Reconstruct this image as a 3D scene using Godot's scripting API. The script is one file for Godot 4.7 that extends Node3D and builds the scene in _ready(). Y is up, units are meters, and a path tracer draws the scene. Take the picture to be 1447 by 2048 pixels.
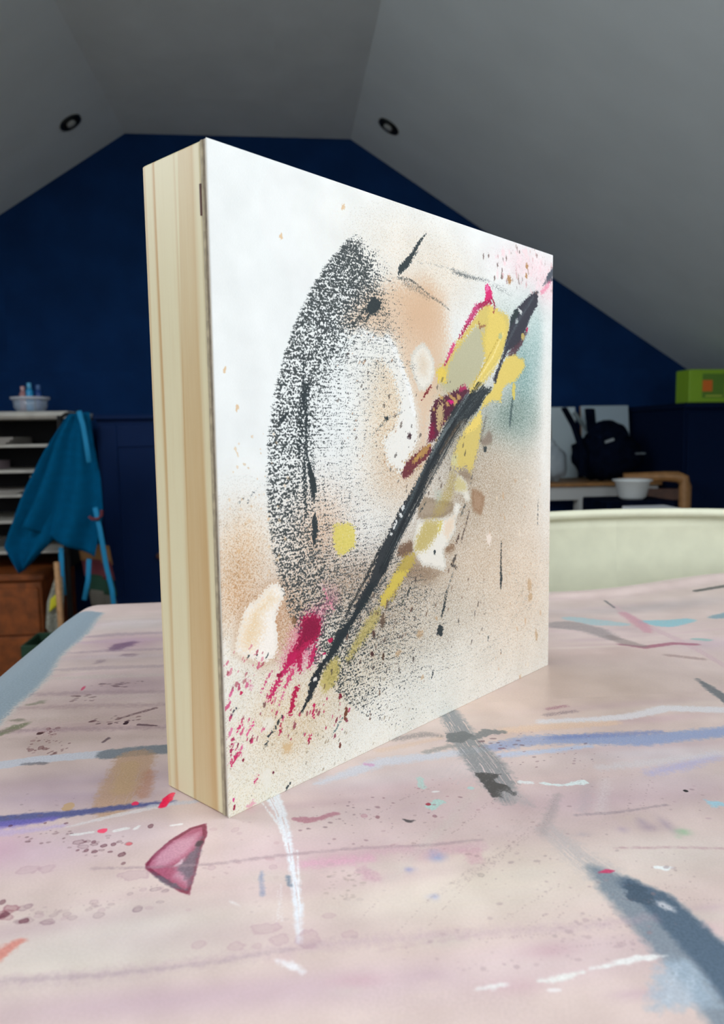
extends Node3D
# A painted wooden art panel stands on a paint-stained table in an attic studio with a navy gable wall.
# Metres; the room runs along z, the gable wall is at z = -3.8, the window wall behind the viewer at z = 1.6.

const LEFT := -2.4
const RIGHT := 2.4
const BACK := -3.8
const FRONT := 1.6
const CEIL := 2.404
const CREASE_L := -0.711
const CREASE_R := 0.353
const RISE_L := 0.647
const RISE_R := 0.634
const TABLE := 0.75
const ROOF_X0 := 0.40                  # roof windows: how far from the crease they begin and end
const ROOF_X1 := 1.10
const ROOF_Z := [Vector2(-0.8, 0.4), Vector2(-1.75, -0.55)]   # right, left
const WIN := Rect2(-1.0, 0.75, 2.1, 1.1)

var used := {}

func _ready() -> void:
	# ---- camera, sky, light, exposure
	var cam := Camera3D.new()
	cam.name = "camera"
	cam.position = Vector3(0, 0.9839, 0)
	cam.rotation = Vector3(-0.10363, -0.10090, -0.01381)
	cam.near = 0.02
	cam.far = 60.0
	var lens := CameraAttributesPhysical.new()
	lens.frustum_focal_length = 17.6522
	lens.frustum_near = 0.02
	lens.frustum_far = 60.0
	lens.exposure_aperture = 6.0
	lens.frustum_focus_distance = 0.56
	cam.attributes = lens
	add_child(cam)
	cam.current = true
	var env := Environment.new()
	env.background_mode = Environment.BG_SKY
	var sky := Sky.new()
	var air := ProceduralSkyMaterial.new()
	air.sky_top_color = Color(0.62, 0.68, 0.76)
	air.sky_horizon_color = Color(0.82, 0.85, 0.88)
	air.ground_bottom_color = Color(0.30, 0.30, 0.28)
	air.ground_horizon_color = Color(0.55, 0.56, 0.56)
	air.sky_energy_multiplier = 2.0
	sky.sky_material = air
	env.sky = sky
	env.tonemap_mode = Environment.TONE_MAPPER_LINEAR
	env.tonemap_exposure = 1.02
	env.sdfgi_enabled = true
	env.ssao_enabled = true
	env.ssil_enabled = true
	var we := WorldEnvironment.new()
	we.name = "surroundings"
	we.environment = env
	add_child(we)
	var day := AreaLight3D.new()          # daylight through the window in the wall behind the viewer
	day.name = "window_daylight"
	day.area_size = Vector2(WIN.size.x - 0.14, WIN.size.y - 0.14)
	day.position = Vector3(WIN.get_center().x, WIN.get_center().y, FRONT - 0.02)
	day.light_color = Color(1.0, 0.995, 0.985)
	day.light_energy = 1.4
	day.area_range = 14.0
	day.area_attenuation = 2.0
	day.shadow_enabled = true
	add_child(day)

	for side: float in [1.0, -1.0]:       # daylight through the roof windows, one in each slope
		var roof := AreaLight3D.new()
		roof.name = "roof_window_daylight" if side > 0.0 else "roof_window_daylight_001"
		roof.area_size = Vector2((ROOF_X1 - ROOF_X0) * 1.184 - 0.14, 1.2 - 0.14)
		roof.transform = roof_frame(side) * Transform3D(Basis(Vector3.RIGHT, -PI / 2.0), Vector3(0, -0.02, 0))
		roof.light_color = Color(0.985, 0.995, 0.995)
		roof.light_energy = 1.25 if side > 0.0 else 2.3
		roof.area_range = 14.0
		roof.area_attenuation = 2.0
		roof.shadow_enabled = true
		add_child(roof)

	room()
	work_table()
	art_panel()
	cream_chair()
	left_corner()
	right_corner()
	downlights()

# ------------------------------------------------------------------ naming and small helpers
func numbered(called: String) -> String:
	used[called] = used.get(called, -1) + 1
	return called if used[called] == 0 else "%s_%03d" % [called, used[called]]

func thing(called: String, label: String, category: String, at := Vector3.ZERO, turn := 0.0, group := "") -> Node3D:
	var o := Node3D.new()
	o.name = numbered(called)
	add_child(o)
	o.position = at
	o.rotation.y = turn
	tag(o, label, category, group)
	return o

func tag(o: Node3D, label: String, category: String, group := "") -> void:
	o.set_meta("label", label)
	o.set_meta("category", category)
	if group: o.set_meta("group", group)

func put(called: String, st: SurfaceTool, m: Material, parent: Node3D = null) -> MeshInstance3D:
	st.generate_normals()
	var o := MeshInstance3D.new()
	o.mesh = st.commit()
	o.mesh.surface_set_material(0, m)
	o.name = called if parent else numbered(called)
	if parent: parent.add_child(o, true)
	else: add_child(o)
	return o

func struct(called: String, st: SurfaceTool, m: Material, parent: Node3D = null) -> MeshInstance3D:
	var o := put(called, st, m, parent)
	if not parent: o.set_meta("kind", "structure")
	return o

func begin(smooth := false) -> SurfaceTool:
	var st := SurfaceTool.new()
	st.begin(Mesh.PRIMITIVE_TRIANGLES)
	st.set_smooth_group(0 if smooth else -1)
	return st

func vert(st: SurfaceTool, p: Vector3, uv: Vector2) -> void:
	st.set_uv(uv)
	st.add_vertex(p)

# a face turned away from "inside", clockwise from outside
func face(st: SurfaceTool, pts: Array, inside: Vector3) -> void:
	var n: Vector3 = (pts[1] - pts[0]).cross(pts[2] - pts[0])
	var order := pts.duplicate()
	if n.dot(pts[0] - inside) > 0.0: order.reverse()
	for k in range(1, order.size() - 1):
		for p: Vector3 in [order[0], order[k], order[k + 1]]:
			var a := n.abs()
			vert(st, p, Vector2(p.z, p.y) if a.x > a.y and a.x > a.z else Vector2(p.x, p.z) if a.y > a.z else Vector2(p.x, p.y))

# a box with chamfered edges
func block(st: SurfaceTool, a: Vector3, b: Vector3, c := 0.002, frame := Transform3D()) -> void:
	var lo := a.min(b)
	var hi := a.max(b)
	c = minf(c, 0.45 * minf(hi.x - lo.x, minf(hi.y - lo.y, hi.z - lo.z)))
	var mid := frame * ((lo + hi) * 0.5)
	var v := func(sx: int, sy: int, sz: int, flat: int) -> Vector3:
		var p := Vector3(hi.x if sx else lo.x, hi.y if sy else lo.y, hi.z if sz else lo.z)
		if flat != 0: p.x += -c if sx else c
		if flat != 1: p.y += -c if sy else c
		if flat != 2: p.z += -c if sz else c
		return frame * p
	for s in 2:
		face(st, [v.call(s, 0, 0, 0), v.call(s, 1, 0, 0), v.call(s, 1, 1, 0), v.call(s, 0, 1, 0)], mid)
		face(st, [v.call(0, s, 0, 1), v.call(1, s, 0, 1), v.call(1, s, 1, 1), v.call(0, s, 1, 1)], mid)
		face(st, [v.call(0, 0, s, 2), v.call(1, 0, s, 2), v.call(1, 1, s, 2), v.call(0, 1, s, 2)], mid)
		for t in 2:
			face(st, [v.call(s, t, 0, 0), v.call(s, t, 1, 0), v.call(s, t, 1, 1), v.call(s, t, 0, 1)], mid)
			face(st, [v.call(s, 0, t, 0), v.call(s, 1, t, 0), v.call(s, 1, t, 2), v.call(s, 0, t, 2)], mid)
			face(st, [v.call(0, s, t, 1), v.call(1, s, t, 1), v.call(1, s, t, 2), v.call(0, s, t, 2)], mid)
			for u in 2:
				face(st, [v.call(s, t, u, 0), v.call(s, t, u, 1), v.call(s, t, u, 2)], mid)

func box(called: String, a: Vector3, b: Vector3, m: Material, parent: Node3D, c := 0.002, frame := Transform3D()) -> MeshInstance3D:
	var st := begin()
	block(st, a, b, c, frame)
	return put(called, st, m, parent)

# an outline in x and y drawn out along z
func prism(st: SurfaceTool, outline: PackedVector2Array, z0: float, z1: float) -> void:
	var ids := Geometry2D.triangulate_polygon(outline)
	var mid := Vector2.ZERO
	for p in outline: mid += p / outline.size()
	var core := Vector3(mid.x, mid.y, (z0 + z1) * 0.5)
	for k in range(0, ids.size(), 3):
		for z: float in [z0, z1]:
			face(st, [Vector3(outline[ids[k]].x, outline[ids[k]].y, z), Vector3(outline[ids[k + 1]].x, outline[ids[k + 1]].y, z), Vector3(outline[ids[k + 2]].x, outline[ids[k + 2]].y, z)], core)
	for k in outline.size():
		var p := outline[k]
		var q := outline[(k + 1) % outline.size()]
		face(st, [Vector3(p.x, p.y, z0), Vector3(q.x, q.y, z0), Vector3(q.x, q.y, z1), Vector3(p.x, p.y, z1)], core)

# a round bar along points; radii one for all or one each; flat squashes it across
func bar(st: SurfaceTool, pts: Array, r, sides := 10, flat := 1.0) -> void:
	var rings := []
	for k in pts.size():
		var t: Vector3 = (pts[mini(k + 1, pts.size() - 1)] - pts[maxi(k - 1, 0)]).normalized()
		var side := t.cross(Vector3.UP if absf(t.y) < 0.9 else Vector3.BACK).normalized()
		var up := side.cross(t).normalized()
		var rad: float = r[k] if r is Array else r
		var ring := []
		for j in sides:
			var a := TAU * j / sides
			ring.append(pts[k] + side * cos(a) * rad + up * sin(a) * rad * flat)
		rings.append(ring)
	for k in rings.size() - 1:
		for j in sides:
			face(st, [rings[k][j], rings[k][(j + 1) % sides], rings[k + 1][(j + 1) % sides], rings[k + 1][j]], (pts[k] + pts[k + 1]) * 0.5)
	face(st, rings[0], pts[1])
	face(st, rings[-1], pts[-2])

# a turned shape: profile of (radius, height) round the y axis at "at"
func turned(st: SurfaceTool, profile: Array, at := Vector3.ZERO, sides := 28) -> void:
	for k in profile.size() - 1:
		var p: Vector2 = profile[k]
		var q: Vector2 = profile[k + 1]
		for j in sides:
			var a := TAU * j / sides
			var b := TAU * (j + 1) / sides
			var quad := [at + Vector3(cos(a) * p.x, p.y, sin(a) * p.x), at + Vector3(cos(b) * p.x, p.y, sin(b) * p.x), at + Vector3(cos(b) * q.x, q.y, sin(b) * q.x), at + Vector3(cos(a) * q.x, q.y, sin(a) * q.x)]
			for i: int in [0, 1, 2, 0, 2, 3]:
				vert(st, quad[i], Vector2(float(j) / sides, quad[i].y))

# a sheet with thickness from rows of points; "deep" is the offset of its other face
func sheet(st: SurfaceTool, rows: Array, deep: Vector3) -> void:
	var n := rows.size()
	var m: int = rows[0].size()
	for layer in 2:
		var off := deep * layer
		for i in n - 1:
			for j in m - 1:
				var q := [rows[i][j] + off, rows[i][j + 1] + off, rows[i + 1][j + 1] + off, rows[i + 1][j] + off]
				if layer: q.reverse()
				for k: int in [0, 1, 2, 0, 2, 3]:
					vert(st, q[k], Vector2(float(j) / m, float(i) / n))
	var edge := []
	for j in m: edge.append(rows[0][j])
	for i in range(1, n): edge.append(rows[i][m - 1])
	for j in range(m - 2, -1, -1): edge.append(rows[n - 1][j])
	for i in range(n - 2, 0, -1): edge.append(rows[i][0])
	for k in edge.size():
		var a: Vector3 = edge[k]
		var b: Vector3 = edge[(k + 1) % edge.size()]
		for p: Vector3 in [a, a + deep, b + deep, a, b + deep, b]:
			vert(st, p, Vector2(0, 0))

# rows of points between a left and a right border, billowing across
func cloth_rows(lefts: Array, rights: Array, rows_n: int, cols: int, swell: float, waves: float, seed_: float) -> Array:
	var rows := []
	for i in rows_n:
		var v := float(i) / (rows_n - 1) * (lefts.size() - 1)
		var k := mini(int(v), lefts.size() - 2)
		var l: Vector3 = lefts[k].lerp(lefts[k + 1], v - k)
		var r: Vector3 = rights[k].lerp(rights[k + 1], v - k)
		var row := []
		for j in cols:
			var u := float(j) / (cols - 1)
			var grow := float(i) / rows_n
			row.append(l.lerp(r, u) + Vector3(0, 0, swell * (0.3 + grow) * sin(u * waves * PI + seed_ + grow * 0.8)))
		rows.append(row)
	return rows

# ------------------------------------------------------------------ materials
func paint(c: Color, rough := 0.7, sheen := 0.5) -> StandardMaterial3D:
	var m := StandardMaterial3D.new()
	m.albedo_color = c
	m.roughness = rough
	m.metallic_specular = sheen
	return m

func mottled(c: Color, by: float, size: float, rough := 0.8, seed_ := 3) -> StandardMaterial3D:
	var m := paint(c, rough)
	var n := FastNoiseLite.new()
	n.seed = seed_
	n.frequency = 0.02
	n.fractal_octaves = 4
	var im := n.get_image(256, 256, false, false, true)
	im.convert(Image.FORMAT_RGB8)
	var d := im.get_data()
	for i in d.size():
		d[i] = clampi(int(255.0 - by * (255 - d[i])), 0, 255)
	m.albedo_texture = ImageTexture.create_from_image(Image.create_from_data(256, 256, false, Image.FORMAT_RGB8, d))
	m.uv1_triplanar = true
	m.uv1_world_triplanar = true
	m.uv1_scale = Vector3.ONE / size
	return m

func metal(c: Color, rough := 0.35) -> StandardMaterial3D:
	var m := paint(c, rough)
	m.metallic = 0.8
	return m

# long grain: [centre, half width, bend, strength] bands across u, running along v
func grained(pale: Color, dark: Color, bands: Array, w: int, h: int, seed_: int, rough := 0.5) -> StandardMaterial3D:
	var fine := Sheet.grain(w, h, 0.12, seed_, Vector2(1, 24), 2)
	var slow := Sheet.grain(w, h, 0.02, seed_ + 1, Vector2(1, 8), 2)
	var d := PackedByteArray()
	d.resize(w * h * 3)
	for y in h:
		var v := float(y) / h
		var mids := []
		for q: Array in bands:
			var c: float = q[0] + q[2] * v + 0.012 * sin(v * 7.0 + q[0] * 20.0)
			mids.append(Vector3(c, q[1] * (0.7 + 0.6 * v), q[3] * (0.75 + 0.25 * sin(v * 5.0 + q[0] * 31.0))))
		for x in w:
			var u := float(x) / w
			var t := 0.0
			for q: Vector3 in mids:
				var e := (u - q.x) / q.y
				# early wood shades in slowly on one side, late wood stops sharply on the other
				if q.y > 0.1:   # a broad zone of late wood
					t += q.z * smoothstep(-1.08, -1.0, e) * (1.0 - smoothstep(0.75, 1.1, e))
				else:
					t += q.z * (exp(-e * e * 0.8) if e < 0.0 else exp(-e * e * 3.0))
			var p := y * w + x
			t = clampf(t + (fine[p] - 127) * 0.00025 + (slow[p] - 127) * 0.0003, 0.0, 1.0)
			var c := pale.lerp(dark, t)
			d[3 * p] = int(c.r * 255.0)
			d[3 * p + 1] = int(c.g * 255.0)
			d[3 * p + 2] = int(c.b * 255.0)
	var m := paint(Color.WHITE, rough, 0.4)
	m.albedo_texture = ImageTexture.create_from_image(Image.create_from_data(w, h, false, Image.FORMAT_RGB8, d))
	m.texture_repeat = false
	return m

# ------------------------------------------------------------------ paint: a sheet of colour that brush marks are laid on
class Sheet:
	var w: int
	var h: int
	var ox: float
	var oy: float
	var s: float                      # pixels per unit
	var d: PackedByteArray
	var nf: PackedByteArray           # fine, middle and coarse grain
	var nm: PackedByteArray
	var nc: PackedByteArray
	var tear := 0.002                 # how far the fine grain tears an edge
	var wave := 0.010                 # and the middle grain
	var rng := RandomNumberGenerator.new()

	static func grain(w_: int, h_: int, freq: float, seed_: int, stretch := Vector2.ONE, oct := 2, kind := FastNoiseLite.TYPE_SIMPLEX) -> PackedByteArray:
		var n := FastNoiseLite.new()
		n.noise_type = kind
		n.seed = seed_
		n.frequency = freq
		n.fractal_octaves = oct
		var im := n.get_image(maxi(8, int(w_ / stretch.x)), maxi(8, int(h_ / stretch.y)), false, false, true)
		if stretch != Vector2.ONE:
			im.resize(w_, h_, Image.INTERPOLATE_CUBIC)
		im.convert(Image.FORMAT_L8)
		return im.get_data()

	func _init(w_: int, h_: int, ox_: float, oy_: float, s_: float, fine: float, mid: float, coarse: float, seed_: int, kind := FastNoiseLite.TYPE_SIMPLEX) -> void:
		w = w_; h = h_; ox = ox_; oy = oy_; s = s_
		rng.seed = seed_
		nf = grain(w, h, fine, seed_, Vector2.ONE, 3, kind)
		nm = grain(w, h, mid, seed_ + 1, Vector2.ONE, 3)
		nc = grain(w, h, coarse, seed_ + 2, Vector2(4, 4), 3)
		d = PackedByteArray()
		d.resize(w * h * 3)

	func image() -> Image:
		return Image.create_from_data(w, h, false, Image.FORMAT_RGB8, d)

	# soft washes [x, y, rx, ry, angle, r, g, b, strength] over a ground colour, broken up by the grain
	func washes(ground: Color, list: Array, grain_by: float, tone: float, grit: float) -> void:
		var lw := 224
		var lh := maxi(8, int(224.0 * h / w))
		var low := Image.create(lw, lh, false, Image.FORMAT_RGBF)
		for y in lh:
			for x in lw:
				low.set_pixel(x, y, ground)
		for q: Array in list:
			var c := Color8(int(q[5]), int(q[6]), int(q[7]))
			var ca := cos(float(q[4]))
			var sa := sin(float(q[4]))
			var reach := 2.6 * maxf(q[2], q[3])
			var kx := lw / (w / s)
			var x0 := clampi(int((q[0] - reach - ox) * kx), 0, lw)
			var x1 := clampi(int((q[0] + reach - ox) * kx) + 1, 0, lw)
			var y0 := clampi(int((q[1] - reach - oy) * kx), 0, lh)
			var y1 := clampi(int((q[1] + reach - oy) * kx) + 1, 0, lh)
			for y in range(y0, y1):
				for x in range(x0, x1):
					var dx: float = x / kx + ox - q[0]
					var dy: float = y / kx + oy - q[1]
					var a: float = (dx * ca + dy * sa) / q[2]
					var b: float = (dy * ca - dx * sa) / q[3]
					var k: float = q[8] * exp(-(a * a + b * b))
					if k > 0.01:
						low.set_pixel(x, y, low.get_pixel(x, y).lerp(c, k))
		low.resize(w, h, Image.INTERPOLATE_BILINEAR)
		low.convert(Image.FORMAT_RGB8)
		var f := low.get_data()
		var gr := ground.r * 255.0
		var gg := ground.g * 255.0
		var gb := ground.b * 255.0
		var i := 0
		for p in w * h:
			# grit: where paint was sprayed thin, the tooth of the ground shows through as flecks
			var k := clampf((nf[p] * 0.65 + nm[p] * 0.35 - 95.0) / 64.0, 0.0, 1.0)
			var g := lerpf(1.0 - grain_by, 1.0 + grain_by * 0.35, k)
			var away := absf(f[i] - gr) + absf(f[i + 1] - gg) + absf(f[i + 2] - gb)
			var t := tone * (nc[p] - 127.0 + (nf[p] - 127.0) * 0.5) - grit * minf(away + (30.0 if away > 12.0 else 0.0), 90.0) * maxf(0.0, nf[p] - 150.0) * 0.011
			d[i] = clampi(int(gr + (f[i] - gr) * g + t), 0, 255)
			d[i + 1] = clampi(int(gg + (f[i + 1] - gg) * g + t), 0, 255)
			d[i + 2] = clampi(int(gb + (f[i + 2] - gb) * g + t), 0, 255)
			i += 3

	# a filled outline. soft, rough in units; dry 0..1 leaves gaps where the grain is low; rim darkens its border
	func blob(flat: Array, c: Color, alpha: float, soft: float, rough: float, dry := 0.0, rim := 0.0) -> void:
		var n := flat.size() / 2
		var px := PackedFloat32Array()
		var py := PackedFloat32Array()
		var bx0 := 1e9; var by0 := 1e9; var bx1 := -1e9; var by1 := -1e9
		for k in n:
			var x: float = (flat[2 * k] - ox) * s
			var y: float = (flat[2 * k + 1] - oy) * s
			px.append(x); py.append(y)
			bx0 = minf(bx0, x); bx1 = maxf(bx1, x); by0 = minf(by0, y); by1 = maxf(by1, y)
		var so := maxf(soft * s, 1.0)
		var ro := rough * s
		var grow := so + ro + 2.0
		var x0 := clampi(int(bx0 - grow), 0, w); var x1 := clampi(int(bx1 + grow) + 1, 0, w)
		var y0 := clampi(int(by0 - grow), 0, h); var y1 := clampi(int(by1 + grow) + 1, 0, h)
		if x1 <= x0 or y1 <= y0:
			return
		var st := 4
		var gw := (x1 - x0) / st + 2
		var gh := (y1 - y0) / st + 2
		var grid := PackedFloat32Array()
		grid.resize(gw * gh)
		for gy in gh:
			var y := float(y0 + gy * st)
			for gx in gw:
				var x := float(x0 + gx * st)
				var best := 1e12
				var inside := false
				var j := n - 1
				for k in n:
					var ax := px[k]; var ay := py[k]
					var ex := px[j] - ax; var ey := py[j] - ay
					var wx := x - ax; var wy := y - ay
					var t := clampf((wx * ex + wy * ey) / (ex * ex + ey * ey + 1e-9), 0.0, 1.0)
					var qx := wx - ex * t; var qy := wy - ey * t
					var dd := qx * qx + qy * qy
					if dd < best: best = dd
					if (ay > y) != (py[j] > y) and x < ex * (y - ay) / ey + ax:
						inside = not inside
					j = k
				best = sqrt(best)
				grid[gy * gw + gx] = -best if inside else best
		fill(grid, grid, grid, gw, st, x0, y0, x1, y1, c, alpha, so, ro, dry, rim, 0.0)

	# a brush stroke [x, y, width, x, y, width ...]; bristle 0..1 combs it along its length
	func stroke(flat: Array, c: Color, alpha: float, soft: float, rough: float, dry := 0.0, bristle := 0.0) -> void:
		var n := flat.size() / 3
		var px := PackedFloat32Array(); var py := PackedFloat32Array(); var pw := PackedFloat32Array(); var pl := PackedFloat32Array()
		var bx0 := 1e9; var by0 := 1e9; var bx1 := -1e9; var by1 := -1e9
		var run := 0.0
		for k in n:
			var x: float = (flat[3 * k] - ox) * s
			var y: float = (flat[3 * k + 1] - oy) * s
			var r: float = flat[3 * k + 2] * s * 0.5
			if k: run += Vector2(x - px[k - 1], y - py[k - 1]).length()
			px.append(x); py.append(y); pw.append(r); pl.append(run)
			bx0 = minf(bx0, x - r); bx1 = maxf(bx1, x + r); by0 = minf(by0, y - r); by1 = maxf(by1, y + r)
		var so := maxf(soft * s, 1.0)
		var ro := rough * s
		var grow := so + ro + 2.0
		var x0 := clampi(int(bx0 - grow), 0, w); var x1 := clampi(int(bx1 + grow) + 1, 0, w)
		var y0 := clampi(int(by0 - grow), 0, h); var y1 := clampi(int(by1 + grow) + 1, 0, h)
		if x1 <= x0 or y1 <= y0:
			return
		var st := 4
		var gw := (x1 - x0) / st + 2
		var gh := (y1 - y0) / st + 2
		var grid := PackedFloat32Array(); var side := PackedFloat32Array(); var along := PackedFloat32Array()
		grid.resize(gw * gh); side.resize(gw * gh); along.resize(gw * gh)
		for gy in gh:
			var y := float(y0 + gy * st)
			for gx in gw:
				var x := float(x0 + gx * st)
				var best := 1e12
				var bs := 0.0
				var bt := 0.0
				for k in n - 1:
					var ex := px[k + 1] - px[k]; var ey := py[k + 1] - py[k]
					var wx := x - px[k]; var wy := y - py[k]
					var t := clampf((wx * ex + wy * ey) / (ex * ex + ey * ey + 1e-9), 0.0, 1.0)
					var qx := wx - ex * t; var qy := wy - ey * t
					var dd := sqrt(qx * qx + qy * qy) - (pw[k] + (pw[k + 1] - pw[k]) * t)
					if dd < best:
						best = dd
						bs = (wx * ey - wy * ex) / (sqrt(ex * ex + ey * ey) + 1e-6)
						bt = pl[k] + (pl[k + 1] - pl[k]) * t
				grid[gy * gw + gx] = best
				side[gy * gw + gx] = bs
				along[gy * gw + gx] = bt
		fill(grid, side, along, gw, st, x0, y0, x1, y1, c, alpha, so, ro, dry, 0.0, bristle)

	func fill(grid: PackedFloat32Array, side: PackedFloat32Array, along: PackedFloat32Array, gw: int, st: int, x0: int, y0: int, x1: int, y1: int, c: Color, alpha: float, so: float, ro: float, dry: float, rim: float, bristle: float) -> void:
		var cr := c.r8; var cg := c.g8; var cb := c.b8
		var inv := 1.0 / st
		for y in range(y0, y1):
			var fy := (y - y0) * inv
			var gy := int(fy)
			fy -= gy
			for x in range(x0, x1):
				var fx := (x - x0) * inv
				var gx := int(fx)
				fx -= gx
				var at := gy * gw + gx
				var sd := (grid[at] * (1.0 - fx) + grid[at + 1] * fx) * (1.0 - fy) + (grid[at + gw] * (1.0 - fx) + grid[at + gw + 1] * fx) * fy
				if sd > so + ro:
					continue
				var p := y * w + x
				sd += ro * ((nm[p] - 127) * wave + (nf[p] - 127) * tear)
				var m := 0.5 - sd / so
				if m <= 0.0:
					continue
				if m > 1.0: m = 1.0
				if dry > 0.0:
					m *= clampf((nf[p] * 0.0028 + nm[p] * 0.0011 - dry) * 6.0 + 0.5, 0.0, 1.0)
				if bristle > 0.0:
					var q := int(absf(side[at] * (1.0 - fx) + side[at + 1] * fx + 300.0) * 1.0) % w
					var r := int(along[at] * 0.035) % h
					m *= clampf((nf[r * w + q] * 0.0039 - bristle) * 5.0 + 0.5, 0.0, 1.0)
				var a := m * alpha
				var i := p * 3
				var j := (nf[p] - 127) * 0.10
				if rim > 0.0 and sd > -so * 2.5:
					j -= rim * 60.0
				d[i] = clampi(int(d[i] + (cr + j - d[i]) * a), 0, 255)
				d[i + 1] = clampi(int(d[i + 1] + (cg + j - d[i + 1]) * a), 0, 255)
				d[i + 2] = clampi(int(d[i + 2] + (cb + j - d[i + 2]) * a), 0, 255)

	# one drop: an ellipse with a torn edge; ring > 0 leaves only its border dark
	func drop(x_: float, y_: float, rx: float, ry: float, turn: float, c: Color, alpha: float, ring := 0.0) -> void:
		var cx := (x_ - ox) * s
		var cy := (y_ - oy) * s
		var a := maxf(rx * s, 0.6)
		var b := maxf(ry * s, 0.6)
		var reach := maxf(a, b) * 1.4 + 1.5
		if cx + reach < 0.0 or cy + reach < 0.0 or cx - reach > w or cy - reach > h:
			return
		var ca := cos(turn); var sa := sin(turn)
		for y in range(clampi(int(cy - reach), 0, h), clampi(int(cy + reach) + 1, 0, h)):
			for x in range(clampi(int(cx - reach), 0, w), clampi(int(cx + reach) + 1, 0, w)):
				var dx := x - cx; var dy := y - cy
				var u := (dx * ca + dy * sa) / a
				var v := (dy * ca - dx * sa) / b
				var p := y * w + x
				var q := sqrt(u * u + v * v) + (nm[p] - 127) * wave * 0.5
				var m := clampf((1.0 - q) * minf(a, b) * 0.8 + 0.5, 0.0, 1.0)
				if m <= 0.0:
					continue
				if ring > 0.0:
					m *= lerpf(1.0 - ring, 1.0, clampf(1.0 - absf(q - 0.85) * 6.0, 0.0, 1.0))
				var k := m * alpha
				var i := p * 3
				d[i] = int(d[i] + (c.r8 - d[i]) * k)
				d[i + 1] = int(d[i + 1] + (c.g8 - d[i + 1]) * k)
				d[i + 2] = int(d[i + 2] + (c.b8 - d[i + 2]) * k)

	# many drops over an ellipse [x, y, rx, ry], sizes r0..r1, lying along turn and drawn out by long
	func spatter(count: int, x: float, y: float, rx: float, ry: float, r0: float, r1: float, turn: float, long: float, cols: Array, alpha: float, ring := 0.0) -> void:
		for k in count:
			var t := rng.randf() * TAU
			var r := sqrt(rng.randf())
			var size := lerpf(r0, r1, pow(rng.randf(), 2.5))
			var c: Color = cols[rng.randi() % cols.size()]
			drop(x + cos(t) * r * rx, y + sin(t) * r * ry, size * long * rng.randf_range(0.7, 1.3), size, turn + rng.randf_range(-0.25, 0.25), c, alpha * rng.randf_range(0.6, 1.0), ring)

	# the dry circular sweep of a loaded edge: rings of broken colour round a centre, caught on the weave of the ground
	func sweep(cx: float, cy: float, rows: Array) -> void:
		var lines := PackedFloat32Array()
		lines.resize(4096)
		var n := FastNoiseLite.new()
		n.seed = 9
		n.frequency = 0.16
		for k in 4096: lines[k] = n.get_noise_1d(k)
		var across := PackedFloat32Array(); var down := PackedFloat32Array()
		across.resize(h); down.resize(w)
		n.frequency = 0.09
		for k in h: across[k] = n.get_noise_1d(k + 9000)
		for k in w: down[k] = n.get_noise_1d(k + 31000)
		var crumb := grain(w, h, 0.21, 77, Vector2.ONE, 4, FastNoiseLite.TYPE_VALUE_CUBIC)
		var thread := grain(w, h, 0.10, 78, Vector2(5, 1), 2)
		for y in h:
			var v := y / s + oy - cy
			for x in w:
				var u := x / s + ox - cx
				var r2 := u * u + v * v
				if r2 > 3025.0 or r2 < 324.0:
					continue
				var r := sqrt(r2)
				var th := rad_to_deg(atan2(v, u))
				var p := y * w + x
				var re := r + (crumb[p] - 127) * 0.009
				var line := lines[int(r * 44.0) & 4095]
				if th < 0.0:
					# the upper end of the sweep leans back as the ring narrows, and frays
					var end := -128.5 + clampf((54.0 - r) * 0.75, 0.0, 8.3) + clampf((43.0 - r) * 2.0, 0.0, 30.0) + (crumb[p] - 127) * 0.010 + line * 4.5
					if th > end:
						continue
					th += 360.0
				var depth := 54.0 - re
				if depth < 0.0:
					continue
				var best := 0.0
				var tot := 0.0
				for q: Array in rows:
					var wt := maxf(0.0, 1.0 - absf(th - q[0]) / q[1])
					if wt > 0.0:
						var a: float = q[2] if depth < 7.0 else lerpf(q[2], q[3], (depth - 7.0) / 7.0) if depth < 14.0 else lerpf(q[3], q[4], minf((depth - 14.0) / 12.0, 1.0)) * clampf((36.0 - depth) / 8.0, 0.0, 1.0)
						best += wt * a
						tot += wt
				if tot <= 0.0:
					continue
				var dens := best / maxf(tot, 1.0) * clampf(depth / 0.8, 0.5, 1.0)
				var inner := clampf((depth - 7.0) / 9.0, 0.0, 1.0)
				var arcs := clampf((112.0 - th) / 26.0, 0.0, 1.0)
				dens += line * lerpf(lerpf(0.03, 0.17, inner), 0.34, arcs) + across[y] * lerpf(0.10, 0.14, inner) + down[x] * 0.08 * inner + (thread[p] - 127) * 0.0012
				# coarse crumbs at the loaded outer edge, finer ones further in
				var g := lerpf(crumb[p], nf[p], 0.25 + 0.5 * inner) * 0.0039
				var m := clampf((dens - 1.0 + g) * 11.0 + 0.5, 0.0, 1.0)
				if m <= 0.0:
					continue
				m *= lerpf(0.92, 0.42, arcs)
				var i := p * 3
				d[i] = int(d[i] + (50.0 - d[i]) * m)
				d[i + 1] = int(d[i + 1] + (57.0 - d[i + 1]) * m)
				d[i + 2] = int(d[i + 2] + (58.0 - d[i + 2]) * m)


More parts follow.
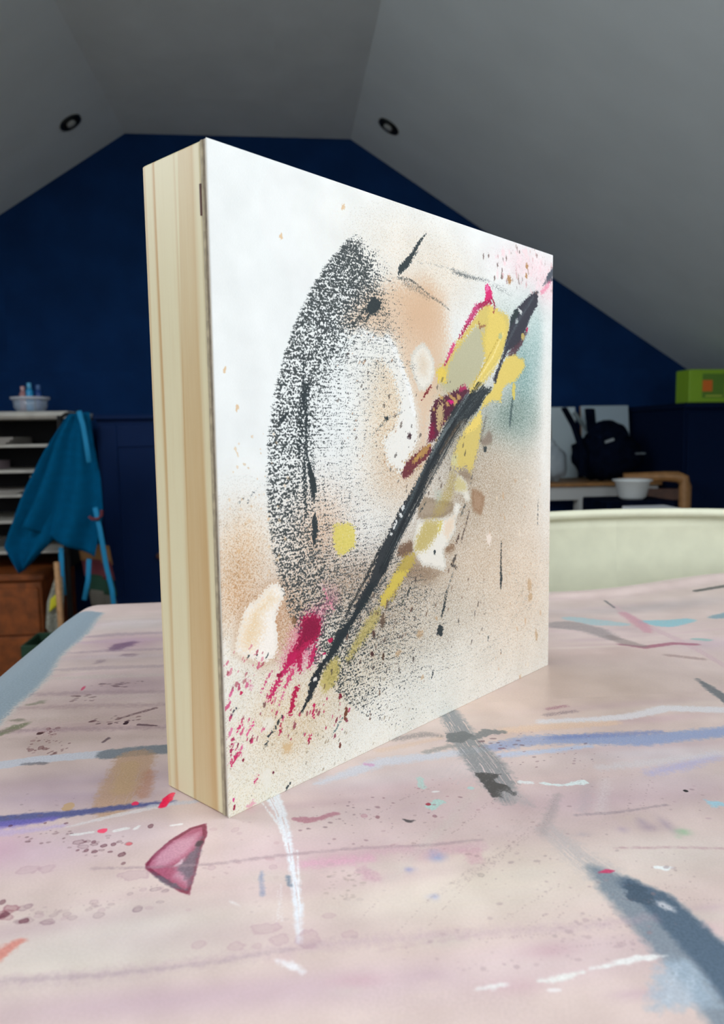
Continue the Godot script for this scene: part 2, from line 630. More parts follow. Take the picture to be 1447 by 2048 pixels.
# ------------------------------------------------------------------ the room
func room() -> void:
	var white := mottled(Color8(214, 230, 238), 0.05, 1.7, 0.9)
	var navy := mottled(Color8(18, 54, 104), 0.14, 1.3, 0.85, 8)
	navy.metallic_specular = 0.2
	var pale := mottled(Color8(214, 216, 216), 0.05, 1.5, 0.9, 5)
	var knee_l := CEIL - RISE_L * (CREASE_L - LEFT)
	var knee_r := CEIL - RISE_R * (RIGHT - CREASE_R)
	var t := 0.12
	var gable := PackedVector2Array([Vector2(LEFT, 0), Vector2(RIGHT, 0), Vector2(RIGHT, knee_r), Vector2(CREASE_R, CEIL), Vector2(CREASE_L, CEIL), Vector2(LEFT, knee_l)])
	var st := begin()
	prism(st, gable, BACK - t, BACK)
	struct("wall_back", st, navy)
	# the wall behind the viewer, built round its window
	st = begin()
	var w0 := WIN.position
	var w1 := WIN.end
	prism(st, PackedVector2Array([Vector2(LEFT, 0), Vector2(RIGHT, 0), Vector2(RIGHT, w0.y), Vector2(LEFT, w0.y)]), FRONT, FRONT + t)
	prism(st, PackedVector2Array([Vector2(LEFT, w0.y), Vector2(w0.x, w0.y), Vector2(w0.x, w1.y), Vector2(LEFT + (w1.y - knee_l) / RISE_L, w1.y), Vector2(LEFT, knee_l)]), FRONT, FRONT + t)
	prism(st, PackedVector2Array([Vector2(w1.x, w0.y), Vector2(RIGHT, w0.y), Vector2(RIGHT, knee_r), Vector2(RIGHT - (w1.y - knee_r) / RISE_R, w1.y), Vector2(w1.x, w1.y)]), FRONT, FRONT + t)
	prism(st, PackedVector2Array([Vector2(LEFT + (w1.y - knee_l) / RISE_L, w1.y), Vector2(RIGHT - (w1.y - knee_r) / RISE_R, w1.y), Vector2(CREASE_R, CEIL), Vector2(CREASE_L, CEIL)]), FRONT, FRONT + t)
	struct("wall_front", st, pale)
	st = begin()
	block(st, Vector3(LEFT - t, 0, BACK - t), Vector3(LEFT, knee_l, FRONT + t), 0.0005)
	struct("wall_left", st, pale)
	st = begin()
	block(st, Vector3(RIGHT, 0, BACK - t), Vector3(RIGHT + t, knee_r, FRONT + t), 0.0005)
	struct("wall_right", st, pale)
	# ceiling: a flat strip between two slopes
	st = begin()
	prism(st, PackedVector2Array([Vector2(CREASE_L, CEIL), Vector2(CREASE_R, CEIL), Vector2(CREASE_R, CEIL + t), Vector2(CREASE_L, CEIL + t)]), BACK - t, FRONT + t)
	var c := struct("ceiling", st, white)
	for side: float in [1.0, -1.0]:
		var crease := CREASE_R if side > 0.0 else CREASE_L
		var rise := RISE_R if side > 0.0 else RISE_L
		var rz: Vector2 = ROOF_Z[0 if side > 0.0 else 1]
		st = begin()
		for q: Array in [[0.0, 9.0, BACK - t, rz.x], [0.0, 9.0, rz.y, FRONT + t], [0.0, ROOF_X0, rz.x, rz.y], [ROOF_X1, 9.0, rz.x, rz.y]]:
			var far: float = minf(q[1], absf((RIGHT if side > 0.0 else LEFT) - crease) + t)
			var y0: float = CEIL - rise * q[0]
			var y1: float = CEIL - rise * far
			var x0: float = crease + side * q[0]
			var x1 := crease + side * far
			prism(st, PackedVector2Array([Vector2(x1, y1), Vector2(x0, y0), Vector2(x0, y0 + t), Vector2(x1, y1 + t)]), q[2], q[3])
		put("slope_panel", st, white, c)
	# floor of boards
	st = begin()
	block(st, Vector3(LEFT - t, -0.12, BACK - t), Vector3(RIGHT + t, -0.012, FRONT + t), 0.0005)
	var f := struct("floor", st, mottled(Color8(52, 38, 28), 0.3, 0.8))
	var woods := [mottled(Color8(168, 138, 104), 0.35, 0.5, 0.5, 21), mottled(Color8(176, 144, 108), 0.35, 0.5, 0.5, 22), mottled(Color8(160, 130, 98), 0.35, 0.5, 0.5, 23)]
	var x := LEFT
	var k := 0
	while x < RIGHT - 0.01:
		box("floor_board", Vector3(x + 0.001, -0.0125, BACK), Vector3(minf(x + 0.199, RIGHT), 0, FRONT), woods[k % 3], f, 0.002)
		x += 0.2
		k += 1
	# window: frame, mullion, sill and panes
	var frame := paint(Color8(236, 236, 234), 0.4)
	st = begin()
	block(st, Vector3(w0.x, w0.y, FRONT + 0.02), Vector3(w0.x + 0.06, w1.y, FRONT + 0.09))
	block(st, Vector3(w1.x - 0.06, w0.y, FRONT + 0.02), Vector3(w1.x, w1.y, FRONT + 0.09))
	block(st, Vector3(w0.x + 0.06, w0.y, FRONT + 0.02), Vector3(w1.x - 0.06, w0.y + 0.06, FRONT + 0.09))
	block(st, Vector3(w0.x + 0.06, w1.y - 0.06, FRONT + 0.02), Vector3(w1.x - 0.06, w1.y, FRONT + 0.09))
	block(st, Vector3(WIN.get_center().x - 0.03, w0.y + 0.06, FRONT + 0.02), Vector3(WIN.get_center().x + 0.03, w1.y - 0.06, FRONT + 0.09))
	var win := struct("window_1", st, frame)
	var glass := paint(Color(1, 1, 1, 0.06), 0.02)
	glass.transparency = BaseMaterial3D.TRANSPARENCY_ALPHA
	box("pane", Vector3(w0.x + 0.06, w0.y + 0.06, FRONT + 0.05), Vector3(WIN.get_center().x - 0.03, w1.y - 0.06, FRONT + 0.056), glass, win, 0.0005)
	box("pane", Vector3(WIN.get_center().x + 0.03, w0.y + 0.06, FRONT + 0.05), Vector3(w1.x - 0.06, w1.y - 0.06, FRONT + 0.056), glass, win, 0.0005)
	box("window_sill", Vector3(w0.x - 0.05, w0.y - 0.03, FRONT - 0.06), Vector3(w1.x + 0.05, w0.y, FRONT + 0.02), frame, win)

	# roof windows
	for side: float in [1.0, -1.0]:
		st = begin()
		var rf := roof_frame(side)
		var l := (ROOF_X1 - ROOF_X0) * 0.592
		var d := 0.6
		block(st, Vector3(-l, 0.01, -d), Vector3(l, 0.09, -d + 0.06), 0.002, rf)
		block(st, Vector3(-l, 0.01, d - 0.06), Vector3(l, 0.09, d), 0.002, rf)
		block(st, Vector3(-l, 0.01, -d + 0.06), Vector3(-l + 0.06, 0.09, d - 0.06), 0.002, rf)
		block(st, Vector3(l - 0.06, 0.01, -d + 0.06), Vector3(l, 0.09, d - 0.06), 0.002, rf)
		var roof := struct("window_2" if side > 0.0 else "window_3", st, frame)
		box("pane", Vector3(-l + 0.06, 0.05, -d + 0.06), Vector3(l - 0.06, 0.056, d - 0.06), glass, roof, 0.0005, rf)

# the middle of a roof window: x along the slope, y out through it
func roof_frame(side: float) -> Transform3D:
	var x := (ROOF_X0 + ROOF_X1) * 0.5
	var rise := RISE_R if side > 0.0 else RISE_L
	return Transform3D(Basis(Vector3.BACK, -side * atan(rise)), Vector3((CREASE_R if side > 0.0 else CREASE_L) + side * x, CEIL - rise * x, (ROOF_Z[0 if side > 0.0 else 1].x + ROOF_Z[0 if side > 0.0 else 1].y) * 0.5))

# ------------------------------------------------------------------ the table and its stained cover
func work_table() -> void:
	var t := thing("work_table", "large work table under the paint stained cover", "table", Vector3(0.42, 0, -0.55))
	var wood := mottled(Color8(150, 120, 88), 0.3, 0.3, 0.6, 31)
	box("tabletop", Vector3(-0.69, 0.712, -0.50), Vector3(0.69, 0.747, 0.50), wood, t, 0.004)
	for s: Vector2 in [Vector2(-1, -1), Vector2(1, -1), Vector2(-1, 1), Vector2(1, 1)]:
		box("leg", Vector3(s.x * 0.60 - 0.03, 0, s.y * 0.42 - 0.03), Vector3(s.x * 0.60 + 0.03, 0.712, s.y * 0.42 + 0.03), wood, t, 0.004)
	box("apron_rail", Vector3(-0.57, 0.63, -0.43), Vector3(0.57, 0.712, -0.405), wood, t)
	box("apron_rail", Vector3(-0.57, 0.63, 0.405), Vector3(0.57, 0.712, 0.43), wood, t)

	# the cover: a sheet with a wavy rim that turns down over the table's edge; three surfaces share its outline
	var near := Sheet.new(2030, 1276, 100.0, 580.0, 2.9, 0.16, 0.05, 0.02, 41)      # x -0.30..0.40, z -0.62..-0.18
	var far := Sheet.new(1540, 784, 100.0, 20.0, 1.4, 0.22, 0.07, 0.03, 51)         # x -0.30..0.80, z -1.18..-0.62
	var rest := Sheet.new(952, 728, 50.0, 0.0, 0.6, 0.3, 0.1, 0.04, 61)             # the whole cover, coarsely
	var mats := []
	for b: Sheet in [near, far, rest]:
		stains(b)
		var m := paint(Color.WHITE, 0.3, 0.5)
		m.albedo_texture = ImageTexture.create_from_image(b.image())
		m.texture_repeat = false
		mats.append(m)
	# lines of the grid: the borders of the surfaces are among them
	var xs := [-0.30, -0.27, -0.25, -0.2, -0.1, 0.0, 0.1, 0.2, 0.3, 0.40, 0.5, 0.6, 0.7, 0.80, 0.95, 1.08, 1.115]
	var zs := [-1.18, -1.16, -1.14, -1.12, -1.10, -1.06, -1.02, -0.9, -0.8, -0.7, -0.62, -0.5, -0.4, -0.3, -0.18, -0.1, -0.06]
	var fine_x := []
	for k in xs.size() - 1:
		for j in 4: fine_x.append(lerpf(xs[k], xs[k + 1], j / 4.0))
	fine_x.append(xs[-1])
	var fine_z := []
	for k in zs.size() - 1:
		for j in 4: fine_z.append(lerpf(zs[k], zs[k + 1], j / 4.0))
	fine_z.append(zs[-1])
	var mesh := ArrayMesh.new()
	var tools := []
	for k in 4:
		tools.append(begin(true))
	for i in fine_z.size() - 1:
		for j in fine_x.size() - 1:
			var xm: float = (fine_x[j] + fine_x[j + 1]) * 0.5
			var zm: float = (fine_z[i] + fine_z[i + 1]) * 0.5
			var which := 0 if xm < 0.40 and zm > -0.62 and zm < -0.18 else 1 if xm < 0.80 and zm < -0.62 else 2
			var b: Sheet = [near, far, rest][which]
			var quad := [Vector2(fine_x[j], fine_z[i]), Vector2(fine_x[j + 1], fine_z[i]), Vector2(fine_x[j + 1], fine_z[i + 1]), Vector2(fine_x[j], fine_z[i + 1])]
			for k: int in [0, 1, 2, 0, 2, 3]:
				var q: Vector2 = quad[k]
				vert(tools[which], cover_point(q), Vector2(((q.x + 0.4) * 1000.0 - b.ox) * b.s / b.w, ((q.y + 1.2) * 1000.0 - b.oy) * b.s / b.h))
			for k: int in [0, 2, 1, 0, 3, 2]:
				var q: Vector2 = quad[k]
				vert(tools[3], cover_point(q) - Vector3(0, 0.003, 0), q)
	# its cut edge
	var rim := []
	for x: float in fine_x: rim.append(Vector2(x, fine_z[0]))
	for z: float in fine_z: rim.append(Vector2(fine_x[-1], z))
	for k in fine_x.size(): rim.append(Vector2(fine_x[fine_x.size() - 1 - k], fine_z[-1]))
	for k in fine_z.size(): rim.append(Vector2(fine_x[0], fine_z[fine_z.size() - 1 - k]))
	for k in rim.size() - 1:
		var a := cover_point(rim[k])
		var c := cover_point(rim[k + 1])
		for p: Vector3 in [a, a - Vector3(0, 0.003, 0), c - Vector3(0, 0.003, 0), a, c - Vector3(0, 0.003, 0), c]:
			vert(tools[3], p, Vector2.ZERO)
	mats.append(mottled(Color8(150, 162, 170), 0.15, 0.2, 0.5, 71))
	for k in 4:
		tools[k].generate_normals()
		tools[k].commit(mesh)
		mesh.surface_set_material(k, mats[k])
	var o := MeshInstance3D.new()
	o.name = numbered("table_cover")
	o.mesh = mesh
	add_child(o)
	tag(o, "pale pink and cream vinyl table cover stained with dried paint", "table cover")

# where a point of the flat cover lies: the rim wavers, and what passes the table's edge turns down
func cover_point(q: Vector2) -> Vector3:
	var x := q.x
	var z := q.y
	# far rim: pulled in at the left, standing out at the right
	var far_edge := -1.085 + 0.035 * smoothstep(0.1, 0.4, x) - 0.10 * smoothstep(0.4, 0.75, x)
	var f := clampf((-0.7 - z) / 0.48, 0.0, 1.0)
	z = lerpf(z, -0.7 + (far_edge + 0.7) * f, smoothstep(0.0, 0.3, f))
	# the far left corner is rounded
	var cx := clampf((-0.17 - x) / 0.13, 0.0, 1.0)
	var cz := clampf((-1.0 - z) / 0.085, 0.0, 1.0)
	x += 0.014 * cx * cz * cz
	z += 0.012 * cz * cx * cx
	# left rim: small bulges
	x += cx * (0.006 * sin(z * 17.0) + 0.004 * sin(z * 41.0 + 1.0))
	var y := TABLE
	# the far rim stands up in a low roll on the right, where the sheet has been folded
	var roll := (z - far_edge - 0.035) / 0.016
	y += 0.007 * exp(-roll * roll) * smoothstep(0.30, 0.42, x)
	var over := maxf(-0.268 - x, 0.0)
	y -= over * over * 9.0 + over * 0.12
	var back := maxf(-1.055 - z, 0.0)
	y -= minf(back * back * 3.0, 0.004) * (1.0 - smoothstep(0.3, 0.5, x))
	return Vector3(x, y, z)

func stains(b: Sheet) -> void:
	b.tear = 0.0004
	b.wave = 0.0045
	b.washes(Color8(220, 198, 190), [[330, 854, 61, 26, 0.00, 216, 208, 198, 0.8],
		[291, 863, 36, 17, 0.00, 216, 208, 196, 0.6],
		[509, 827, 58, 27, 0.00, 228, 214, 198, 0.85],
		[464, 847, 64, 20, 0.00, 222, 210, 196, 0.7],
		[611, 820, 43, 19, 0.00, 226, 214, 204, 0.7],
		[403, 793, 56, 31, 0.00, 212, 186, 190, 0.7],
		[460, 755, 61, 37, 0.00, 212, 186, 190, 0.7],
		[255, 775, 40, 21, 0.00, 206, 178, 188, 0.8],
		[230, 766, 17, 22, 0.00, 204, 160, 180, 0.6],
		[299, 758, 47, 17, 0.00, 200, 180, 186, 0.6],
		[427, 899, 149, 11, 0.00, 210, 184, 188, 0.75],
		[358, 898, 84, 8, 0.00, 208, 180, 190, 0.6],
		[526, 889, 56, 9, 0.00, 210, 184, 188, 0.6],
		[569, 756, 62, 31, 0.00, 210, 184, 190, 0.6],
		[655, 739, 49, 27, 0.00, 206, 186, 192, 0.6],
		[280, 697, 84, 30, 0.00, 186, 164, 172, 0.85],
		[240, 706, 46, 21, 0.00, 190, 166, 180, 0.6],
		[241, 575, 83, 57, 0.00, 196, 170, 164, 0.8],
		[249, 487, 66, 44, 0.00, 186, 160, 164, 0.7],
		[208, 364, 66, 32, 0.00, 200, 180, 178, 0.6],
		[216, 291, 36, 33, 0.00, 186, 150, 168, 0.7],
		[202, 185, 80, 41, 0.00, 212, 200, 196, 0.8],
		[220, 613, 62, 14, 0.00, 190, 170, 160, 0.5],
		[233, 538, 66, 12, 0.00, 208, 190, 178, 0.5],
		[565, 573, 64, 61, 0.00, 226, 200, 184, 0.85],
		[684, 550, 72, 80, 0.00, 206, 184, 170, 0.8],
		[635, 481, 29, 96, 0.00, 196, 174, 160, 0.7],
		[814, 324, 90, 37, 0.00, 212, 188, 186, 0.7],
		[855, 422, 43, 38, 0.00, 210, 186, 194, 0.7],
		[878, 187, 151, 31, 0.00, 186, 172, 172, 0.7],
		[720, 441, 62, 35, 0.00, 204, 176, 166, 0.6],
		[509, 705, 68, 23, 0.00, 214, 198, 200, 0.7],
		[661, 692, 57, 16, 0.00, 206, 196, 206, 0.7],
		[438, 718, 39, 14, 0.00, 216, 206, 210, 0.6],
		[410, 761, 30, 18, 0.00, 220, 206, 206, 0.5],
		[521, 787, 46, 13, 0.00, 212, 190, 188, 0.6],
		[605, 757, 92, 10.5, -0.00, 192, 162, 170, 0.36],
		[775, 789, 46, 3.4, -0.10, 196, 168, 172, 0.34],
		[312, 571, 73, 3.1, -0.05, 196, 168, 172, 0.25],
		[796, 426, 89, 3.6, -0.01, 214, 186, 190, 0.24],
		[121, 879, 42, 4.7, 0.04, 196, 168, 172, 0.29],
		[869, 566, 82, 4.6, -0.08, 192, 162, 170, 0.49],
		[418, 80, 60, 10.5, -0.11, 228, 214, 200, 0.29],
		[590, 63, 82, 5.7, -0.06, 228, 214, 200, 0.29],
		[663, 233, 65, 4.4, 0.06, 228, 214, 200, 0.21],
		[704, 854, 26, 9.3, -0.05, 228, 214, 200, 0.45],
		[473, 725, 78, 10.6, 0.02, 206, 172, 178, 0.48],
		[854, 383, 55, 7.2, -0.04, 230, 206, 198, 0.38],
		[729, 405, 50, 6.5, -0.08, 206, 172, 178, 0.35],
		[402, 199, 48, 8.6, -0.06, 206, 172, 178, 0.30],
		[258, 133, 37, 8.5, -0.09, 224, 208, 196, 0.21],
		[889, 561, 59, 4.9, -0.06, 214, 186, 190, 0.28],
		[627, 196, 108, 8.1, -0.03, 230, 206, 198, 0.45],
		[221, 747, 105, 8.0, -0.05, 230, 206, 198, 0.25],
		[410, 115, 60, 4.1, 0.03, 214, 186, 190, 0.49],
		[473, 518, 87, 6.8, -0.04, 228, 214, 200, 0.47],
		[207, 832, 70, 4.4, 0.04, 224, 208, 196, 0.25],
		[503, 544, 71, 7.0, 0.02, 206, 172, 178, 0.43],
		[661, 684, 89, 5.9, 0.00, 192, 162, 170, 0.45],
		[326, 982, 85, 10.7, -0.00, 228, 214, 200, 0.37],
		[129, 574, 46, 8.4, -0.07, 224, 208, 196, 0.35],
		[645, 395, 48, 5.8, -0.05, 230, 206, 198, 0.48],
		[254, 874, 63, 5.9, -0.03, 228, 214, 200, 0.36],
		[249, 846, 104, 6.8, -0.11, 192, 162, 170, 0.40],
		[444, 639, 104, 7.1, -0.07, 224, 208, 196, 0.37],
		[796, 314, 109, 4.6, -0.04, 214, 186, 190, 0.40],
		[290, 704, 78, 3.3, 0.06, 224, 208, 196, 0.25],
		[815, 164, 107, 6.9, -0.11, 214, 186, 190, 0.34],
		[416, 635, 75, 4.9, -0.12, 228, 214, 200, 0.32],
		[337, 445, 34, 9.7, 0.05, 228, 214, 200, 0.36],
		[355, 337, 68, 10.6, 0.05, 228, 214, 200, 0.45],
		[446, 824, 79, 6.0, -0.09, 196, 168, 172, 0.31],
		[492, 247, 36, 3.7, 0.04, 230, 206, 198, 0.20],
		[204, 591, 77, 4.1, 0.04, 192, 162, 170, 0.37],
		[454, 978, 66, 6.8, -0.05, 192, 162, 170, 0.49],
		[832, 620, 47, 10.8, -0.07, 224, 208, 196, 0.21],
		[857, 349, 104, 4.1, -0.10, 206, 172, 178, 0.39],
		[465, 335, 91, 9.6, -0.03, 206, 172, 178, 0.37],
		[309, 505, 28, 6.9, -0.09, 230, 206, 198, 0.50],
		[348, 631, 65, 8.2, 0.04, 214, 186, 190, 0.47],
		[132, 178, 48, 8.7, -0.07, 214, 186, 190, 0.36],
		[482, 399, 88, 7.7, -0.12, 206, 172, 178, 0.37],
		[654, 161, 83, 4.5, 0.02, 224, 208, 196, 0.33],
		[569, 725, 78, 6.9, -0.05, 230, 206, 198, 0.32],
		[784, 244, 50, 9.6, -0.07, 206, 172, 178, 0.20],
		[727, 607, 80, 6.8, -0.09, 228, 214, 200, 0.34],
		[548, 527, 53, 4.2, -0.02, 214, 186, 190, 0.21],
		[691, 311, 32, 3.5, -0.06, 206, 172, 178, 0.33],
		[173, 440, 66, 4.0, -0.08, 206, 172, 178, 0.39],
		[862, 729, 36, 5.3, -0.09, 224, 208, 196, 0.38],
		[442, 211, 77, 3.3, -0.00, 206, 172, 178, 0.42],
		[338, 596, 35, 6.2, -0.10, 214, 186, 190, 0.33],
		[365, 624, 66, 10.5, 0.04, 228, 214, 200, 0.24],
		[349, 594, 82, 5.3, -0.02, 214, 186, 190, 0.27],
		[169, 281, 95, 5.3, 0.03, 196, 168, 172, 0.46],
		[473, 425, 36, 3.1, -0.10, 228, 214, 200, 0.40],
		[191, 177, 75, 4.9, -0.03, 224, 208, 196, 0.30],
		[741, 87, 86, 3.4, 0.05, 196, 168, 172, 0.33],
		[739, 764, 32, 10.3, 0.03, 224, 208, 196, 0.24],
		[607, 393, 44, 5.7, 0.01, 214, 186, 190, 0.44],
		[414, 739, 55, 5.4, -0.04, 192, 162, 170, 0.46],
		[523, 617, 73, 8.9, -0.11, 224, 208, 196, 0.21],
		[265, 243, 66, 10.5, 0.02, 192, 162, 170, 0.20],
		[486, 896, 77, 6.4, -0.04, 224, 208, 196, 0.26],
		[629, 126, 98, 10.0, -0.09, 224, 208, 196, 0.28],
		[336, 211, 49, 4.9, 0.04, 224, 208, 196, 0.30],
		[706, 357, 30, 3.2, -0.04, 224, 208, 196, 0.48],
		[211, 688, 49, 8.4, 0.06, 192, 162, 170, 0.21],
		[677, 600, 80, 7.9, -0.05, 192, 162, 170, 0.29],
		[485, 326, 87, 8.7, 0.02, 196, 168, 172, 0.25],
		[282, 101, 76, 8.8, -0.12, 228, 214, 200, 0.22],
		[727, 445, 28, 7.4, -0.03, 230, 206, 198, 0.31],
		[193, 126, 101, 6.9, -0.11, 224, 208, 196, 0.27],
		[159, 433, 30, 5.0, -0.04, 224, 208, 196, 0.39],
		[802, 953, 41, 8.6, -0.05, 192, 162, 170, 0.36],
		[185, 355, 34, 7.3, -0.01, 196, 168, 172, 0.46],
		[287, 76, 70, 6.9, 0.02, 214, 186, 190, 0.36],
		[223, 71, 89, 8.5, 0.06, 230, 206, 198, 0.37],
		[228, 514, 91, 5.1, -0.06, 224, 208, 196, 0.24],
		[183, 290, 32, 6.4, -0.00, 214, 186, 190, 0.28],
		[504, 293, 84, 9.4, 0.04, 228, 214, 200, 0.22],
		[720, 417, 90, 3.0, -0.00, 228, 214, 200, 0.43],
		[568, 475, 94, 8.2, 0.01, 206, 172, 178, 0.41],
		[328, 823, 57, 4.0, -0.06, 206, 172, 178, 0.24],
		[508, 363, 27, 7.3, -0.02, 192, 162, 170, 0.21],
		[159, 182, 55, 9.9, -0.12, 214, 186, 190, 0.36],
		[217, 249, 55, 4.3, 0.03, 214, 186, 190, 0.42],
		[194, 558, 39, 8.7, 0.02, 224, 208, 196, 0.33],
		[454, 373, 62, 4.8, -0.04, 214, 186, 190, 0.33],
		[718, 940, 70, 10.8, -0.12, 214, 186, 190, 0.24],
		[783, 704, 42, 3.0, -0.08, 214, 186, 190, 0.41],
		[396, 496, 42, 9.6, -0.02, 228, 214, 200, 0.31],
		[705, 287, 54, 5.0, 0.03, 192, 162, 170, 0.45],
		[602, 436, 37, 9.7, -0.05, 224, 208, 196, 0.23],
		[429, 768, 48, 10.4, 0.02, 230, 206, 198, 0.30],
		[652, 871, 77, 9.4, 0.00, 224, 208, 196, 0.23],
		[592, 643, 94, 3.2, -0.12, 192, 162, 170, 0.29],
		[418, 507, 84, 6.2, 0.03, 230, 206, 198, 0.48],
		[660, 689, 70, 9.4, 0.05, 228, 214, 200, 0.21],
		[720, 254, 49, 3.2, -0.06, 230, 206, 198, 0.37],
		[712, 731, 51, 10.4, 0.05, 228, 214, 200, 0.27],
		[149, 143, 106, 5.4, 0.00, 228, 214, 200, 0.45],
		[696, 634, 42, 7.1, -0.08, 206, 172, 178, 0.49],
		[544, 429, 25, 6.1, 0.02, 196, 168, 172, 0.36],
		[281, 696, 52, 5.6, 0.00, 230, 206, 198, 0.37],
		[677, 411, 100, 4.7, 0.02, 228, 214, 200, 0.44],
		[180, 953, 31, 6.3, -0.08, 196, 168, 172, 0.22],
		[561, 840, 99, 8.8, -0.08, 224, 208, 196, 0.34],
		[585, 289, 60, 3.7, -0.09, 228, 214, 200, 0.21],
		[210, 588, 76, 4.5, -0.06, 196, 168, 172, 0.23],
		[733, 370, 31, 10.6, 0.03, 196, 168, 172, 0.49],
		[368, 859, 79, 10.4, 0.04, 196, 168, 172, 0.38],
		[742, 849, 25, 8.4, -0.10, 206, 172, 178, 0.25],
		[600, 158, 89, 8.9, 0.02, 230, 206, 198, 0.25],
		[817, 576, 74, 10.0, -0.10, 230, 206, 198, 0.23],
		[170, 254, 56, 6.7, 0.06, 192, 162, 170, 0.43],
		[426, 898, 9, 3, 0.00, 204, 160, 172, 0.379387],
		[523, 829, 13, 5, 0.00, 212, 200, 190, 0.445267],
		[449, 877, 10, 3, 0.00, 226, 206, 190, 0.353958],
		[538, 918, 11, 3, 0.00, 196, 166, 176, 0.579598],
		[471, 807, 12, 5, 0.00, 204, 160, 172, 0.49392],
		[447, 813, 15, 6, 0.00, 212, 200, 190, 0.362599],
		[483, 799, 14, 6, 0.00, 204, 160, 172, 0.386459],
		[600, 868, 10, 3, 0.00, 196, 166, 176, 0.48534],
		[455, 901, 5, 2, 0.00, 226, 206, 190, 0.382254],
		[392, 879, 6, 2, 0.00, 204, 160, 172, 0.355324],
		[490, 908, 12, 4, 0.00, 204, 160, 172, 0.363282],
		[420, 901, 8, 3, 0.00, 212, 200, 190, 0.479802],
		[594, 874, 13, 5, 0.00, 212, 200, 190, 0.476953],
		[384, 815, 14, 6, 0.00, 212, 200, 190, 0.565039],
		[586, 882, 11, 4, 0.00, 204, 160, 172, 0.403899],
		[467, 876, 13, 4, 0.00, 212, 200, 190, 0.578839],
		[452, 908, 11, 3, 0.00, 226, 206, 190, 0.387054],
		[566, 843, 16, 6, 0.00, 226, 206, 190, 0.404174],
		[482, 805, 11, 5, 0.00, 226, 206, 190, 0.350597],
		[512, 888, 12, 4, 0.00, 204, 160, 172, 0.368477],
		[454, 897, 12, 4, 0.00, 196, 166, 176, 0.512042],
		[553, 853, 9, 3, 0.00, 212, 200, 190, 0.384084],
		[424, 896, 13, 4, 0.00, 204, 160, 172, 0.353594],
		[603, 781, 8, 4, 0.00, 226, 206, 190, 0.433535],
		[427, 802, 16, 7, 0.00, 204, 160, 172, 0.420911],
		[397, 818, 9, 4, 0.00, 212, 200, 190, 0.486892],
		[477, 807, 4, 4, 0.00, 122, 152, 204, 0.85],
		[476, 803, 2, 2, 0.00, 130, 160, 210, 0.85],
		[460, 818, 2, 2, 0.00, 128, 134, 196, 0.85],
		[468, 843, 2, 2, 0.00, 160, 172, 216, 0.85],
		[464, 844, 1, 1, 0.00, 196, 204, 220, 0.85],
		[624, 800, 4, 3, 0.00, 142, 190, 146, 0.85],
		[619, 804, 1, 1, 0.00, 150, 196, 150, 0.85],
		[591, 793, 3, 3, 0.00, 190, 168, 180, 0.85],
		[607, 793, 5, 4, 0.00, 184, 162, 172, 0.85],
		[619, 791, 3, 8, 0.00, 186, 166, 176, 0.85],
		[606, 786, 3, 5, 0.00, 188, 168, 178, 0.85],
		[566, 795, 4, 2, 0.00, 196, 180, 182, 0.85],
		[439, 814, 1, 1, 0.00, 120, 116, 126, 0.85],
		[414, 867, 0, 1, 0.00, 130, 134, 150, 0.85],
		[451, 908, 0, 1, 0.00, 170, 170, 186, 0.85]], 0.06, 0.07, 0.0)
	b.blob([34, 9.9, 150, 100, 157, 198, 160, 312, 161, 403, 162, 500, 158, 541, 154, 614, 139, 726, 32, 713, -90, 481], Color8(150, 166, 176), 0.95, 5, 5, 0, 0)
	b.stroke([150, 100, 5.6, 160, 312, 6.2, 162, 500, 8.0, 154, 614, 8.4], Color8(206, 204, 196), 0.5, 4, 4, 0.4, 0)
	b.stroke([990, 119, 13.4, 1086, 108, 17.0], Color8(66, 66, 70), 0.9, 2, 2, 0, 0)
	b.stroke([735, 280, 51, 756, 310, 31, 763, 369, 18.0], Color8(150, 140, 140), 0.7, 8, 6, 0.25, 0)
	b.stroke([753, 237, 26, 778, 270, 37, 799, 285, 22], Color8(168, 196, 200), 0.85, 5, 5, 0.28, 0)
	b.stroke([835, 279, 23, 855, 294, 43, 886, 287, 23], Color8(140, 196, 206), 0.85, 5, 5, 0.25, 0)
	b.stroke([929, 283, 18.2, 960, 277, 31, 986, 269, 21], Color8(126, 160, 172), 0.85, 5, 5, 0.2, 0)
	b.stroke([833, 145, 7.1, 826, 300, 11.7, 831, 379, 10.3, 832, 454, 8.6, 827, 534, 7.4], Color8(210, 178, 182), 0.6, 2, 1, 0, 0)
	b.stroke([834, 116, 3.9, 829, 173, 3.7], Color8(96, 96, 100), 0.9, 1.5, 1, 0, 0)
	b.stroke([827, 212, 12.8, 822, 294, 17.8, 815, 339, 9.5], Color8(206, 140, 156), 0.6, 5, 4, 0.2, 0)
	b.stroke([761, 408, 7.9, 782, 431, 13.7, 818, 416, 14.9, 841, 428, 10.7], Color8(164, 96, 116), 0.75, 4, 3, 0.15, 0)
	b.stroke([764, 353, 13.5, 771, 405, 20, 783, 427, 10.5], Color8(150, 134, 130), 0.6, 5, 4, 0.2, 0)
	b.stroke([853, 396, 13.3, 862, 406, 13.2], Color8(150, 186, 180), 0.8, 3, 3, 0, 0)
	b.stroke([792, 470, 9.4, 818, 488, 9.3], Color8(150, 120, 116), 0.5, 4, 3, 0.3, 0)
	b.stroke([780, 547, 4.0, 778, 575, 9.6, 776, 615, 15.4], Color8(110, 114, 118), 0.85, 3, 3, 0, 0)
	b.stroke([602, 629, 10.3, 642, 631, 12.1, 677, 627, 11.0, 714, 614, 13.1, 769, 626, 14.2], Color8(226, 222, 224), 0.85, 4, 3, 0.12, 0)
	b.stroke([567, 643, 11.4, 613, 639, 13.7, 659, 639, 8.0], Color8(230, 198, 172), 0.8, 5, 4, 0.15, 0)
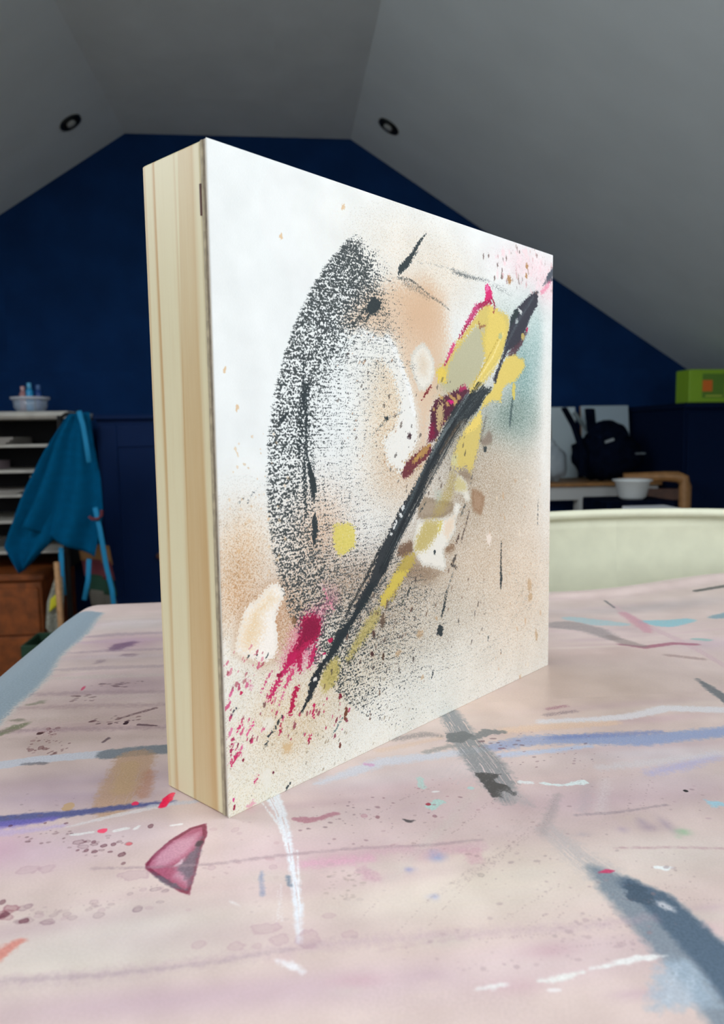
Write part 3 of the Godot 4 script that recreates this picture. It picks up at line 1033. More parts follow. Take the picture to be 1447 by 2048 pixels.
	b.stroke([547, 672, 12.7, 581, 663, 17.5, 611, 665, 17.0, 663, 674, 20.0, 701, 670, 17.3, 743, 667, 17.8], Color8(142, 160, 200), 0.8, 6, 5, 0.2, 0)
	b.stroke([597, 661, 5.5, 637, 661, 9.3, 685, 661, 5.6], Color8(120, 136, 186), 0.7, 5, 4, 0.3, 0)
	b.stroke([551, 686, 8.2, 597, 683, 6.5, 621, 679, 4.8], Color8(186, 200, 226), 0.8, 4, 3, 0.2, 0)
	b.stroke([644, 727, 7.4, 670, 720, 10.9, 703, 708, 7.2], Color8(178, 176, 216), 0.65, 8, 6, 0.25, 0)
	b.stroke([614, 715, 7.3, 652, 712, 10.1, 712, 703, 8.8], Color8(218, 212, 214), 0.6, 6, 5, 0.2, 0)
	b.stroke([417, 713, 5.2, 440, 700, 10.7, 463, 686, 13.8, 500, 681, 11.4, 539, 675, 8.3], Color8(208, 210, 220), 0.85, 5, 4, 0.15, 0)
	b.stroke([465, 666, 8.2, 514, 650, 5.1], Color8(222, 190, 166), 0.6, 4, 3, 0.2, 0)
	b.stroke([479, 647, 7.1, 504, 641, 9.6, 515, 646, 3.8], Color8(120, 112, 110), 0.6, 4, 4, 0.35, 0)
	b.stroke([452, 688, 3.7, 455, 690, 4.5], Color8(206, 150, 190), 0.8, 2, 2, 0, 0)
	b.stroke([531, 598, 16.9, 532, 631, 18.5, 532, 665, 23, 536, 701, 26, 537, 728, 23, 535, 752, 10.4], Color8(128, 134, 138), 0.85, 6, 4, 0.12, 0.25)
	b.blob([519, 641, 534, 639, 542, 648, 527, 661, 518, 658], Color8(96, 102, 104), 0.9, 1.5, 3, 0.2, 0)
	b.blob([525, 711, 542, 716, 534, 725, 541, 733, 545, 749, 541, 746, 535, 738, 534, 749, 528, 747, 526, 731], Color8(52, 56, 60), 0.97, 1, 2.5, 0.06, 0)
	b.stroke([538, 655, 5.2, 553, 643, 11.6, 565, 645, 6.0], Color8(110, 116, 118), 0.85, 2, 3, 0.2, 0)
	b.stroke([498, 674, 6.1, 518, 665, 6.2], Color8(140, 138, 134), 0.7, 3, 3, 0.3, 0)
	b.stroke([540, 746, 17.0, 548, 760, 5.5], Color8(160, 160, 162), 0.5, 6, 5, 0.35, 0)
	b.stroke([610, 615, 6.0, 637, 610, 5.0], Color8(130, 110, 116), 0.6, 3, 3, 0.4, 0)
	b.stroke([616, 602, 4.9, 633, 597, 5.0], Color8(150, 90, 110), 0.6, 3, 3, 0.4, 0)
	b.stroke([532, 665, 0.9, 499, 719, 0.8], Color8(186, 178, 180), 0.45, 1, 1.5, 0.45, 0)
	b.stroke([535, 669, 0.9, 503, 722, 0.8], Color8(186, 178, 180), 0.45, 1, 1.5, 0.45, 0)
	b.stroke([538, 672, 0.9, 506, 724, 0.8], Color8(186, 178, 180), 0.45, 1, 1.5, 0.45, 0)
	b.stroke([542, 675, 0.9, 509, 727, 0.8], Color8(186, 178, 180), 0.45, 1, 1.5, 0.45, 0)
	b.stroke([545, 678, 0.8, 512, 730, 0.8], Color8(186, 178, 180), 0.45, 1, 1.5, 0.45, 0)
	b.stroke([548, 681, 0.8, 515, 732, 0.8], Color8(186, 178, 180), 0.45, 1, 1.5, 0.45, 0)
	b.stroke([552, 684, 0.8, 518, 735, 0.8], Color8(186, 178, 180), 0.45, 1, 1.5, 0.45, 0)
	b.stroke([555, 687, 0.8, 521, 737, 0.7], Color8(186, 178, 180), 0.45, 1, 1.5, 0.45, 0)
	b.stroke([558, 690, 0.8, 524, 740, 0.7], Color8(186, 178, 180), 0.45, 1, 1.5, 0.45, 0)
	b.stroke([550, 791, 11.9, 555, 818, 15.8, 562, 836, 20], Color8(186, 180, 180), 0.6, 8, 6, 0.3, 0.3)
	b.stroke([559, 832, 6.6, 566, 850, 23, 573, 869, 33, 576, 892, 34, 580, 921, 36, 579, 945, 37], Color8(122, 136, 148), 0.85, 6, 2.5, 0.03, 0.05)
	b.stroke([572, 848, 10.8, 579, 862, 18.4, 582, 885, 19.2, 585, 909, 22, 586, 936, 24], Color8(84, 102, 120), 0.92, 4, 2, 0.02, 0.05)
	b.blob([570, 847, 577, 847, 578, 855, 579, 867, 572, 864, 565, 860], Color8(76, 92, 108), 0.9, 1, 3, 0.15, 0)
	b.blob([563, 902, 573, 905, 573, 917, 571, 931, 542, 930, 551, 914], Color8(168, 184, 198), 0.75, 6, 5, 0.15, 0)
	b.stroke([565, 907, 1.6, 551, 926, 1.8], Color8(206, 214, 222), 0.5, 3, 3, 0.3, 0.3)
	b.stroke([570, 911, 1.5, 559, 927, 1.8], Color8(206, 214, 222), 0.5, 3, 3, 0.3, 0.3)
	b.stroke([185, 657, 14.9, 213, 649, 13.1, 258, 645, 13.1, 269, 645, 11.1], Color8(206, 206, 214), 0.95, 1.5, 1.5, 0.04, 0)
	b.stroke([264, 646, 16.8, 287, 643, 16.9, 311, 642, 16.9], Color8(128, 134, 140), 0.92, 3, 2.5, 0.1, 0)
	b.stroke([208, 655, 4.2, 222, 656, 4.2], Color8(120, 116, 120), 0.7, 2, 2, 0, 0)
	b.stroke([286, 655, 28, 286, 691, 30, 285, 729, 25], Color8(190, 152, 120), 0.7, 5, 5, 0.15, 0.12)
	b.stroke([301, 681, 7.4, 302, 715, 9.0], Color8(186, 136, 112), 0.65, 5, 4, 0.15, 0)
	b.stroke([284, 667, 14.6, 287, 706, 13.6], Color8(196, 164, 120), 0.5, 5, 4, 0.2, 0)
	b.stroke([215, 739, 14.3, 238, 737, 13.3, 261, 734, 8.1, 291, 730, 6.8, 323, 727, 4.1], Color8(86, 92, 142), 0.9, 3, 2, 0.08, 0)
	b.stroke([217, 744, 10.2, 234, 742, 9.1, 253, 739, 5.3], Color8(126, 110, 196), 0.6, 3, 2, 0.15, 0)
	b.stroke([220, 753, 7.4, 243, 752, 6.3, 262, 748, 3.8], Color8(190, 170, 214), 0.55, 4, 3, 0, 0)
	b.stroke([263, 751, 1.9, 290, 740, 4.7, 322, 730, 3.4], Color8(222, 214, 214), 0.8, 1.5, 1.5, 0.1, 0)
	b.stroke([309, 731, 4.1, 325, 729, 5.5, 340, 728, 3.4], Color8(196, 196, 206), 0.8, 2, 2, 0, 0)
	b.stroke([321, 716, 3.7, 319, 723, 6.8, 317, 732, 4.7], Color8(250, 36, 84), 0.97, 1, 1, 0.05, 0)
	b.drop(299, 726, 2.2, 2.7, 0.00, Color8(246, 50, 96), 0.9, 0)
	b.drop(286, 758, 3.3, 2.4, 0.00, Color8(250, 84, 116), 0.95, 0)
	b.drop(305, 775, 1.7, 1.7, 0.00, Color8(240, 120, 130), 0.9, 0)
	b.stroke([268, 760, 2.4, 274, 760, 3.0, 281, 759, 2.4], Color8(226, 222, 220), 0.9, 0.8, 1, 0.1, 0)
	b.stroke([294, 759, 3.6, 299, 757, 3.6], Color8(230, 226, 224), 0.9, 0.8, 1, 0, 0)
	b.drop(301, 757, 1.2, 1.2, 0.00, Color8(226, 222, 220), 0.8, 0)
	b.stroke([305, 758, 2.8, 307, 755, 2.4], Color8(230, 226, 224), 0.9, 0.8, 1, 0, 0)
	b.stroke([326, 757, 1.8, 332, 756, 2.5], Color8(236, 232, 230), 0.9, 0.6, 0.5, 0, 0)
	b.drop(257, 725, 3.5, 5.4, 0.00, Color8(200, 164, 120), 0.8, 0)
	b.blob([347, 757, 349, 770, 347, 787, 347, 802, 346, 821, 346, 829, 341, 826, 335, 820, 324, 808, 319, 802, 318, 797, 322, 786, 328, 774, 338, 761], Color8(170, 84, 112), 0.95, 1, 0.5, 0, 0.7)
	b.blob([344, 767, 343, 781, 337, 793, 329, 800, 322, 800, 323, 788, 330, 776], Color8(206, 150, 168), 0.95, 5, 1.5, 0, 0)
	b.blob([338, 795, 345, 809, 344, 821, 335, 811], Color8(200, 150, 168), 0.85, 4, 1.5, 0, 0)
	b.blob([346, 772, 347, 787, 346, 804, 345, 821, 341, 811, 336, 805, 338, 797, 343, 786], Color8(112, 98, 112), 0.9, 3, 2, 0.05, 0)
	b.blob([320, 802, 334, 815, 346, 826, 335, 821, 323, 807], Color8(104, 98, 110), 0.85, 1.5, 1.5, 0, 0)
	b.stroke([334, 802, 1.4, 337, 799, 2.5, 339, 793, 0.7], Color8(214, 186, 194), 0.85, 1, 0.8, 0, 0)
	b.stroke([345, 781, 3.3, 346, 778, 3.3], Color8(60, 44, 56), 0.85, 1, 1, 0.2, 0)
	b.stroke([386, 726, 10.3, 391, 746, 7.7, 394, 765, 6.0, 397, 788, 4.0, 399, 818, 3.7, 401, 844, 5.0, 401, 872, 2.3], Color8(232, 235, 240), 0.95, 2, 1.5, 0.1, 0.3)
	b.stroke([380, 735, 1.1, 391, 765, 1.6, 395, 788, 1.2], Color8(238, 240, 242), 0.85, 0.8, 0.8, 0.1, 0)
	b.stroke([401, 794, 1.4, 402, 823, 1.6, 401, 870, 1.2], Color8(240, 242, 244), 0.8, 1, 1, 0.2, 0.3)
	b.stroke([392, 826, 3.1, 391, 855, 3.9], Color8(232, 230, 232), 0.5, 2, 2, 0.5, 0.45)
	b.stroke([390, 882, 1.7, 396, 886, 4.4, 402, 891, 2.7], Color8(240, 238, 240), 0.85, 2, 2, 0.2, 0)
	b.stroke([366, 836, 1.0, 372, 841, 1.3], Color8(236, 234, 232), 0.7, 1, 1, 0.2, 0)
	b.stroke([382, 813, 1.3, 382, 820, 2.1, 383, 833, 2.0], Color8(134, 146, 176), 0.7, 2, 1.5, 0.1, 0)
	b.stroke([396, 819, 2.4, 397, 827, 2.3], Color8(110, 130, 150), 0.8, 1.5, 1.5, 0.1, 0)
	b.stroke([268, 882, 4.3, 297, 883, 4.4, 336, 882, 3.9, 375, 878, 4.0, 411, 875, 4.8, 439, 875, 4.1, 472, 875, 3.5, 527, 877, 2.8, 570, 875, 2.8], Color8(192, 164, 174), 0.5, 8, 4, 0.05, 0)
	b.stroke([267, 881, 1.2, 314, 883, 1.3, 361, 881, 1.3, 411, 874, 1.0], Color8(160, 138, 150), 0.35, 3, 2, 0.2, 0)
	b.stroke([289, 798, 1.4, 322, 801, 1.9, 354, 802, 2.0, 392, 798, 2.5, 432, 796, 2.1, 477, 798, 2.6, 507, 796, 2.1], Color8(164, 138, 146), 0.6, 2, 1.5, 0.15, 0)
	b.stroke([438, 801, 6.1, 460, 800, 7.2, 478, 806, 8.0, 505, 802, 6.8], Color8(206, 168, 178), 0.6, 6, 4, 0.2, 0)
	b.stroke([436, 818, 5.6, 441, 825, 6.9], Color8(196, 150, 166), 0.6, 5, 4, 0, 0)
	b.stroke([406, 808, 6.8, 425, 808, 7.8, 442, 807, 4.9], Color8(216, 164, 184), 0.7, 6, 4, 0.2, 0)
	b.stroke([579, 814, 1.5, 608, 817, 1.6, 639, 822, 1.6], Color8(190, 150, 156), 0.6, 2, 1.5, 0.1, 0)
	b.stroke([572, 776, 2.3, 597, 776, 2.3, 632, 771, 1.7], Color8(150, 132, 140), 0.6, 2, 1.5, 0.2, 0)
	b.stroke([523, 733, 3.9, 495, 772, 5.1, 471, 802, 6.1, 450, 829, 4.5], Color8(206, 200, 190), 0.35, 6, 5, 0.35, 0)
	b.stroke([543, 790, 0.7, 487, 838, 0.6], Color8(166, 146, 142), 0.5, 0.8, 1.2, 0.5, 0)
	b.stroke([540, 792, 0.7, 484, 839, 0.6], Color8(166, 146, 142), 0.5, 0.8, 1.2, 0.5, 0)
	b.stroke([536, 794, 0.7, 481, 841, 0.6], Color8(166, 146, 142), 0.5, 0.8, 1.2, 0.5, 0)
	b.stroke([533, 795, 0.7, 479, 842, 0.6], Color8(166, 146, 142), 0.5, 0.8, 1.2, 0.5, 0)
	b.stroke([530, 797, 0.7, 476, 843, 0.6], Color8(166, 146, 142), 0.5, 0.8, 1.2, 0.5, 0)
	b.stroke([527, 799, 0.7, 473, 845, 0.6], Color8(166, 146, 142), 0.5, 0.8, 1.2, 0.5, 0)
	b.stroke([523, 801, 0.7, 471, 846, 0.6], Color8(166, 146, 142), 0.5, 0.8, 1.2, 0.5, 0)
	b.stroke([520, 802, 0.7, 468, 847, 0.6], Color8(166, 146, 142), 0.5, 0.8, 1.2, 0.5, 0)
	b.stroke([517, 804, 0.7, 466, 849, 0.6], Color8(166, 146, 142), 0.5, 0.8, 1.2, 0.5, 0)
	b.stroke([514, 806, 0.7, 463, 850, 0.6], Color8(166, 146, 142), 0.5, 0.8, 1.2, 0.5, 0)
	b.stroke([574, 744, 0.7, 541, 784, 0.7], Color8(170, 150, 146), 0.5, 0.8, 1.2, 0.5, 0)
	b.stroke([569, 747, 0.7, 536, 787, 0.7], Color8(170, 150, 146), 0.5, 0.8, 1.2, 0.5, 0)
	b.stroke([564, 750, 0.7, 531, 790, 0.7], Color8(170, 150, 146), 0.5, 0.8, 1.2, 0.5, 0)
	b.stroke([558, 754, 0.7, 527, 792, 0.7], Color8(170, 150, 146), 0.5, 0.8, 1.2, 0.5, 0)
	b.stroke([553, 757, 0.7, 522, 795, 0.6], Color8(170, 150, 146), 0.5, 0.8, 1.2, 0.5, 0)
	b.stroke([548, 760, 0.7, 518, 798, 0.6], Color8(170, 150, 146), 0.5, 0.8, 1.2, 0.5, 0)
	b.stroke([570, 750, 4.4, 556, 774, 6.7, 544, 793, 4.8], Color8(170, 158, 158), 0.6, 4, 3, 0.3, 0)
	b.stroke([595, 739, 4.4, 578, 771, 5.9], Color8(186, 172, 176), 0.5, 6, 4, 0.3, 0)
	b.stroke([609, 734, 6.3, 589, 772, 7.0], Color8(222, 210, 208), 0.5, 6, 4, 0.3, 0)
	b.blob([492, 805, 505, 804, 502, 819, 495, 820], Color8(206, 160, 172), 0.5, 3, 3, 0.1, 0)
	b.stroke([438, 882, 1.3, 483, 877, 1.4], Color8(190, 158, 168), 0.4, 2, 2, 0.3, 0)
	b.stroke([560, 836, 1.2, 566, 835, 3.5, 569, 835, 1.4], Color8(206, 70, 110), 0.95, 0.8, 0.6, 0, 0)
	b.stroke([486, 716, 5.6, 485, 728, 4.8], Color8(178, 212, 204), 0.85, 1.5, 3, 0.3, 0.1)
	b.blob([485, 749, 493, 744, 496, 750, 491, 754, 485, 760, 483, 754], Color8(178, 214, 206), 0.9, 1, 2.5, 0.22, 0)
	b.drop(485, 751, 1.6, 1.9, 0.00, Color8(170, 30, 60), 0.95, 0)
	b.drop(517, 733, 2.3, 2.1, 0.00, Color8(180, 214, 210), 0.8, 0)
	b.drop(493, 735, 3.2, 1.4, 0.00, Color8(236, 236, 234), 0.8, 0)
	b.stroke([566, 733, 3.7, 577, 737, 2.8, 593, 735, 6.6], Color8(228, 240, 238), 0.92, 1, 2, 0.2, 0)
	b.stroke([552, 729, 4.5, 559, 731, 3.7], Color8(232, 236, 236), 0.85, 1, 1.5, 0.2, 0)
	b.blob([660, 768, 668, 772, 668, 777, 658, 777], Color8(160, 206, 222), 0.85, 2, 3, 0.2, 0)
	b.stroke([593, 835, 2.4, 597, 836, 4.8, 601, 836, 1.9], Color8(244, 246, 244), 0.95, 1, 1.5, 0.12, 0)
	b.stroke([474, 911, 1.4, 482, 910, 3.3, 489, 909, 1.6], Color8(236, 234, 230), 0.92, 1.5, 1.5, 0.1, 0)
	b.stroke([502, 909, 1.7, 510, 909, 3.8, 523, 906, 1.9], Color8(234, 232, 226), 0.92, 1.5, 1.5, 0.1, 0)
	b.stroke([527, 905, 1.4, 539, 903, 2.8, 550, 901, 4.2, 564, 901, 1.3], Color8(236, 234, 230), 0.92, 1.5, 1.5, 0.1, 0)
	b.stroke([580, 865, 5.7, 583, 871, 3.2], Color8(236, 230, 230), 0.7, 3, 3, 0.25, 0)
	b.drop(507, 915, 2.9, 1.1, 0.00, Color8(240, 232, 230), 0.8, 0)
	b.blob([465, 766, 469, 768, 473, 770, 469, 772], Color8(50, 46, 52), 0.9, 0.8, 1.5, 0.2, 0)
	b.drop(654, 755, 1.6, 1.6, 0.00, Color8(30, 26, 28), 0.95, 0)
	b.drop(443, 760, 2.1, 2.4, 0.00, Color8(190, 130, 146), 0.8, 0.5)
	b.stroke([401, 759, 4.5, 407, 761, 7.2, 416, 760, 4.6, 426, 755, 4.2, 425, 753, 1.7], Color8(176, 110, 128), 0.75, 1.5, 2, 0.15, 0)
	b.drop(451, 763, 1.2, 1.8, 0.00, Color8(150, 100, 110), 0.8, 0)
	b.drop(486, 766, 1.2, 1.8, 0.00, Color8(120, 60, 80), 0.8, 0.5)
	b.drop(498, 830, 1.8, 2.2, 0.00, Color8(150, 134, 128), 0.7, 0.6)
	b.stroke([264, 865, 8.3, 268, 859, 6.8, 272, 855, 3.0], Color8(214, 130, 116), 0.8, 3, 3, 0.15, 0)
	b.stroke([165, 594, 9.8, 173, 583, 12.6, 180, 575, 6.7], Color8(110, 116, 84), 0.75, 4, 3, 0.25, 0)
	b.stroke([167, 566, 5.9, 174, 566, 5.9], Color8(110, 110, 90), 0.7, 3, 3, 0.2, 0)
	b.stroke([169, 530, 5.3, 178, 524, 8.1], Color8(126, 126, 104), 0.6, 5, 4, 0.2, 0)
	b.stroke([209, 328, 13.8, 214, 307, 22, 221, 294, 13.0], Color8(120, 92, 118), 0.75, 8, 6, 0.2, 0)
	b.stroke([204, 379, 5.3, 202, 393, 6.9], Color8(130, 110, 120), 0.6, 6, 5, 0.3, 0)
	b.stroke([225, 359, 11.8, 229, 360, 15.7], Color8(110, 84, 100), 0.6, 6, 4, 0.2, 0)
	b.stroke([168, 183, 11.9, 187, 175, 25, 233, 173, 17.1], Color8(226, 214, 212), 0.5, 7, 6, 0.15, 0)
	b.stroke([167, 252, 9.3, 193, 246, 18.5, 245, 247, 12.8], Color8(168, 150, 156), 0.5, 7, 6, 0.15, 0)
	b.stroke([167, 286, 9.9, 196, 281, 19.6, 250, 282, 13.6], Color8(206, 176, 190), 0.5, 7, 6, 0.15, 0)
	b.stroke([166, 336, 6.6, 200, 333, 13.0, 258, 335, 9.1], Color8(170, 146, 156), 0.5, 7, 6, 0.15, 0)
	b.stroke([166, 366, 8.1, 203, 363, 16.1, 263, 367, 11.2], Color8(208, 190, 190), 0.5, 7, 6, 0.15, 0)
	b.stroke([166, 420, 8.8, 208, 419, 17.5, 272, 423, 12.2], Color8(176, 156, 160), 0.5, 7, 6, 0.15, 0)
	b.stroke([165, 455, 6.4, 211, 455, 12.7, 277, 460, 8.9], Color8(206, 194, 184), 0.5, 7, 6, 0.15, 0)
	b.stroke([165, 502, 5.6, 215, 504, 11.1, 285, 510, 7.7], Color8(164, 140, 144), 0.5, 7, 6, 0.15, 0)
	b.stroke([165, 514, 4.0, 216, 516, 8.0, 287, 522, 5.6], Color8(204, 186, 176), 0.5, 7, 6, 0.15, 0)
	b.stroke([164, 537, 5.0, 218, 539, 10.0, 290, 546, 7.0], Color8(170, 142, 144), 0.5, 7, 6, 0.15, 0)
	b.stroke([164, 567, 5.7, 221, 570, 11.3, 295, 577, 7.9], Color8(200, 180, 168), 0.5, 7, 6, 0.15, 0)
	b.stroke([164, 588, 3.2, 223, 592, 6.3, 299, 599, 4.4], Color8(158, 132, 134), 0.5, 7, 6, 0.15, 0)
	b.stroke([163, 606, 4.0, 224, 610, 7.9, 302, 618, 5.5], Color8(196, 172, 164), 0.5, 7, 6, 0.15, 0)
	b.spatter(19, 290, 774, 20, 12, 0.8, 2.55, 0.20, 1.3, [Color8(92, 56, 62), Color8(120, 84, 92)], 0.68, 0.7)
	b.spatter(22, 257, 761, 20, 8, 0.48, 1.2, 0.00, 1.3, [Color8(92, 56, 62)], 0.595, 0.3)
	b.spatter(25, 283, 835, 32, 8, 0.8, 3, 0.00, 1.4, [Color8(150, 120, 128), Color8(140, 106, 118)], 0.51, 0.65)
	b.spatter(7, 325, 826, 10, 13, 1.2, 2.7, 0.00, 1.3, [Color8(120, 90, 104)], 0.595, 0.75)
	b.spatter(6, 256, 832, 5, 5, 1.6, 3.75, 0.40, 1.5, [Color8(130, 60, 76)], 0.595, 0.5)
	b.drop(268, 840, 2.4, 2.0, 0.00, Color8(156, 104, 118), 0.7, 0.5)
	b.spatter(37, 207, 611, 9, 26, 0.48, 2.4, 1.20, 1.3, [Color8(100, 56, 58), Color8(130, 84, 84)], 0.68, 0.4)
	b.spatter(18, 254, 576, 24, 9, 0.64, 1.95, -0.60, 1.5, [Color8(104, 70, 70), Color8(84, 56, 60)], 0.68, 0)
	b.spatter(15, 223, 628, 9, 17, 0.48, 1.65, -1.00, 1.6, [Color8(110, 70, 70)], 0.68, 0)
	b.spatter(19, 234, 482, 28, 15, 0.64, 2.4, 0.10, 1.6, [Color8(110, 88, 92), Color8(90, 66, 72)], 0.595, 0)
	b.spatter(15, 213, 520, 13, 10, 0.64, 2.1, 0.10, 1.8, [Color8(110, 84, 84)], 0.595, 0)
	b.drop(265, 585, 2.1, 3.3, 0.00, Color8(60, 40, 46), 0.95, 0)
	b.drop(199, 598, 2.8, 2.5, 0.00, Color8(80, 50, 50), 0.95, 0)
	b.drop(206, 491, 1.4, 5.8, 0.00, Color8(206, 80, 110), 0.9, 0)
	b.stroke([255, 623, 2.0, 258, 615, 3.4], Color8(100, 80, 84), 0.8, 1, 1, 0.2, 0)
	b.stroke([276, 590, 4.0, 290, 594, 3.0], Color8(100, 76, 80), 0.8, 1, 1, 0.2, 0)
	b.stroke([255, 575, 3.3, 283, 553, 4.6], Color8(104, 78, 80), 0.7, 1, 1, 0.35, 0)
	b.spatter(45, 434, 764, 33, 35, 0.32, 0.975, 0.30, 1.3, [Color8(140, 100, 112), Color8(110, 80, 90)], 0.595, 0)
	b.spatter(52, 497, 784, 52, 33, 0.32, 1.2, -0.40, 1.4, [Color8(140, 106, 110), Color8(160, 110, 124)], 0.51, 0.4)
	b.spatter(90, 553, 841, 61, 51, 0.32, 1.35, -0.30, 1.3, [Color8(170, 142, 146), Color8(150, 126, 130)], 0.4675, 0)
	b.spatter(67, 505, 883, 63, 20, 0.4, 1.5, 0.00, 1.3, [Color8(160, 132, 140), Color8(176, 146, 152)], 0.51, 0.3)
	b.spatter(45, 613, 762, 56, 37, 0.32, 1.2, 0.20, 1.4, [Color8(150, 120, 126), Color8(186, 150, 160)], 0.51, 0)
	b.spatter(45, 589, 682, 57, 34, 0.4, 1.35, -0.50, 1.6, [Color8(110, 84, 92), Color8(140, 100, 110)], 0.595, 0)
	b.spatter(30, 495, 740, 38, 26, 0.32, 1.125, 0.30, 1.3, [Color8(130, 90, 100), Color8(170, 110, 124)], 0.595, 0)
	b.spatter(37, 412, 841, 40, 33, 0.4, 1.5, 0.10, 1.4, [Color8(190, 168, 168), Color8(170, 150, 152)], 0.425, 0.4)
	b.spatter(18, 369, 789, 33, 31, 0.48, 1.8, 0.40, 1.4, [Color8(186, 140, 150), Color8(160, 120, 130)], 0.425, 0.4)
	b.spatter(45, 425, 830, 12, 13, 0.32, 1.05, 0.10, 1.4, [Color8(166, 146, 138), Color8(150, 130, 124)], 0.425, 0)
	b.spatter(22, 234, 726, 28, 26, 0.4, 1.35, 0.20, 1.6, [Color8(140, 110, 124), Color8(110, 84, 96)], 0.51, 0.3)
	b.spatter(12, 555, 668, 22, 12, 0.64, 1.8, 0.00, 1.5, [Color8(110, 56, 76), Color8(90, 60, 70)], 0.68, 0)
	b.drop(385, 860, 7.6, 4.0, 0.00, Color8(186, 150, 160), 0.5, 0.55)
	b.drop(372, 871, 4.1, 3.1, 0.00, Color8(186, 150, 160), 0.5, 0.55)
	b.drop(392, 869, 4.6, 4.2, 0.00, Color8(186, 150, 160), 0.5, 0.55)
	b.drop(405, 870, 6.0, 6.3, 0.00, Color8(186, 150, 160), 0.5, 0.55)
	b.drop(382, 872, 2.3, 2.1, 0.00, Color8(186, 150, 160), 0.5, 0.55)
	b.drop(416, 854, 3.4, 2.3, 0.00, Color8(186, 150, 160), 0.5, 0.55)
	b.drop(355, 868, 3.2, 2.8, 0.00, Color8(186, 150, 160), 0.5, 0.55)
	b.drop(425, 869, 4.2, 2.8, 0.00, Color8(186, 150, 160), 0.5, 0.55)
	b.drop(388, 809, 2.2, 2.4, 0.00, Color8(186, 150, 160), 0.5, 0.55)
	b.drop(314, 807, 9.1, 5.2, 0.00, Color8(186, 150, 160), 0.5, 0.55)
	b.drop(256, 795, 6.6, 4.0, 0.00, Color8(186, 150, 160), 0.5, 0.55)
	b.drop(265, 795, 4.9, 4.0, 0.00, Color8(186, 150, 160), 0.5, 0.55)
	b.drop(355, 805, 2.2, 2.4, 0.00, Color8(186, 150, 160), 0.5, 0.55)
	b.drop(321, 821, 2.1, 1.6, 0.00, Color8(186, 150, 160), 0.5, 0.55)
	b.drop(330, 821, 1.6, 1.8, 0.00, Color8(186, 150, 160), 0.5, 0.55)
	b.drop(327, 837, 2.0, 1.6, 0.00, Color8(186, 150, 160), 0.5, 0.55)
	b.drop(347, 841, 1.5, 1.2, 0.00, Color8(186, 150, 160), 0.5, 0.55)
	b.drop(304, 836, 2.0, 1.6, 0.00, Color8(186, 150, 160), 0.5, 0.55)
	b.drop(287, 840, 1.5, 1.6, 0.00, Color8(186, 150, 160), 0.5, 0.55)
	b.drop(274, 837, 2.5, 2.0, 0.00, Color8(186, 150, 160), 0.5, 0.55)
	b.drop(365, 767, 2.4, 2.9, 0.00, Color8(186, 150, 160), 0.5, 0.55)
	b.drop(368, 771, 1.5, 1.7, 0.00, Color8(186, 150, 160), 0.5, 0.55)
	b.stroke([434, 909, 17.0, 483, 918, 16.8], Color8(208, 184, 186), 0.3, 20, 8, 0, 0)
	b.drop(544, 786, 0.2, 0.2, -0.50, Color8(140, 110, 114), 0.6, 0)
	b.drop(541, 789, 0.2, 0.2, -0.50, Color8(140, 110, 114), 0.6, 0)
	b.drop(536, 793, 0.4, 0.2, -0.50, Color8(140, 110, 114), 0.6, 0)
	b.drop(535, 795, 0.3, 0.3, -0.50, Color8(140, 110, 114), 0.6, 0)
	b.drop(530, 799, 0.3, 0.3, -0.50, Color8(140, 110, 114), 0.6, 0)
	b.drop(528, 801, 0.3, 0.3, -0.50, Color8(140, 110, 114), 0.6, 0)
	b.drop(527, 802, 0.3, 0.2, -0.50, Color8(140, 110, 114), 0.6, 0)
	b.drop(526, 804, 0.3, 0.3, -0.50, Color8(140, 110, 114), 0.6, 0)
	b.drop(521, 808, 0.4, 0.2, -0.50, Color8(140, 110, 114), 0.6, 0)
	b.drop(520, 810, 0.4, 0.3, -0.50, Color8(140, 110, 114), 0.6, 0)
	b.drop(515, 814, 0.2, 0.3, -0.50, Color8(140, 110, 114), 0.6, 0)
	b.drop(514, 816, 0.4, 0.3, -0.50, Color8(140, 110, 114), 0.6, 0)
	b.drop(513, 817, 0.2, 0.2, -0.50, Color8(140, 110, 114), 0.6, 0)
	b.drop(511, 819, 0.3, 0.3, -0.50, Color8(140, 110, 114), 0.6, 0)
	b.drop(508, 821, 0.3, 0.3, -0.50, Color8(140, 110, 114), 0.6, 0)
	b.drop(507, 823, 0.3, 0.3, -0.50, Color8(140, 110, 114), 0.6, 0)
	b.drop(504, 825, 0.3, 0.3, -0.50, Color8(140, 110, 114), 0.6, 0)
	b.drop(503, 826, 0.3, 0.2, -0.50, Color8(140, 110, 114), 0.6, 0)
	b.drop(502, 828, 0.2, 0.3, -0.50, Color8(140, 110, 114), 0.6, 0)
	b.drop(540, 786, 0.4, 0.3, -0.50, Color8(140, 110, 114), 0.6, 0)
	b.drop(538, 787, 0.4, 0.3, -0.50, Color8(140, 110, 114), 0.6, 0)
	b.drop(537, 789, 0.2, 0.4, -0.50, Color8(140, 110, 114), 0.6, 0)
	b.drop(534, 792, 0.2, 0.3, -0.50, Color8(140, 110, 114), 0.6, 0)
	b.drop(532, 794, 0.2, 0.2, -0.50, Color8(140, 110, 114), 0.6, 0)
	b.drop(529, 796, 0.3, 0.2, -0.50, Color8(140, 110, 114), 0.6, 0)
	b.drop(528, 798, 0.3, 0.3, -0.50, Color8(140, 110, 114), 0.6, 0)
	b.drop(525, 800, 0.2, 0.4, -0.50, Color8(140, 110, 114), 0.6, 0)
	b.drop(524, 801, 0.4, 0.3, -0.50, Color8(140, 110, 114), 0.6, 0)
	b.drop(521, 804, 0.4, 0.4, -0.50, Color8(140, 110, 114), 0.6, 0)
	b.drop(519, 805, 0.4, 0.3, -0.50, Color8(140, 110, 114), 0.6, 0)
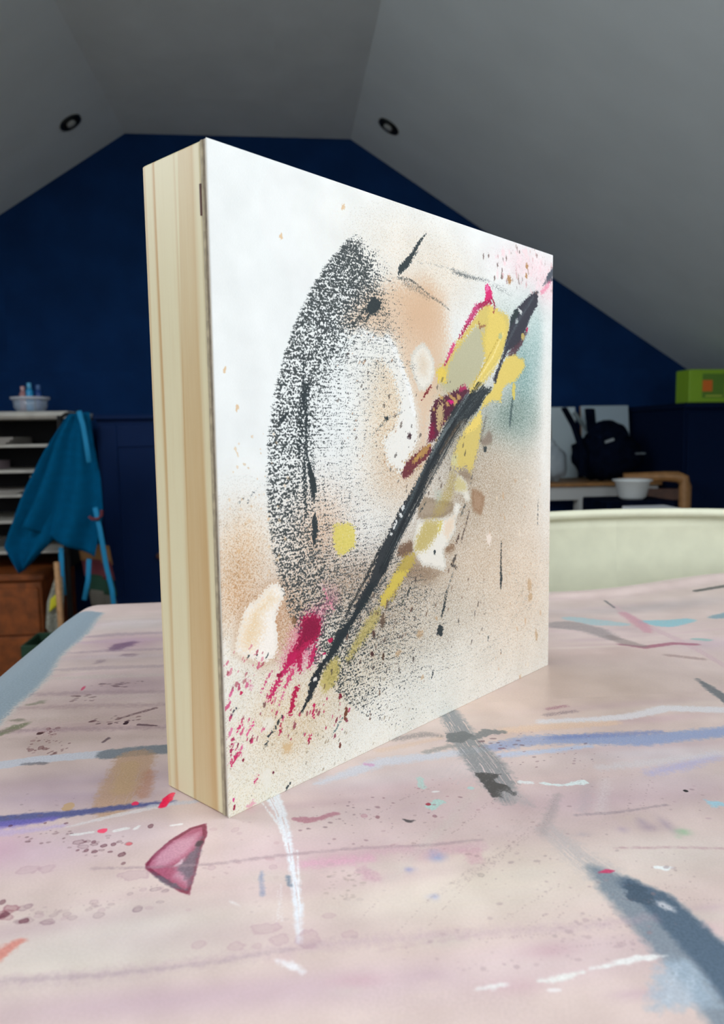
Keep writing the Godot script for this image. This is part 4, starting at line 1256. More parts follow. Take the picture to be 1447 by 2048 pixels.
	b.drop(512, 812, 0.3, 0.2, -0.50, Color8(140, 110, 114), 0.6, 0)
	b.drop(511, 813, 0.3, 0.3, -0.50, Color8(140, 110, 114), 0.6, 0)
	b.drop(509, 814, 0.3, 0.2, -0.50, Color8(140, 110, 114), 0.6, 0)
	b.drop(506, 817, 0.3, 0.2, -0.50, Color8(140, 110, 114), 0.6, 0)
	b.drop(504, 820, 0.2, 0.3, -0.50, Color8(140, 110, 114), 0.6, 0)
	b.drop(502, 821, 0.2, 0.2, -0.50, Color8(140, 110, 114), 0.6, 0)
	b.drop(502, 822, 0.2, 0.3, -0.50, Color8(140, 110, 114), 0.6, 0)
	b.drop(500, 823, 0.4, 0.3, -0.50, Color8(140, 110, 114), 0.6, 0)
	b.drop(498, 824, 0.3, 0.2, -0.50, Color8(140, 110, 114), 0.6, 0)
	b.drop(534, 793, 0.3, 0.4, -0.50, Color8(140, 110, 114), 0.6, 0)
	b.drop(533, 794, 0.2, 0.3, -0.50, Color8(140, 110, 114), 0.6, 0)
	b.drop(531, 795, 0.4, 0.4, -0.50, Color8(140, 110, 114), 0.6, 0)
	b.drop(530, 797, 0.3, 0.3, -0.50, Color8(140, 110, 114), 0.6, 0)
	b.drop(529, 797, 0.2, 0.3, -0.50, Color8(140, 110, 114), 0.6, 0)
	b.drop(528, 799, 0.3, 0.3, -0.50, Color8(140, 110, 114), 0.6, 0)
	b.drop(526, 800, 0.3, 0.2, -0.50, Color8(140, 110, 114), 0.6, 0)
	b.drop(525, 801, 0.2, 0.4, -0.50, Color8(140, 110, 114), 0.6, 0)
	b.drop(522, 804, 0.3, 0.2, -0.50, Color8(140, 110, 114), 0.6, 0)
	b.drop(521, 805, 0.4, 0.3, -0.50, Color8(140, 110, 114), 0.6, 0)
	b.drop(520, 806, 0.2, 0.3, -0.50, Color8(140, 110, 114), 0.6, 0)
	b.drop(519, 807, 0.3, 0.3, -0.50, Color8(140, 110, 114), 0.6, 0)
	b.drop(515, 810, 0.2, 0.3, -0.50, Color8(140, 110, 114), 0.6, 0)
	b.drop(514, 811, 0.3, 0.3, -0.50, Color8(140, 110, 114), 0.6, 0)
	b.drop(513, 812, 0.2, 0.2, -0.50, Color8(140, 110, 114), 0.6, 0)
	b.drop(511, 814, 0.2, 0.2, -0.50, Color8(140, 110, 114), 0.6, 0)
	b.drop(510, 815, 0.4, 0.3, -0.50, Color8(140, 110, 114), 0.6, 0)
	b.drop(509, 815, 0.3, 0.3, -0.50, Color8(140, 110, 114), 0.6, 0)
	b.drop(522, 754, 0.3, 0.2, -0.50, Color8(140, 110, 114), 0.6, 0)
	b.drop(521, 755, 0.3, 0.4, -0.50, Color8(140, 110, 114), 0.6, 0)
	b.drop(519, 757, 0.2, 0.4, -0.50, Color8(140, 110, 114), 0.6, 0)
	b.drop(518, 759, 0.4, 0.3, -0.50, Color8(140, 110, 114), 0.6, 0)
	b.drop(517, 759, 0.3, 0.2, -0.50, Color8(140, 110, 114), 0.6, 0)
	b.drop(512, 765, 0.2, 0.3, -0.50, Color8(140, 110, 114), 0.6, 0)
	b.drop(508, 769, 0.3, 0.3, -0.50, Color8(140, 110, 114), 0.6, 0)
	b.drop(506, 772, 0.2, 0.3, -0.50, Color8(140, 110, 114), 0.6, 0)
	b.drop(505, 774, 0.4, 0.3, -0.50, Color8(140, 110, 114), 0.6, 0)
	b.drop(503, 775, 0.2, 0.3, -0.50, Color8(140, 110, 114), 0.6, 0)
	b.drop(502, 776, 0.4, 0.4, -0.50, Color8(140, 110, 114), 0.6, 0)
	b.drop(500, 779, 0.4, 0.3, -0.50, Color8(140, 110, 114), 0.6, 0)
	b.drop(497, 783, 0.4, 0.4, -0.50, Color8(140, 110, 114), 0.6, 0)
	b.drop(496, 784, 0.4, 0.4, -0.50, Color8(140, 110, 114), 0.6, 0)
	b.drop(494, 785, 0.4, 0.3, -0.50, Color8(140, 110, 114), 0.6, 0)
	b.drop(493, 786, 0.4, 0.3, -0.50, Color8(140, 110, 114), 0.6, 0)
	b.drop(492, 787, 0.3, 0.4, -0.50, Color8(140, 110, 114), 0.6, 0)
	b.drop(531, 747, 0.4, 0.4, -0.50, Color8(140, 110, 114), 0.6, 0)
	b.drop(528, 750, 0.3, 0.3, -0.50, Color8(140, 110, 114), 0.6, 0)
	b.drop(526, 752, 0.4, 0.4, -0.50, Color8(140, 110, 114), 0.6, 0)
	b.drop(525, 754, 0.4, 0.4, -0.50, Color8(140, 110, 114), 0.6, 0)
	b.drop(521, 757, 0.3, 0.3, -0.50, Color8(140, 110, 114), 0.6, 0)
	b.drop(519, 760, 0.3, 0.4, -0.50, Color8(140, 110, 114), 0.6, 0)
	b.drop(518, 761, 0.3, 0.3, -0.50, Color8(140, 110, 114), 0.6, 0)
	b.drop(514, 765, 0.4, 0.3, -0.50, Color8(140, 110, 114), 0.6, 0)
	b.drop(511, 768, 0.2, 0.4, -0.50, Color8(140, 110, 114), 0.6, 0)
	b.drop(510, 770, 0.4, 0.3, -0.50, Color8(140, 110, 114), 0.6, 0)
	b.drop(508, 772, 0.3, 0.2, -0.50, Color8(140, 110, 114), 0.6, 0)
	b.drop(507, 773, 0.2, 0.4, -0.50, Color8(140, 110, 114), 0.6, 0)
	b.drop(505, 775, 0.3, 0.2, -0.50, Color8(140, 110, 114), 0.6, 0)
	b.drop(503, 777, 0.2, 0.2, -0.50, Color8(140, 110, 114), 0.6, 0)
	b.drop(566, 756, 0.4, 0.2, -0.50, Color8(140, 110, 114), 0.6, 0)
	b.drop(564, 758, 0.3, 0.3, -0.50, Color8(140, 110, 114), 0.6, 0)
	b.drop(563, 761, 0.3, 0.5, -0.50, Color8(140, 110, 114), 0.6, 0)
	b.drop(561, 763, 0.3, 0.2, -0.50, Color8(140, 110, 114), 0.6, 0)
	b.drop(560, 766, 0.2, 0.3, -0.50, Color8(140, 110, 114), 0.6, 0)
	b.drop(559, 767, 0.4, 0.2, -0.50, Color8(140, 110, 114), 0.6, 0)
	b.drop(557, 770, 0.2, 0.4, -0.50, Color8(140, 110, 114), 0.6, 0)
	b.drop(556, 772, 0.5, 0.2, -0.50, Color8(140, 110, 114), 0.6, 0)
	b.drop(554, 774, 0.2, 0.4, -0.50, Color8(140, 110, 114), 0.6, 0)
	b.drop(553, 777, 0.2, 0.2, -0.50, Color8(140, 110, 114), 0.6, 0)
	b.drop(552, 779, 0.4, 0.2, -0.50, Color8(140, 110, 114), 0.6, 0)
	b.drop(549, 783, 0.3, 0.4, -0.50, Color8(140, 110, 114), 0.6, 0)
	b.drop(491, 834, 0.4, 0.2, -0.50, Color8(140, 110, 114), 0.6, 0)
	b.drop(490, 835, 0.3, 0.3, -0.50, Color8(140, 110, 114), 0.6, 0)
	b.drop(486, 839, 0.3, 0.3, -0.50, Color8(140, 110, 114), 0.6, 0)
	b.drop(485, 841, 0.2, 0.2, -0.50, Color8(140, 110, 114), 0.6, 0)
	b.drop(484, 842, 0.2, 0.2, -0.50, Color8(140, 110, 114), 0.6, 0)
	b.drop(483, 844, 0.3, 0.2, -0.50, Color8(140, 110, 114), 0.6, 0)
	b.drop(480, 847, 0.2, 0.3, -0.50, Color8(140, 110, 114), 0.6, 0)
	b.drop(477, 850, 0.2, 0.3, -0.50, Color8(140, 110, 114), 0.6, 0)
	b.drop(476, 851, 0.3, 0.1, -0.50, Color8(140, 110, 114), 0.6, 0)
	b.drop(474, 854, 0.3, 0.2, -0.50, Color8(140, 110, 114), 0.6, 0)
	b.drop(473, 855, 0.3, 0.2, -0.50, Color8(140, 110, 114), 0.6, 0)
	b.drop(472, 856, 0.4, 0.2, -0.50, Color8(140, 110, 114), 0.6, 0)
	b.drop(468, 861, 0.3, 0.2, -0.50, Color8(140, 110, 114), 0.6, 0)
	b.drop(467, 862, 0.3, 0.3, -0.50, Color8(140, 110, 114), 0.6, 0)
	b.drop(465, 864, 0.2, 0.2, -0.50, Color8(140, 110, 114), 0.6, 0)
	b.drop(464, 866, 0.3, 0.2, -0.50, Color8(140, 110, 114), 0.6, 0)
	b.drop(463, 867, 0.4, 0.1, -0.50, Color8(140, 110, 114), 0.6, 0)
	b.drop(468, 846, 0.3, 0.2, -0.50, Color8(140, 110, 114), 0.6, 0)
	b.drop(466, 848, 0.3, 0.3, -0.50, Color8(140, 110, 114), 0.6, 0)
	b.drop(465, 850, 0.2, 0.2, -0.50, Color8(140, 110, 114), 0.6, 0)
	b.drop(461, 854, 0.2, 0.2, -0.50, Color8(140, 110, 114), 0.6, 0)
	b.drop(459, 856, 0.3, 0.3, -0.50, Color8(140, 110, 114), 0.6, 0)
	b.drop(458, 858, 0.2, 0.2, -0.50, Color8(140, 110, 114), 0.6, 0)
	b.drop(456, 860, 0.4, 0.3, -0.50, Color8(140, 110, 114), 0.6, 0)
	b.drop(453, 863, 0.2, 0.2, -0.50, Color8(140, 110, 114), 0.6, 0)
	b.drop(452, 865, 0.2, 0.3, -0.50, Color8(140, 110, 114), 0.6, 0)
	b.drop(450, 867, 0.3, 0.3, -0.50, Color8(140, 110, 114), 0.6, 0)
	b.drop(448, 869, 0.3, 0.2, -0.50, Color8(140, 110, 114), 0.6, 0)
	b.drop(536, 843, 0.4, 0.2, -0.50, Color8(140, 110, 114), 0.6, 0)
	b.drop(535, 845, 0.3, 0.2, -0.50, Color8(140, 110, 114), 0.6, 0)
	b.drop(531, 846, 0.2, 0.2, -0.50, Color8(140, 110, 114), 0.6, 0)
	b.drop(530, 847, 0.3, 0.1, -0.50, Color8(140, 110, 114), 0.6, 0)
	b.drop(529, 848, 0.2, 0.2, -0.50, Color8(140, 110, 114), 0.6, 0)
	b.drop(527, 850, 0.2, 0.2, -0.50, Color8(140, 110, 114), 0.6, 0)
	b.drop(524, 852, 0.3, 0.3, -0.50, Color8(140, 110, 114), 0.6, 0)
	b.drop(522, 852, 0.3, 0.3, -0.50, Color8(140, 110, 114), 0.6, 0)
	b.drop(521, 854, 0.3, 0.1, -0.50, Color8(140, 110, 114), 0.6, 0)
	b.drop(519, 855, 0.2, 0.3, -0.50, Color8(140, 110, 114), 0.6, 0)
	b.drop(517, 856, 0.3, 0.3, -0.50, Color8(140, 110, 114), 0.6, 0)
	b.drop(513, 858, 0.2, 0.3, -0.50, Color8(140, 110, 114), 0.6, 0)
	b.drop(511, 860, 0.3, 0.3, -0.50, Color8(140, 110, 114), 0.6, 0)
	b.drop(508, 862, 0.3, 0.1, -0.50, Color8(140, 110, 114), 0.6, 0)
	b.drop(507, 863, 0.2, 0.2, -0.50, Color8(140, 110, 114), 0.6, 0)
	b.drop(505, 864, 0.2, 0.2, -0.50, Color8(140, 110, 114), 0.6, 0)
	b.drop(504, 864, 0.3, 0.2, -0.50, Color8(140, 110, 114), 0.6, 0)
	b.drop(502, 865, 0.2, 0.2, -0.50, Color8(140, 110, 114), 0.6, 0)
	b.drop(500, 867, 0.4, 0.3, -0.50, Color8(140, 110, 114), 0.6, 0)
	b.drop(543, 853, 0.1, 0.2, -0.50, Color8(140, 110, 114), 0.6, 0)
	b.drop(542, 854, 0.3, 0.2, -0.50, Color8(140, 110, 114), 0.6, 0)
	b.drop(539, 855, 0.3, 0.2, -0.50, Color8(140, 110, 114), 0.6, 0)
	b.drop(537, 856, 0.3, 0.2, -0.50, Color8(140, 110, 114), 0.6, 0)
	b.drop(534, 858, 0.2, 0.3, -0.50, Color8(140, 110, 114), 0.6, 0)
	b.drop(532, 860, 0.4, 0.2, -0.50, Color8(140, 110, 114), 0.6, 0)
	b.drop(529, 861, 0.3, 0.3, -0.50, Color8(140, 110, 114), 0.6, 0)
	b.drop(527, 863, 0.3, 0.2, -0.50, Color8(140, 110, 114), 0.6, 0)
	b.drop(521, 866, 0.2, 0.2, -0.50, Color8(140, 110, 114), 0.6, 0)
	b.drop(519, 867, 0.4, 0.3, -0.50, Color8(140, 110, 114), 0.6, 0)
	b.drop(517, 869, 0.2, 0.2, -0.50, Color8(140, 110, 114), 0.6, 0)
	b.drop(515, 870, 0.1, 0.2, -0.50, Color8(140, 110, 114), 0.6, 0)
	b.drop(514, 871, 0.4, 0.2, -0.50, Color8(140, 110, 114), 0.6, 0)
	b.drop(512, 871, 0.2, 0.2, -0.50, Color8(140, 110, 114), 0.6, 0)
	b.drop(510, 873, 0.3, 0.2, -0.50, Color8(140, 110, 114), 0.6, 0)
	b.drop(480, 781, 0.4, 0.2, -0.50, Color8(140, 110, 114), 0.6, 0)
	b.drop(477, 785, 0.2, 0.4, -0.50, Color8(140, 110, 114), 0.6, 0)
	b.drop(475, 788, 0.4, 0.3, -0.50, Color8(140, 110, 114), 0.6, 0)
	b.drop(472, 791, 0.3, 0.3, -0.50, Color8(140, 110, 114), 0.6, 0)
	b.drop(470, 793, 0.3, 0.4, -0.50, Color8(140, 110, 114), 0.6, 0)
	b.drop(469, 795, 0.4, 0.4, -0.50, Color8(140, 110, 114), 0.6, 0)
	b.drop(467, 797, 0.3, 0.4, -0.50, Color8(140, 110, 114), 0.6, 0)
	b.drop(463, 803, 0.2, 0.2, -0.50, Color8(140, 110, 114), 0.6, 0)
	b.drop(462, 805, 0.3, 0.4, -0.50, Color8(140, 110, 114), 0.6, 0)
	b.drop(459, 808, 0.4, 0.3, -0.50, Color8(140, 110, 114), 0.6, 0)
	b.drop(457, 811, 0.4, 0.3, -0.50, Color8(140, 110, 114), 0.6, 0)
	b.drop(638, 738, 0.4, 0.5, -0.50, Color8(140, 110, 114), 0.6, 0)
	b.drop(634, 744, 0.4, 0.5, -0.50, Color8(140, 110, 114), 0.6, 0)
	b.drop(633, 746, 0.3, 0.3, -0.50, Color8(140, 110, 114), 0.6, 0)
	b.drop(630, 750, 0.3, 0.4, -0.50, Color8(140, 110, 114), 0.6, 0)
	b.drop(629, 752, 0.3, 0.3, -0.50, Color8(140, 110, 114), 0.6, 0)
	b.drop(627, 755, 0.4, 0.4, -0.50, Color8(140, 110, 114), 0.6, 0)
	b.drop(622, 763, 0.3, 0.3, -0.50, Color8(140, 110, 114), 0.6, 0)
	b.drop(619, 767, 0.3, 0.4, -0.50, Color8(140, 110, 114), 0.6, 0)
	b.drop(618, 770, 0.4, 0.4, -0.50, Color8(140, 110, 114), 0.6, 0)
	b.drop(615, 775, 0.4, 0.2, -0.50, Color8(140, 110, 114), 0.6, 0)
	b.drop(627, 736, 0.3, 0.3, -0.50, Color8(140, 110, 114), 0.6, 0)
	b.drop(623, 742, 0.3, 0.3, -0.50, Color8(140, 110, 114), 0.6, 0)
	b.drop(621, 745, 0.2, 0.4, -0.50, Color8(140, 110, 114), 0.6, 0)
	b.drop(620, 749, 0.3, 0.4, -0.50, Color8(140, 110, 114), 0.6, 0)
	b.drop(615, 757, 0.4, 0.2, -0.50, Color8(140, 110, 114), 0.6, 0)
	b.drop(612, 762, 0.2, 0.4, -0.50, Color8(140, 110, 114), 0.6, 0)
	b.drop(611, 766, 0.3, 0.3, -0.50, Color8(140, 110, 114), 0.6, 0)
	b.drop(608, 769, 0.3, 0.4, -0.50, Color8(140, 110, 114), 0.6, 0)
	b.drop(607, 772, 0.5, 0.4, -0.50, Color8(140, 110, 114), 0.6, 0)
	b.drop(605, 774, 0.4, 0.3, -0.50, Color8(140, 110, 114), 0.6, 0)
	b.drop(603, 779, 0.2, 0.3, -0.50, Color8(140, 110, 114), 0.6, 0)
	b.drop(569, 848, 0.4, 0.3, -0.50, Color8(140, 110, 114), 0.6, 0)
	b.drop(571, 848, 0.3, 0.2, -0.50, Color8(140, 110, 114), 0.6, 0)
	b.drop(572, 849, 0.4, 0.2, -0.50, Color8(140, 110, 114), 0.6, 0)
	b.drop(576, 849, 0.4, 0.2, -0.50, Color8(140, 110, 114), 0.6, 0)
	b.drop(579, 850, 0.2, 0.3, -0.50, Color8(140, 110, 114), 0.6, 0)
	b.drop(581, 851, 0.3, 0.2, -0.50, Color8(140, 110, 114), 0.6, 0)
	b.drop(584, 851, 0.2, 0.3, -0.50, Color8(140, 110, 114), 0.6, 0)
	b.drop(589, 853, 0.3, 0.3, -0.50, Color8(140, 110, 114), 0.6, 0)
	b.drop(591, 852, 0.3, 0.1, -0.50, Color8(140, 110, 114), 0.6, 0)
	b.drop(594, 853, 0.2, 0.2, -0.50, Color8(140, 110, 114), 0.6, 0)
	b.drop(597, 854, 0.2, 0.2, -0.50, Color8(140, 110, 114), 0.6, 0)
	b.drop(599, 854, 0.3, 0.2, -0.50, Color8(140, 110, 114), 0.6, 0)
	b.drop(603, 855, 0.1, 0.1, -0.50, Color8(140, 110, 114), 0.6, 0)
	b.drop(604, 855, 0.2, 0.3, -0.50, Color8(140, 110, 114), 0.6, 0)
	b.drop(561, 859, 0.2, 0.2, -0.50, Color8(140, 110, 114), 0.6, 0)
	b.drop(563, 859, 0.3, 0.3, -0.50, Color8(140, 110, 114), 0.6, 0)
	b.drop(565, 860, 0.4, 0.3, -0.50, Color8(140, 110, 114), 0.6, 0)
	b.drop(567, 860, 0.4, 0.3, -0.50, Color8(140, 110, 114), 0.6, 0)
	b.drop(569, 860, 0.3, 0.2, -0.50, Color8(140, 110, 114), 0.6, 0)
	b.drop(573, 861, 0.3, 0.3, -0.50, Color8(140, 110, 114), 0.6, 0)
	b.drop(575, 861, 0.2, 0.3, -0.50, Color8(140, 110, 114), 0.6, 0)
	b.drop(577, 861, 0.3, 0.3, -0.50, Color8(140, 110, 114), 0.6, 0)
	b.drop(581, 861, 0.4, 0.2, -0.50, Color8(140, 110, 114), 0.6, 0)
	b.drop(583, 862, 0.3, 0.3, -0.50, Color8(140, 110, 114), 0.6, 0)
	b.drop(587, 863, 0.2, 0.3, -0.50, Color8(140, 110, 114), 0.6, 0)
	b.drop(591, 863, 0.3, 0.2, -0.50, Color8(140, 110, 114), 0.6, 0)
	b.drop(592, 863, 0.4, 0.2, -0.50, Color8(140, 110, 114), 0.6, 0)
	b.drop(594, 864, 0.2, 0.3, -0.50, Color8(140, 110, 114), 0.6, 0)
	b.drop(596, 864, 0.2, 0.1, -0.50, Color8(140, 110, 114), 0.6, 0)
	b.drop(598, 864, 0.3, 0.2, -0.50, Color8(140, 110, 114), 0.6, 0)
	b.drop(600, 864, 0.3, 0.2, -0.50, Color8(140, 110, 114), 0.6, 0)
	b.drop(603, 864, 0.2, 0.3, -0.50, Color8(140, 110, 114), 0.6, 0)
	b.drop(604, 865, 0.2, 0.3, -0.50, Color8(140, 110, 114), 0.6, 0)
	b.drop(606, 865, 0.2, 0.3, -0.50, Color8(140, 110, 114), 0.6, 0)
	b.drop(608, 865, 0.2, 0.2, -0.50, Color8(140, 110, 114), 0.6, 0)
	b.drop(610, 866, 0.3, 0.2, -0.50, Color8(140, 110, 114), 0.6, 0)
	b.drop(516, 891, 0.3, 0.2, -0.50, Color8(140, 110, 114), 0.6, 0)
	b.drop(520, 890, 0.2, 0.1, -0.50, Color8(140, 110, 114), 0.6, 0)
	b.drop(521, 891, 0.2, 0.1, -0.50, Color8(140, 110, 114), 0.6, 0)
	b.drop(527, 890, 0.3, 0.1, -0.50, Color8(140, 110, 114), 0.6, 0)
	b.drop(529, 890, 0.2, 0.2, -0.50, Color8(140, 110, 114), 0.6, 0)
	b.drop(531, 890, 0.3, 0.2, -0.50, Color8(140, 110, 114), 0.6, 0)
	b.drop(533, 890, 0.3, 0.1, -0.50, Color8(140, 110, 114), 0.6, 0)
	b.drop(535, 890, 0.2, 0.2, -0.50, Color8(140, 110, 114), 0.6, 0)
	b.drop(537, 890, 0.3, 0.2, -0.50, Color8(140, 110, 114), 0.6, 0)
	b.drop(538, 890, 0.2, 0.2, -0.50, Color8(140, 110, 114), 0.6, 0)
	b.drop(541, 890, 0.2, 0.1, -0.50, Color8(140, 110, 114), 0.6, 0)
	b.drop(543, 890, 0.3, 0.2, -0.50, Color8(140, 110, 114), 0.6, 0)
	b.drop(546, 890, 0.3, 0.2, -0.50, Color8(140, 110, 114), 0.6, 0)
	b.drop(548, 890, 0.1, 0.1, -0.50, Color8(140, 110, 114), 0.6, 0)
	b.drop(550, 889, 0.3, 0.2, -0.50, Color8(140, 110, 114), 0.6, 0)
	b.drop(552, 890, 0.1, 0.2, -0.50, Color8(140, 110, 114), 0.6, 0)
	b.drop(554, 889, 0.3, 0.2, -0.50, Color8(140, 110, 114), 0.6, 0)
	b.drop(557, 890, 0.3, 0.2, -0.50, Color8(140, 110, 114), 0.6, 0)
	b.drop(560, 889, 0.1, 0.2, -0.50, Color8(140, 110, 114), 0.6, 0)
	b.drop(484, 880, 0.2, 0.2, -0.50, Color8(140, 110, 114), 0.6, 0)
	b.drop(488, 880, 0.3, 0.1, -0.50, Color8(140, 110, 114), 0.6, 0)
	b.drop(490, 880, 0.3, 0.2, -0.50, Color8(140, 110, 114), 0.6, 0)
	b.drop(492, 880, 0.3, 0.2, -0.50, Color8(140, 110, 114), 0.6, 0)
	b.drop(494, 880, 0.2, 0.1, -0.50, Color8(140, 110, 114), 0.6, 0)
	b.drop(498, 881, 0.3, 0.1, -0.50, Color8(140, 110, 114), 0.6, 0)
	b.drop(500, 881, 0.2, 0.2, -0.50, Color8(140, 110, 114), 0.6, 0)
	b.drop(502, 880, 0.3, 0.3, -0.50, Color8(140, 110, 114), 0.6, 0)
	b.drop(504, 880, 0.3, 0.2, -0.50, Color8(140, 110, 114), 0.6, 0)
	b.drop(506, 880, 0.3, 0.1, -0.50, Color8(140, 110, 114), 0.6, 0)
	b.drop(510, 880, 0.3, 0.1, -0.50, Color8(140, 110, 114), 0.6, 0)
	b.drop(512, 880, 0.3, 0.2, -0.50, Color8(140, 110, 114), 0.6, 0)
	b.drop(514, 881, 0.2, 0.3, -0.50, Color8(140, 110, 114), 0.6, 0)
	b.drop(516, 880, 0.3, 0.1, -0.50, Color8(140, 110, 114), 0.6, 0)
	b.drop(520, 881, 0.2, 0.2, -0.50, Color8(140, 110, 114), 0.6, 0)
	b.drop(522, 881, 0.2, 0.2, -0.50, Color8(140, 110, 114), 0.6, 0)
	b.drop(441, 846, 0.1, 0.2, -0.50, Color8(140, 110, 114), 0.6, 0)
	b.drop(439, 848, 0.3, 0.3, -0.50, Color8(140, 110, 114), 0.6, 0)
	b.drop(438, 850, 0.4, 0.1, -0.50, Color8(140, 110, 114), 0.6, 0)
	b.drop(436, 851, 0.2, 0.3, -0.50, Color8(140, 110, 114), 0.6, 0)
	b.drop(435, 853, 0.3, 0.2, -0.50, Color8(140, 110, 114), 0.6, 0)
	b.drop(434, 854, 0.3, 0.2, -0.50, Color8(140, 110, 114), 0.6, 0)
	b.drop(433, 856, 0.4, 0.3, -0.50, Color8(140, 110, 114), 0.6, 0)
	b.drop(431, 859, 0.2, 0.2, -0.50, Color8(140, 110, 114), 0.6, 0)
	b.drop(622, 677, 0.3, 0.6, -0.50, Color8(140, 110, 114), 0.6, 0)
	b.drop(616, 688, 0.2, 0.4, -0.50, Color8(140, 110, 114), 0.6, 0)
	b.drop(613, 693, 0.2, 0.3, -0.50, Color8(140, 110, 114), 0.6, 0)
	b.drop(604, 711, 0.4, 0.3, -0.50, Color8(140, 110, 114), 0.6, 0)
	b.drop(601, 716, 0.3, 0.3, -0.50, Color8(140, 110, 114), 0.6, 0)
	b.drop(596, 725, 0.3, 0.3, -0.50, Color8(140, 110, 114), 0.6, 0)
	b.drop(594, 730, 0.5, 0.4, -0.50, Color8(140, 110, 114), 0.6, 0)
	b.drop(590, 737, 0.4, 0.4, -0.50, Color8(140, 110, 114), 0.6, 0)
	b.drop(637, 677, 0.3, 0.5, -0.50, Color8(140, 110, 114), 0.6, 0)
	b.drop(635, 680, 0.4, 0.5, -0.50, Color8(140, 110, 114), 0.6, 0)
	b.drop(629, 691, 0.4, 0.3, -0.50, Color8(140, 110, 114), 0.6, 0)
	b.drop(627, 696, 0.3, 0.4, -0.50, Color8(140, 110, 114), 0.6, 0)
	b.drop(619, 711, 0.3, 0.3, -0.50, Color8(140, 110, 114), 0.6, 0)
	b.drop(614, 720, 0.2, 0.3, -0.50, Color8(140, 110, 114), 0.6, 0)
	b.drop(612, 724, 0.3, 0.3, -0.50, Color8(140, 110, 114), 0.6, 0)
	b.drop(609, 729, 0.4, 0.3, -0.50, Color8(140, 110, 114), 0.6, 0)
	b.drop(607, 733, 0.5, 0.3, -0.50, Color8(140, 110, 114), 0.6, 0)
	b.drop(497, 726, 0.4, 0.5, -0.50, Color8(140, 110, 114), 0.6, 0)
	b.drop(493, 729, 0.3, 0.3, -0.50, Color8(140, 110, 114), 0.6, 0)
	b.drop(491, 729, 0.3, 0.3, -0.50, Color8(140, 110, 114), 0.6, 0)
	b.drop(489, 731, 0.4, 0.5, -0.50, Color8(140, 110, 114), 0.6, 0)
	b.drop(488, 731, 0.4, 0.3, -0.50, Color8(140, 110, 114), 0.6, 0)
	b.drop(485, 733, 0.4, 0.4, -0.50, Color8(140, 110, 114), 0.6, 0)
	b.drop(484, 734, 0.4, 0.4, -0.50, Color8(140, 110, 114), 0.6, 0)
	b.drop(481, 735, 0.5, 0.5, -0.50, Color8(140, 110, 114), 0.6, 0)
	b.drop(480, 736, 0.2, 0.3, -0.50, Color8(140, 110, 114), 0.6, 0)
	b.drop(478, 737, 0.2, 0.4, -0.50, Color8(140, 110, 114), 0.6, 0)
	b.drop(475, 739, 0.3, 0.4, -0.50, Color8(140, 110, 114), 0.6, 0)
	b.drop(474, 740, 0.3, 0.4, -0.50, Color8(140, 110, 114), 0.6, 0)
	b.drop(472, 741, 0.4, 0.2, -0.50, Color8(140, 110, 114), 0.6, 0)
	b.drop(470, 742, 0.4, 0.3, -0.50, Color8(140, 110, 114), 0.6, 0)
	b.drop(468, 743, 0.5, 0.3, -0.50, Color8(140, 110, 114), 0.6, 0)
	b.drop(475, 737, 0.4, 0.3, -0.50, Color8(140, 110, 114), 0.6, 0)
	b.drop(474, 739, 0.5, 0.3, -0.50, Color8(140, 110, 114), 0.6, 0)
	b.drop(471, 741, 0.3, 0.4, -0.50, Color8(140, 110, 114), 0.6, 0)
	b.drop(469, 743, 0.4, 0.4, -0.50, Color8(140, 110, 114), 0.6, 0)
	b.drop(468, 744, 0.2, 0.3, -0.50, Color8(140, 110, 114), 0.6, 0)
	b.drop(464, 747, 0.4, 0.4, -0.50, Color8(140, 110, 114), 0.6, 0)
	b.drop(461, 750, 0.5, 0.4, -0.50, Color8(140, 110, 114), 0.6, 0)
	b.drop(460, 753, 0.4, 0.3, -0.50, Color8(140, 110, 114), 0.6, 0)
	b.drop(458, 754, 0.4, 0.4, -0.50, Color8(140, 110, 114), 0.6, 0)
	b.drop(455, 756, 0.2, 0.3, -0.50, Color8(140, 110, 114), 0.6, 0)
	b.drop(454, 757, 0.3, 0.4, -0.50, Color8(140, 110, 114), 0.6, 0)
	b.drop(452, 759, 0.4, 0.2, -0.50, Color8(140, 110, 114), 0.6, 0)
	b.drop(449, 762, 0.3, 0.4, -0.50, Color8(140, 110, 114), 0.6, 0)
	b.drop(447, 764, 0.4, 0.5, -0.50, Color8(140, 110, 114), 0.6, 0)
	b.drop(446, 765, 0.5, 0.4, -0.50, Color8(140, 110, 114), 0.6, 0)
	b.drop(311, 828, 0.3, 0.2, -0.50, Color8(140, 110, 114), 0.6, 0)
	b.drop(308, 829, 0.3, 0.2, -0.50, Color8(140, 110, 114), 0.6, 0)
	b.drop(305, 829, 0.3, 0.3, -0.50, Color8(140, 110, 114), 0.6, 0)
	b.drop(301, 830, 0.3, 0.2, -0.50, Color8(140, 110, 114), 0.6, 0)
	b.drop(298, 830, 0.3, 0.3, -0.50, Color8(140, 110, 114), 0.6, 0)
	b.drop(294, 831, 0.2, 0.3, -0.50, Color8(140, 110, 114), 0.6, 0)
	b.drop(288, 832, 0.3, 0.2, -0.50, Color8(140, 110, 114), 0.6, 0)
	b.drop(281, 833, 0.3, 0.3, -0.50, Color8(140, 110, 114), 0.6, 0)
	b.drop(277, 834, 0.2, 0.2, -0.50, Color8(140, 110, 114), 0.6, 0)
	b.drop(272, 835, 0.3, 0.3, -0.50, Color8(140, 110, 114), 0.6, 0)
	b.drop(269, 835, 0.3, 0.2, -0.50, Color8(140, 110, 114), 0.6, 0)
	b.drop(332, 818, 0.3, 0.3, -0.50, Color8(140, 110, 114), 0.6, 0)
	b.drop(328, 818, 0.4, 0.3, -0.50, Color8(140, 110, 114), 0.6, 0)
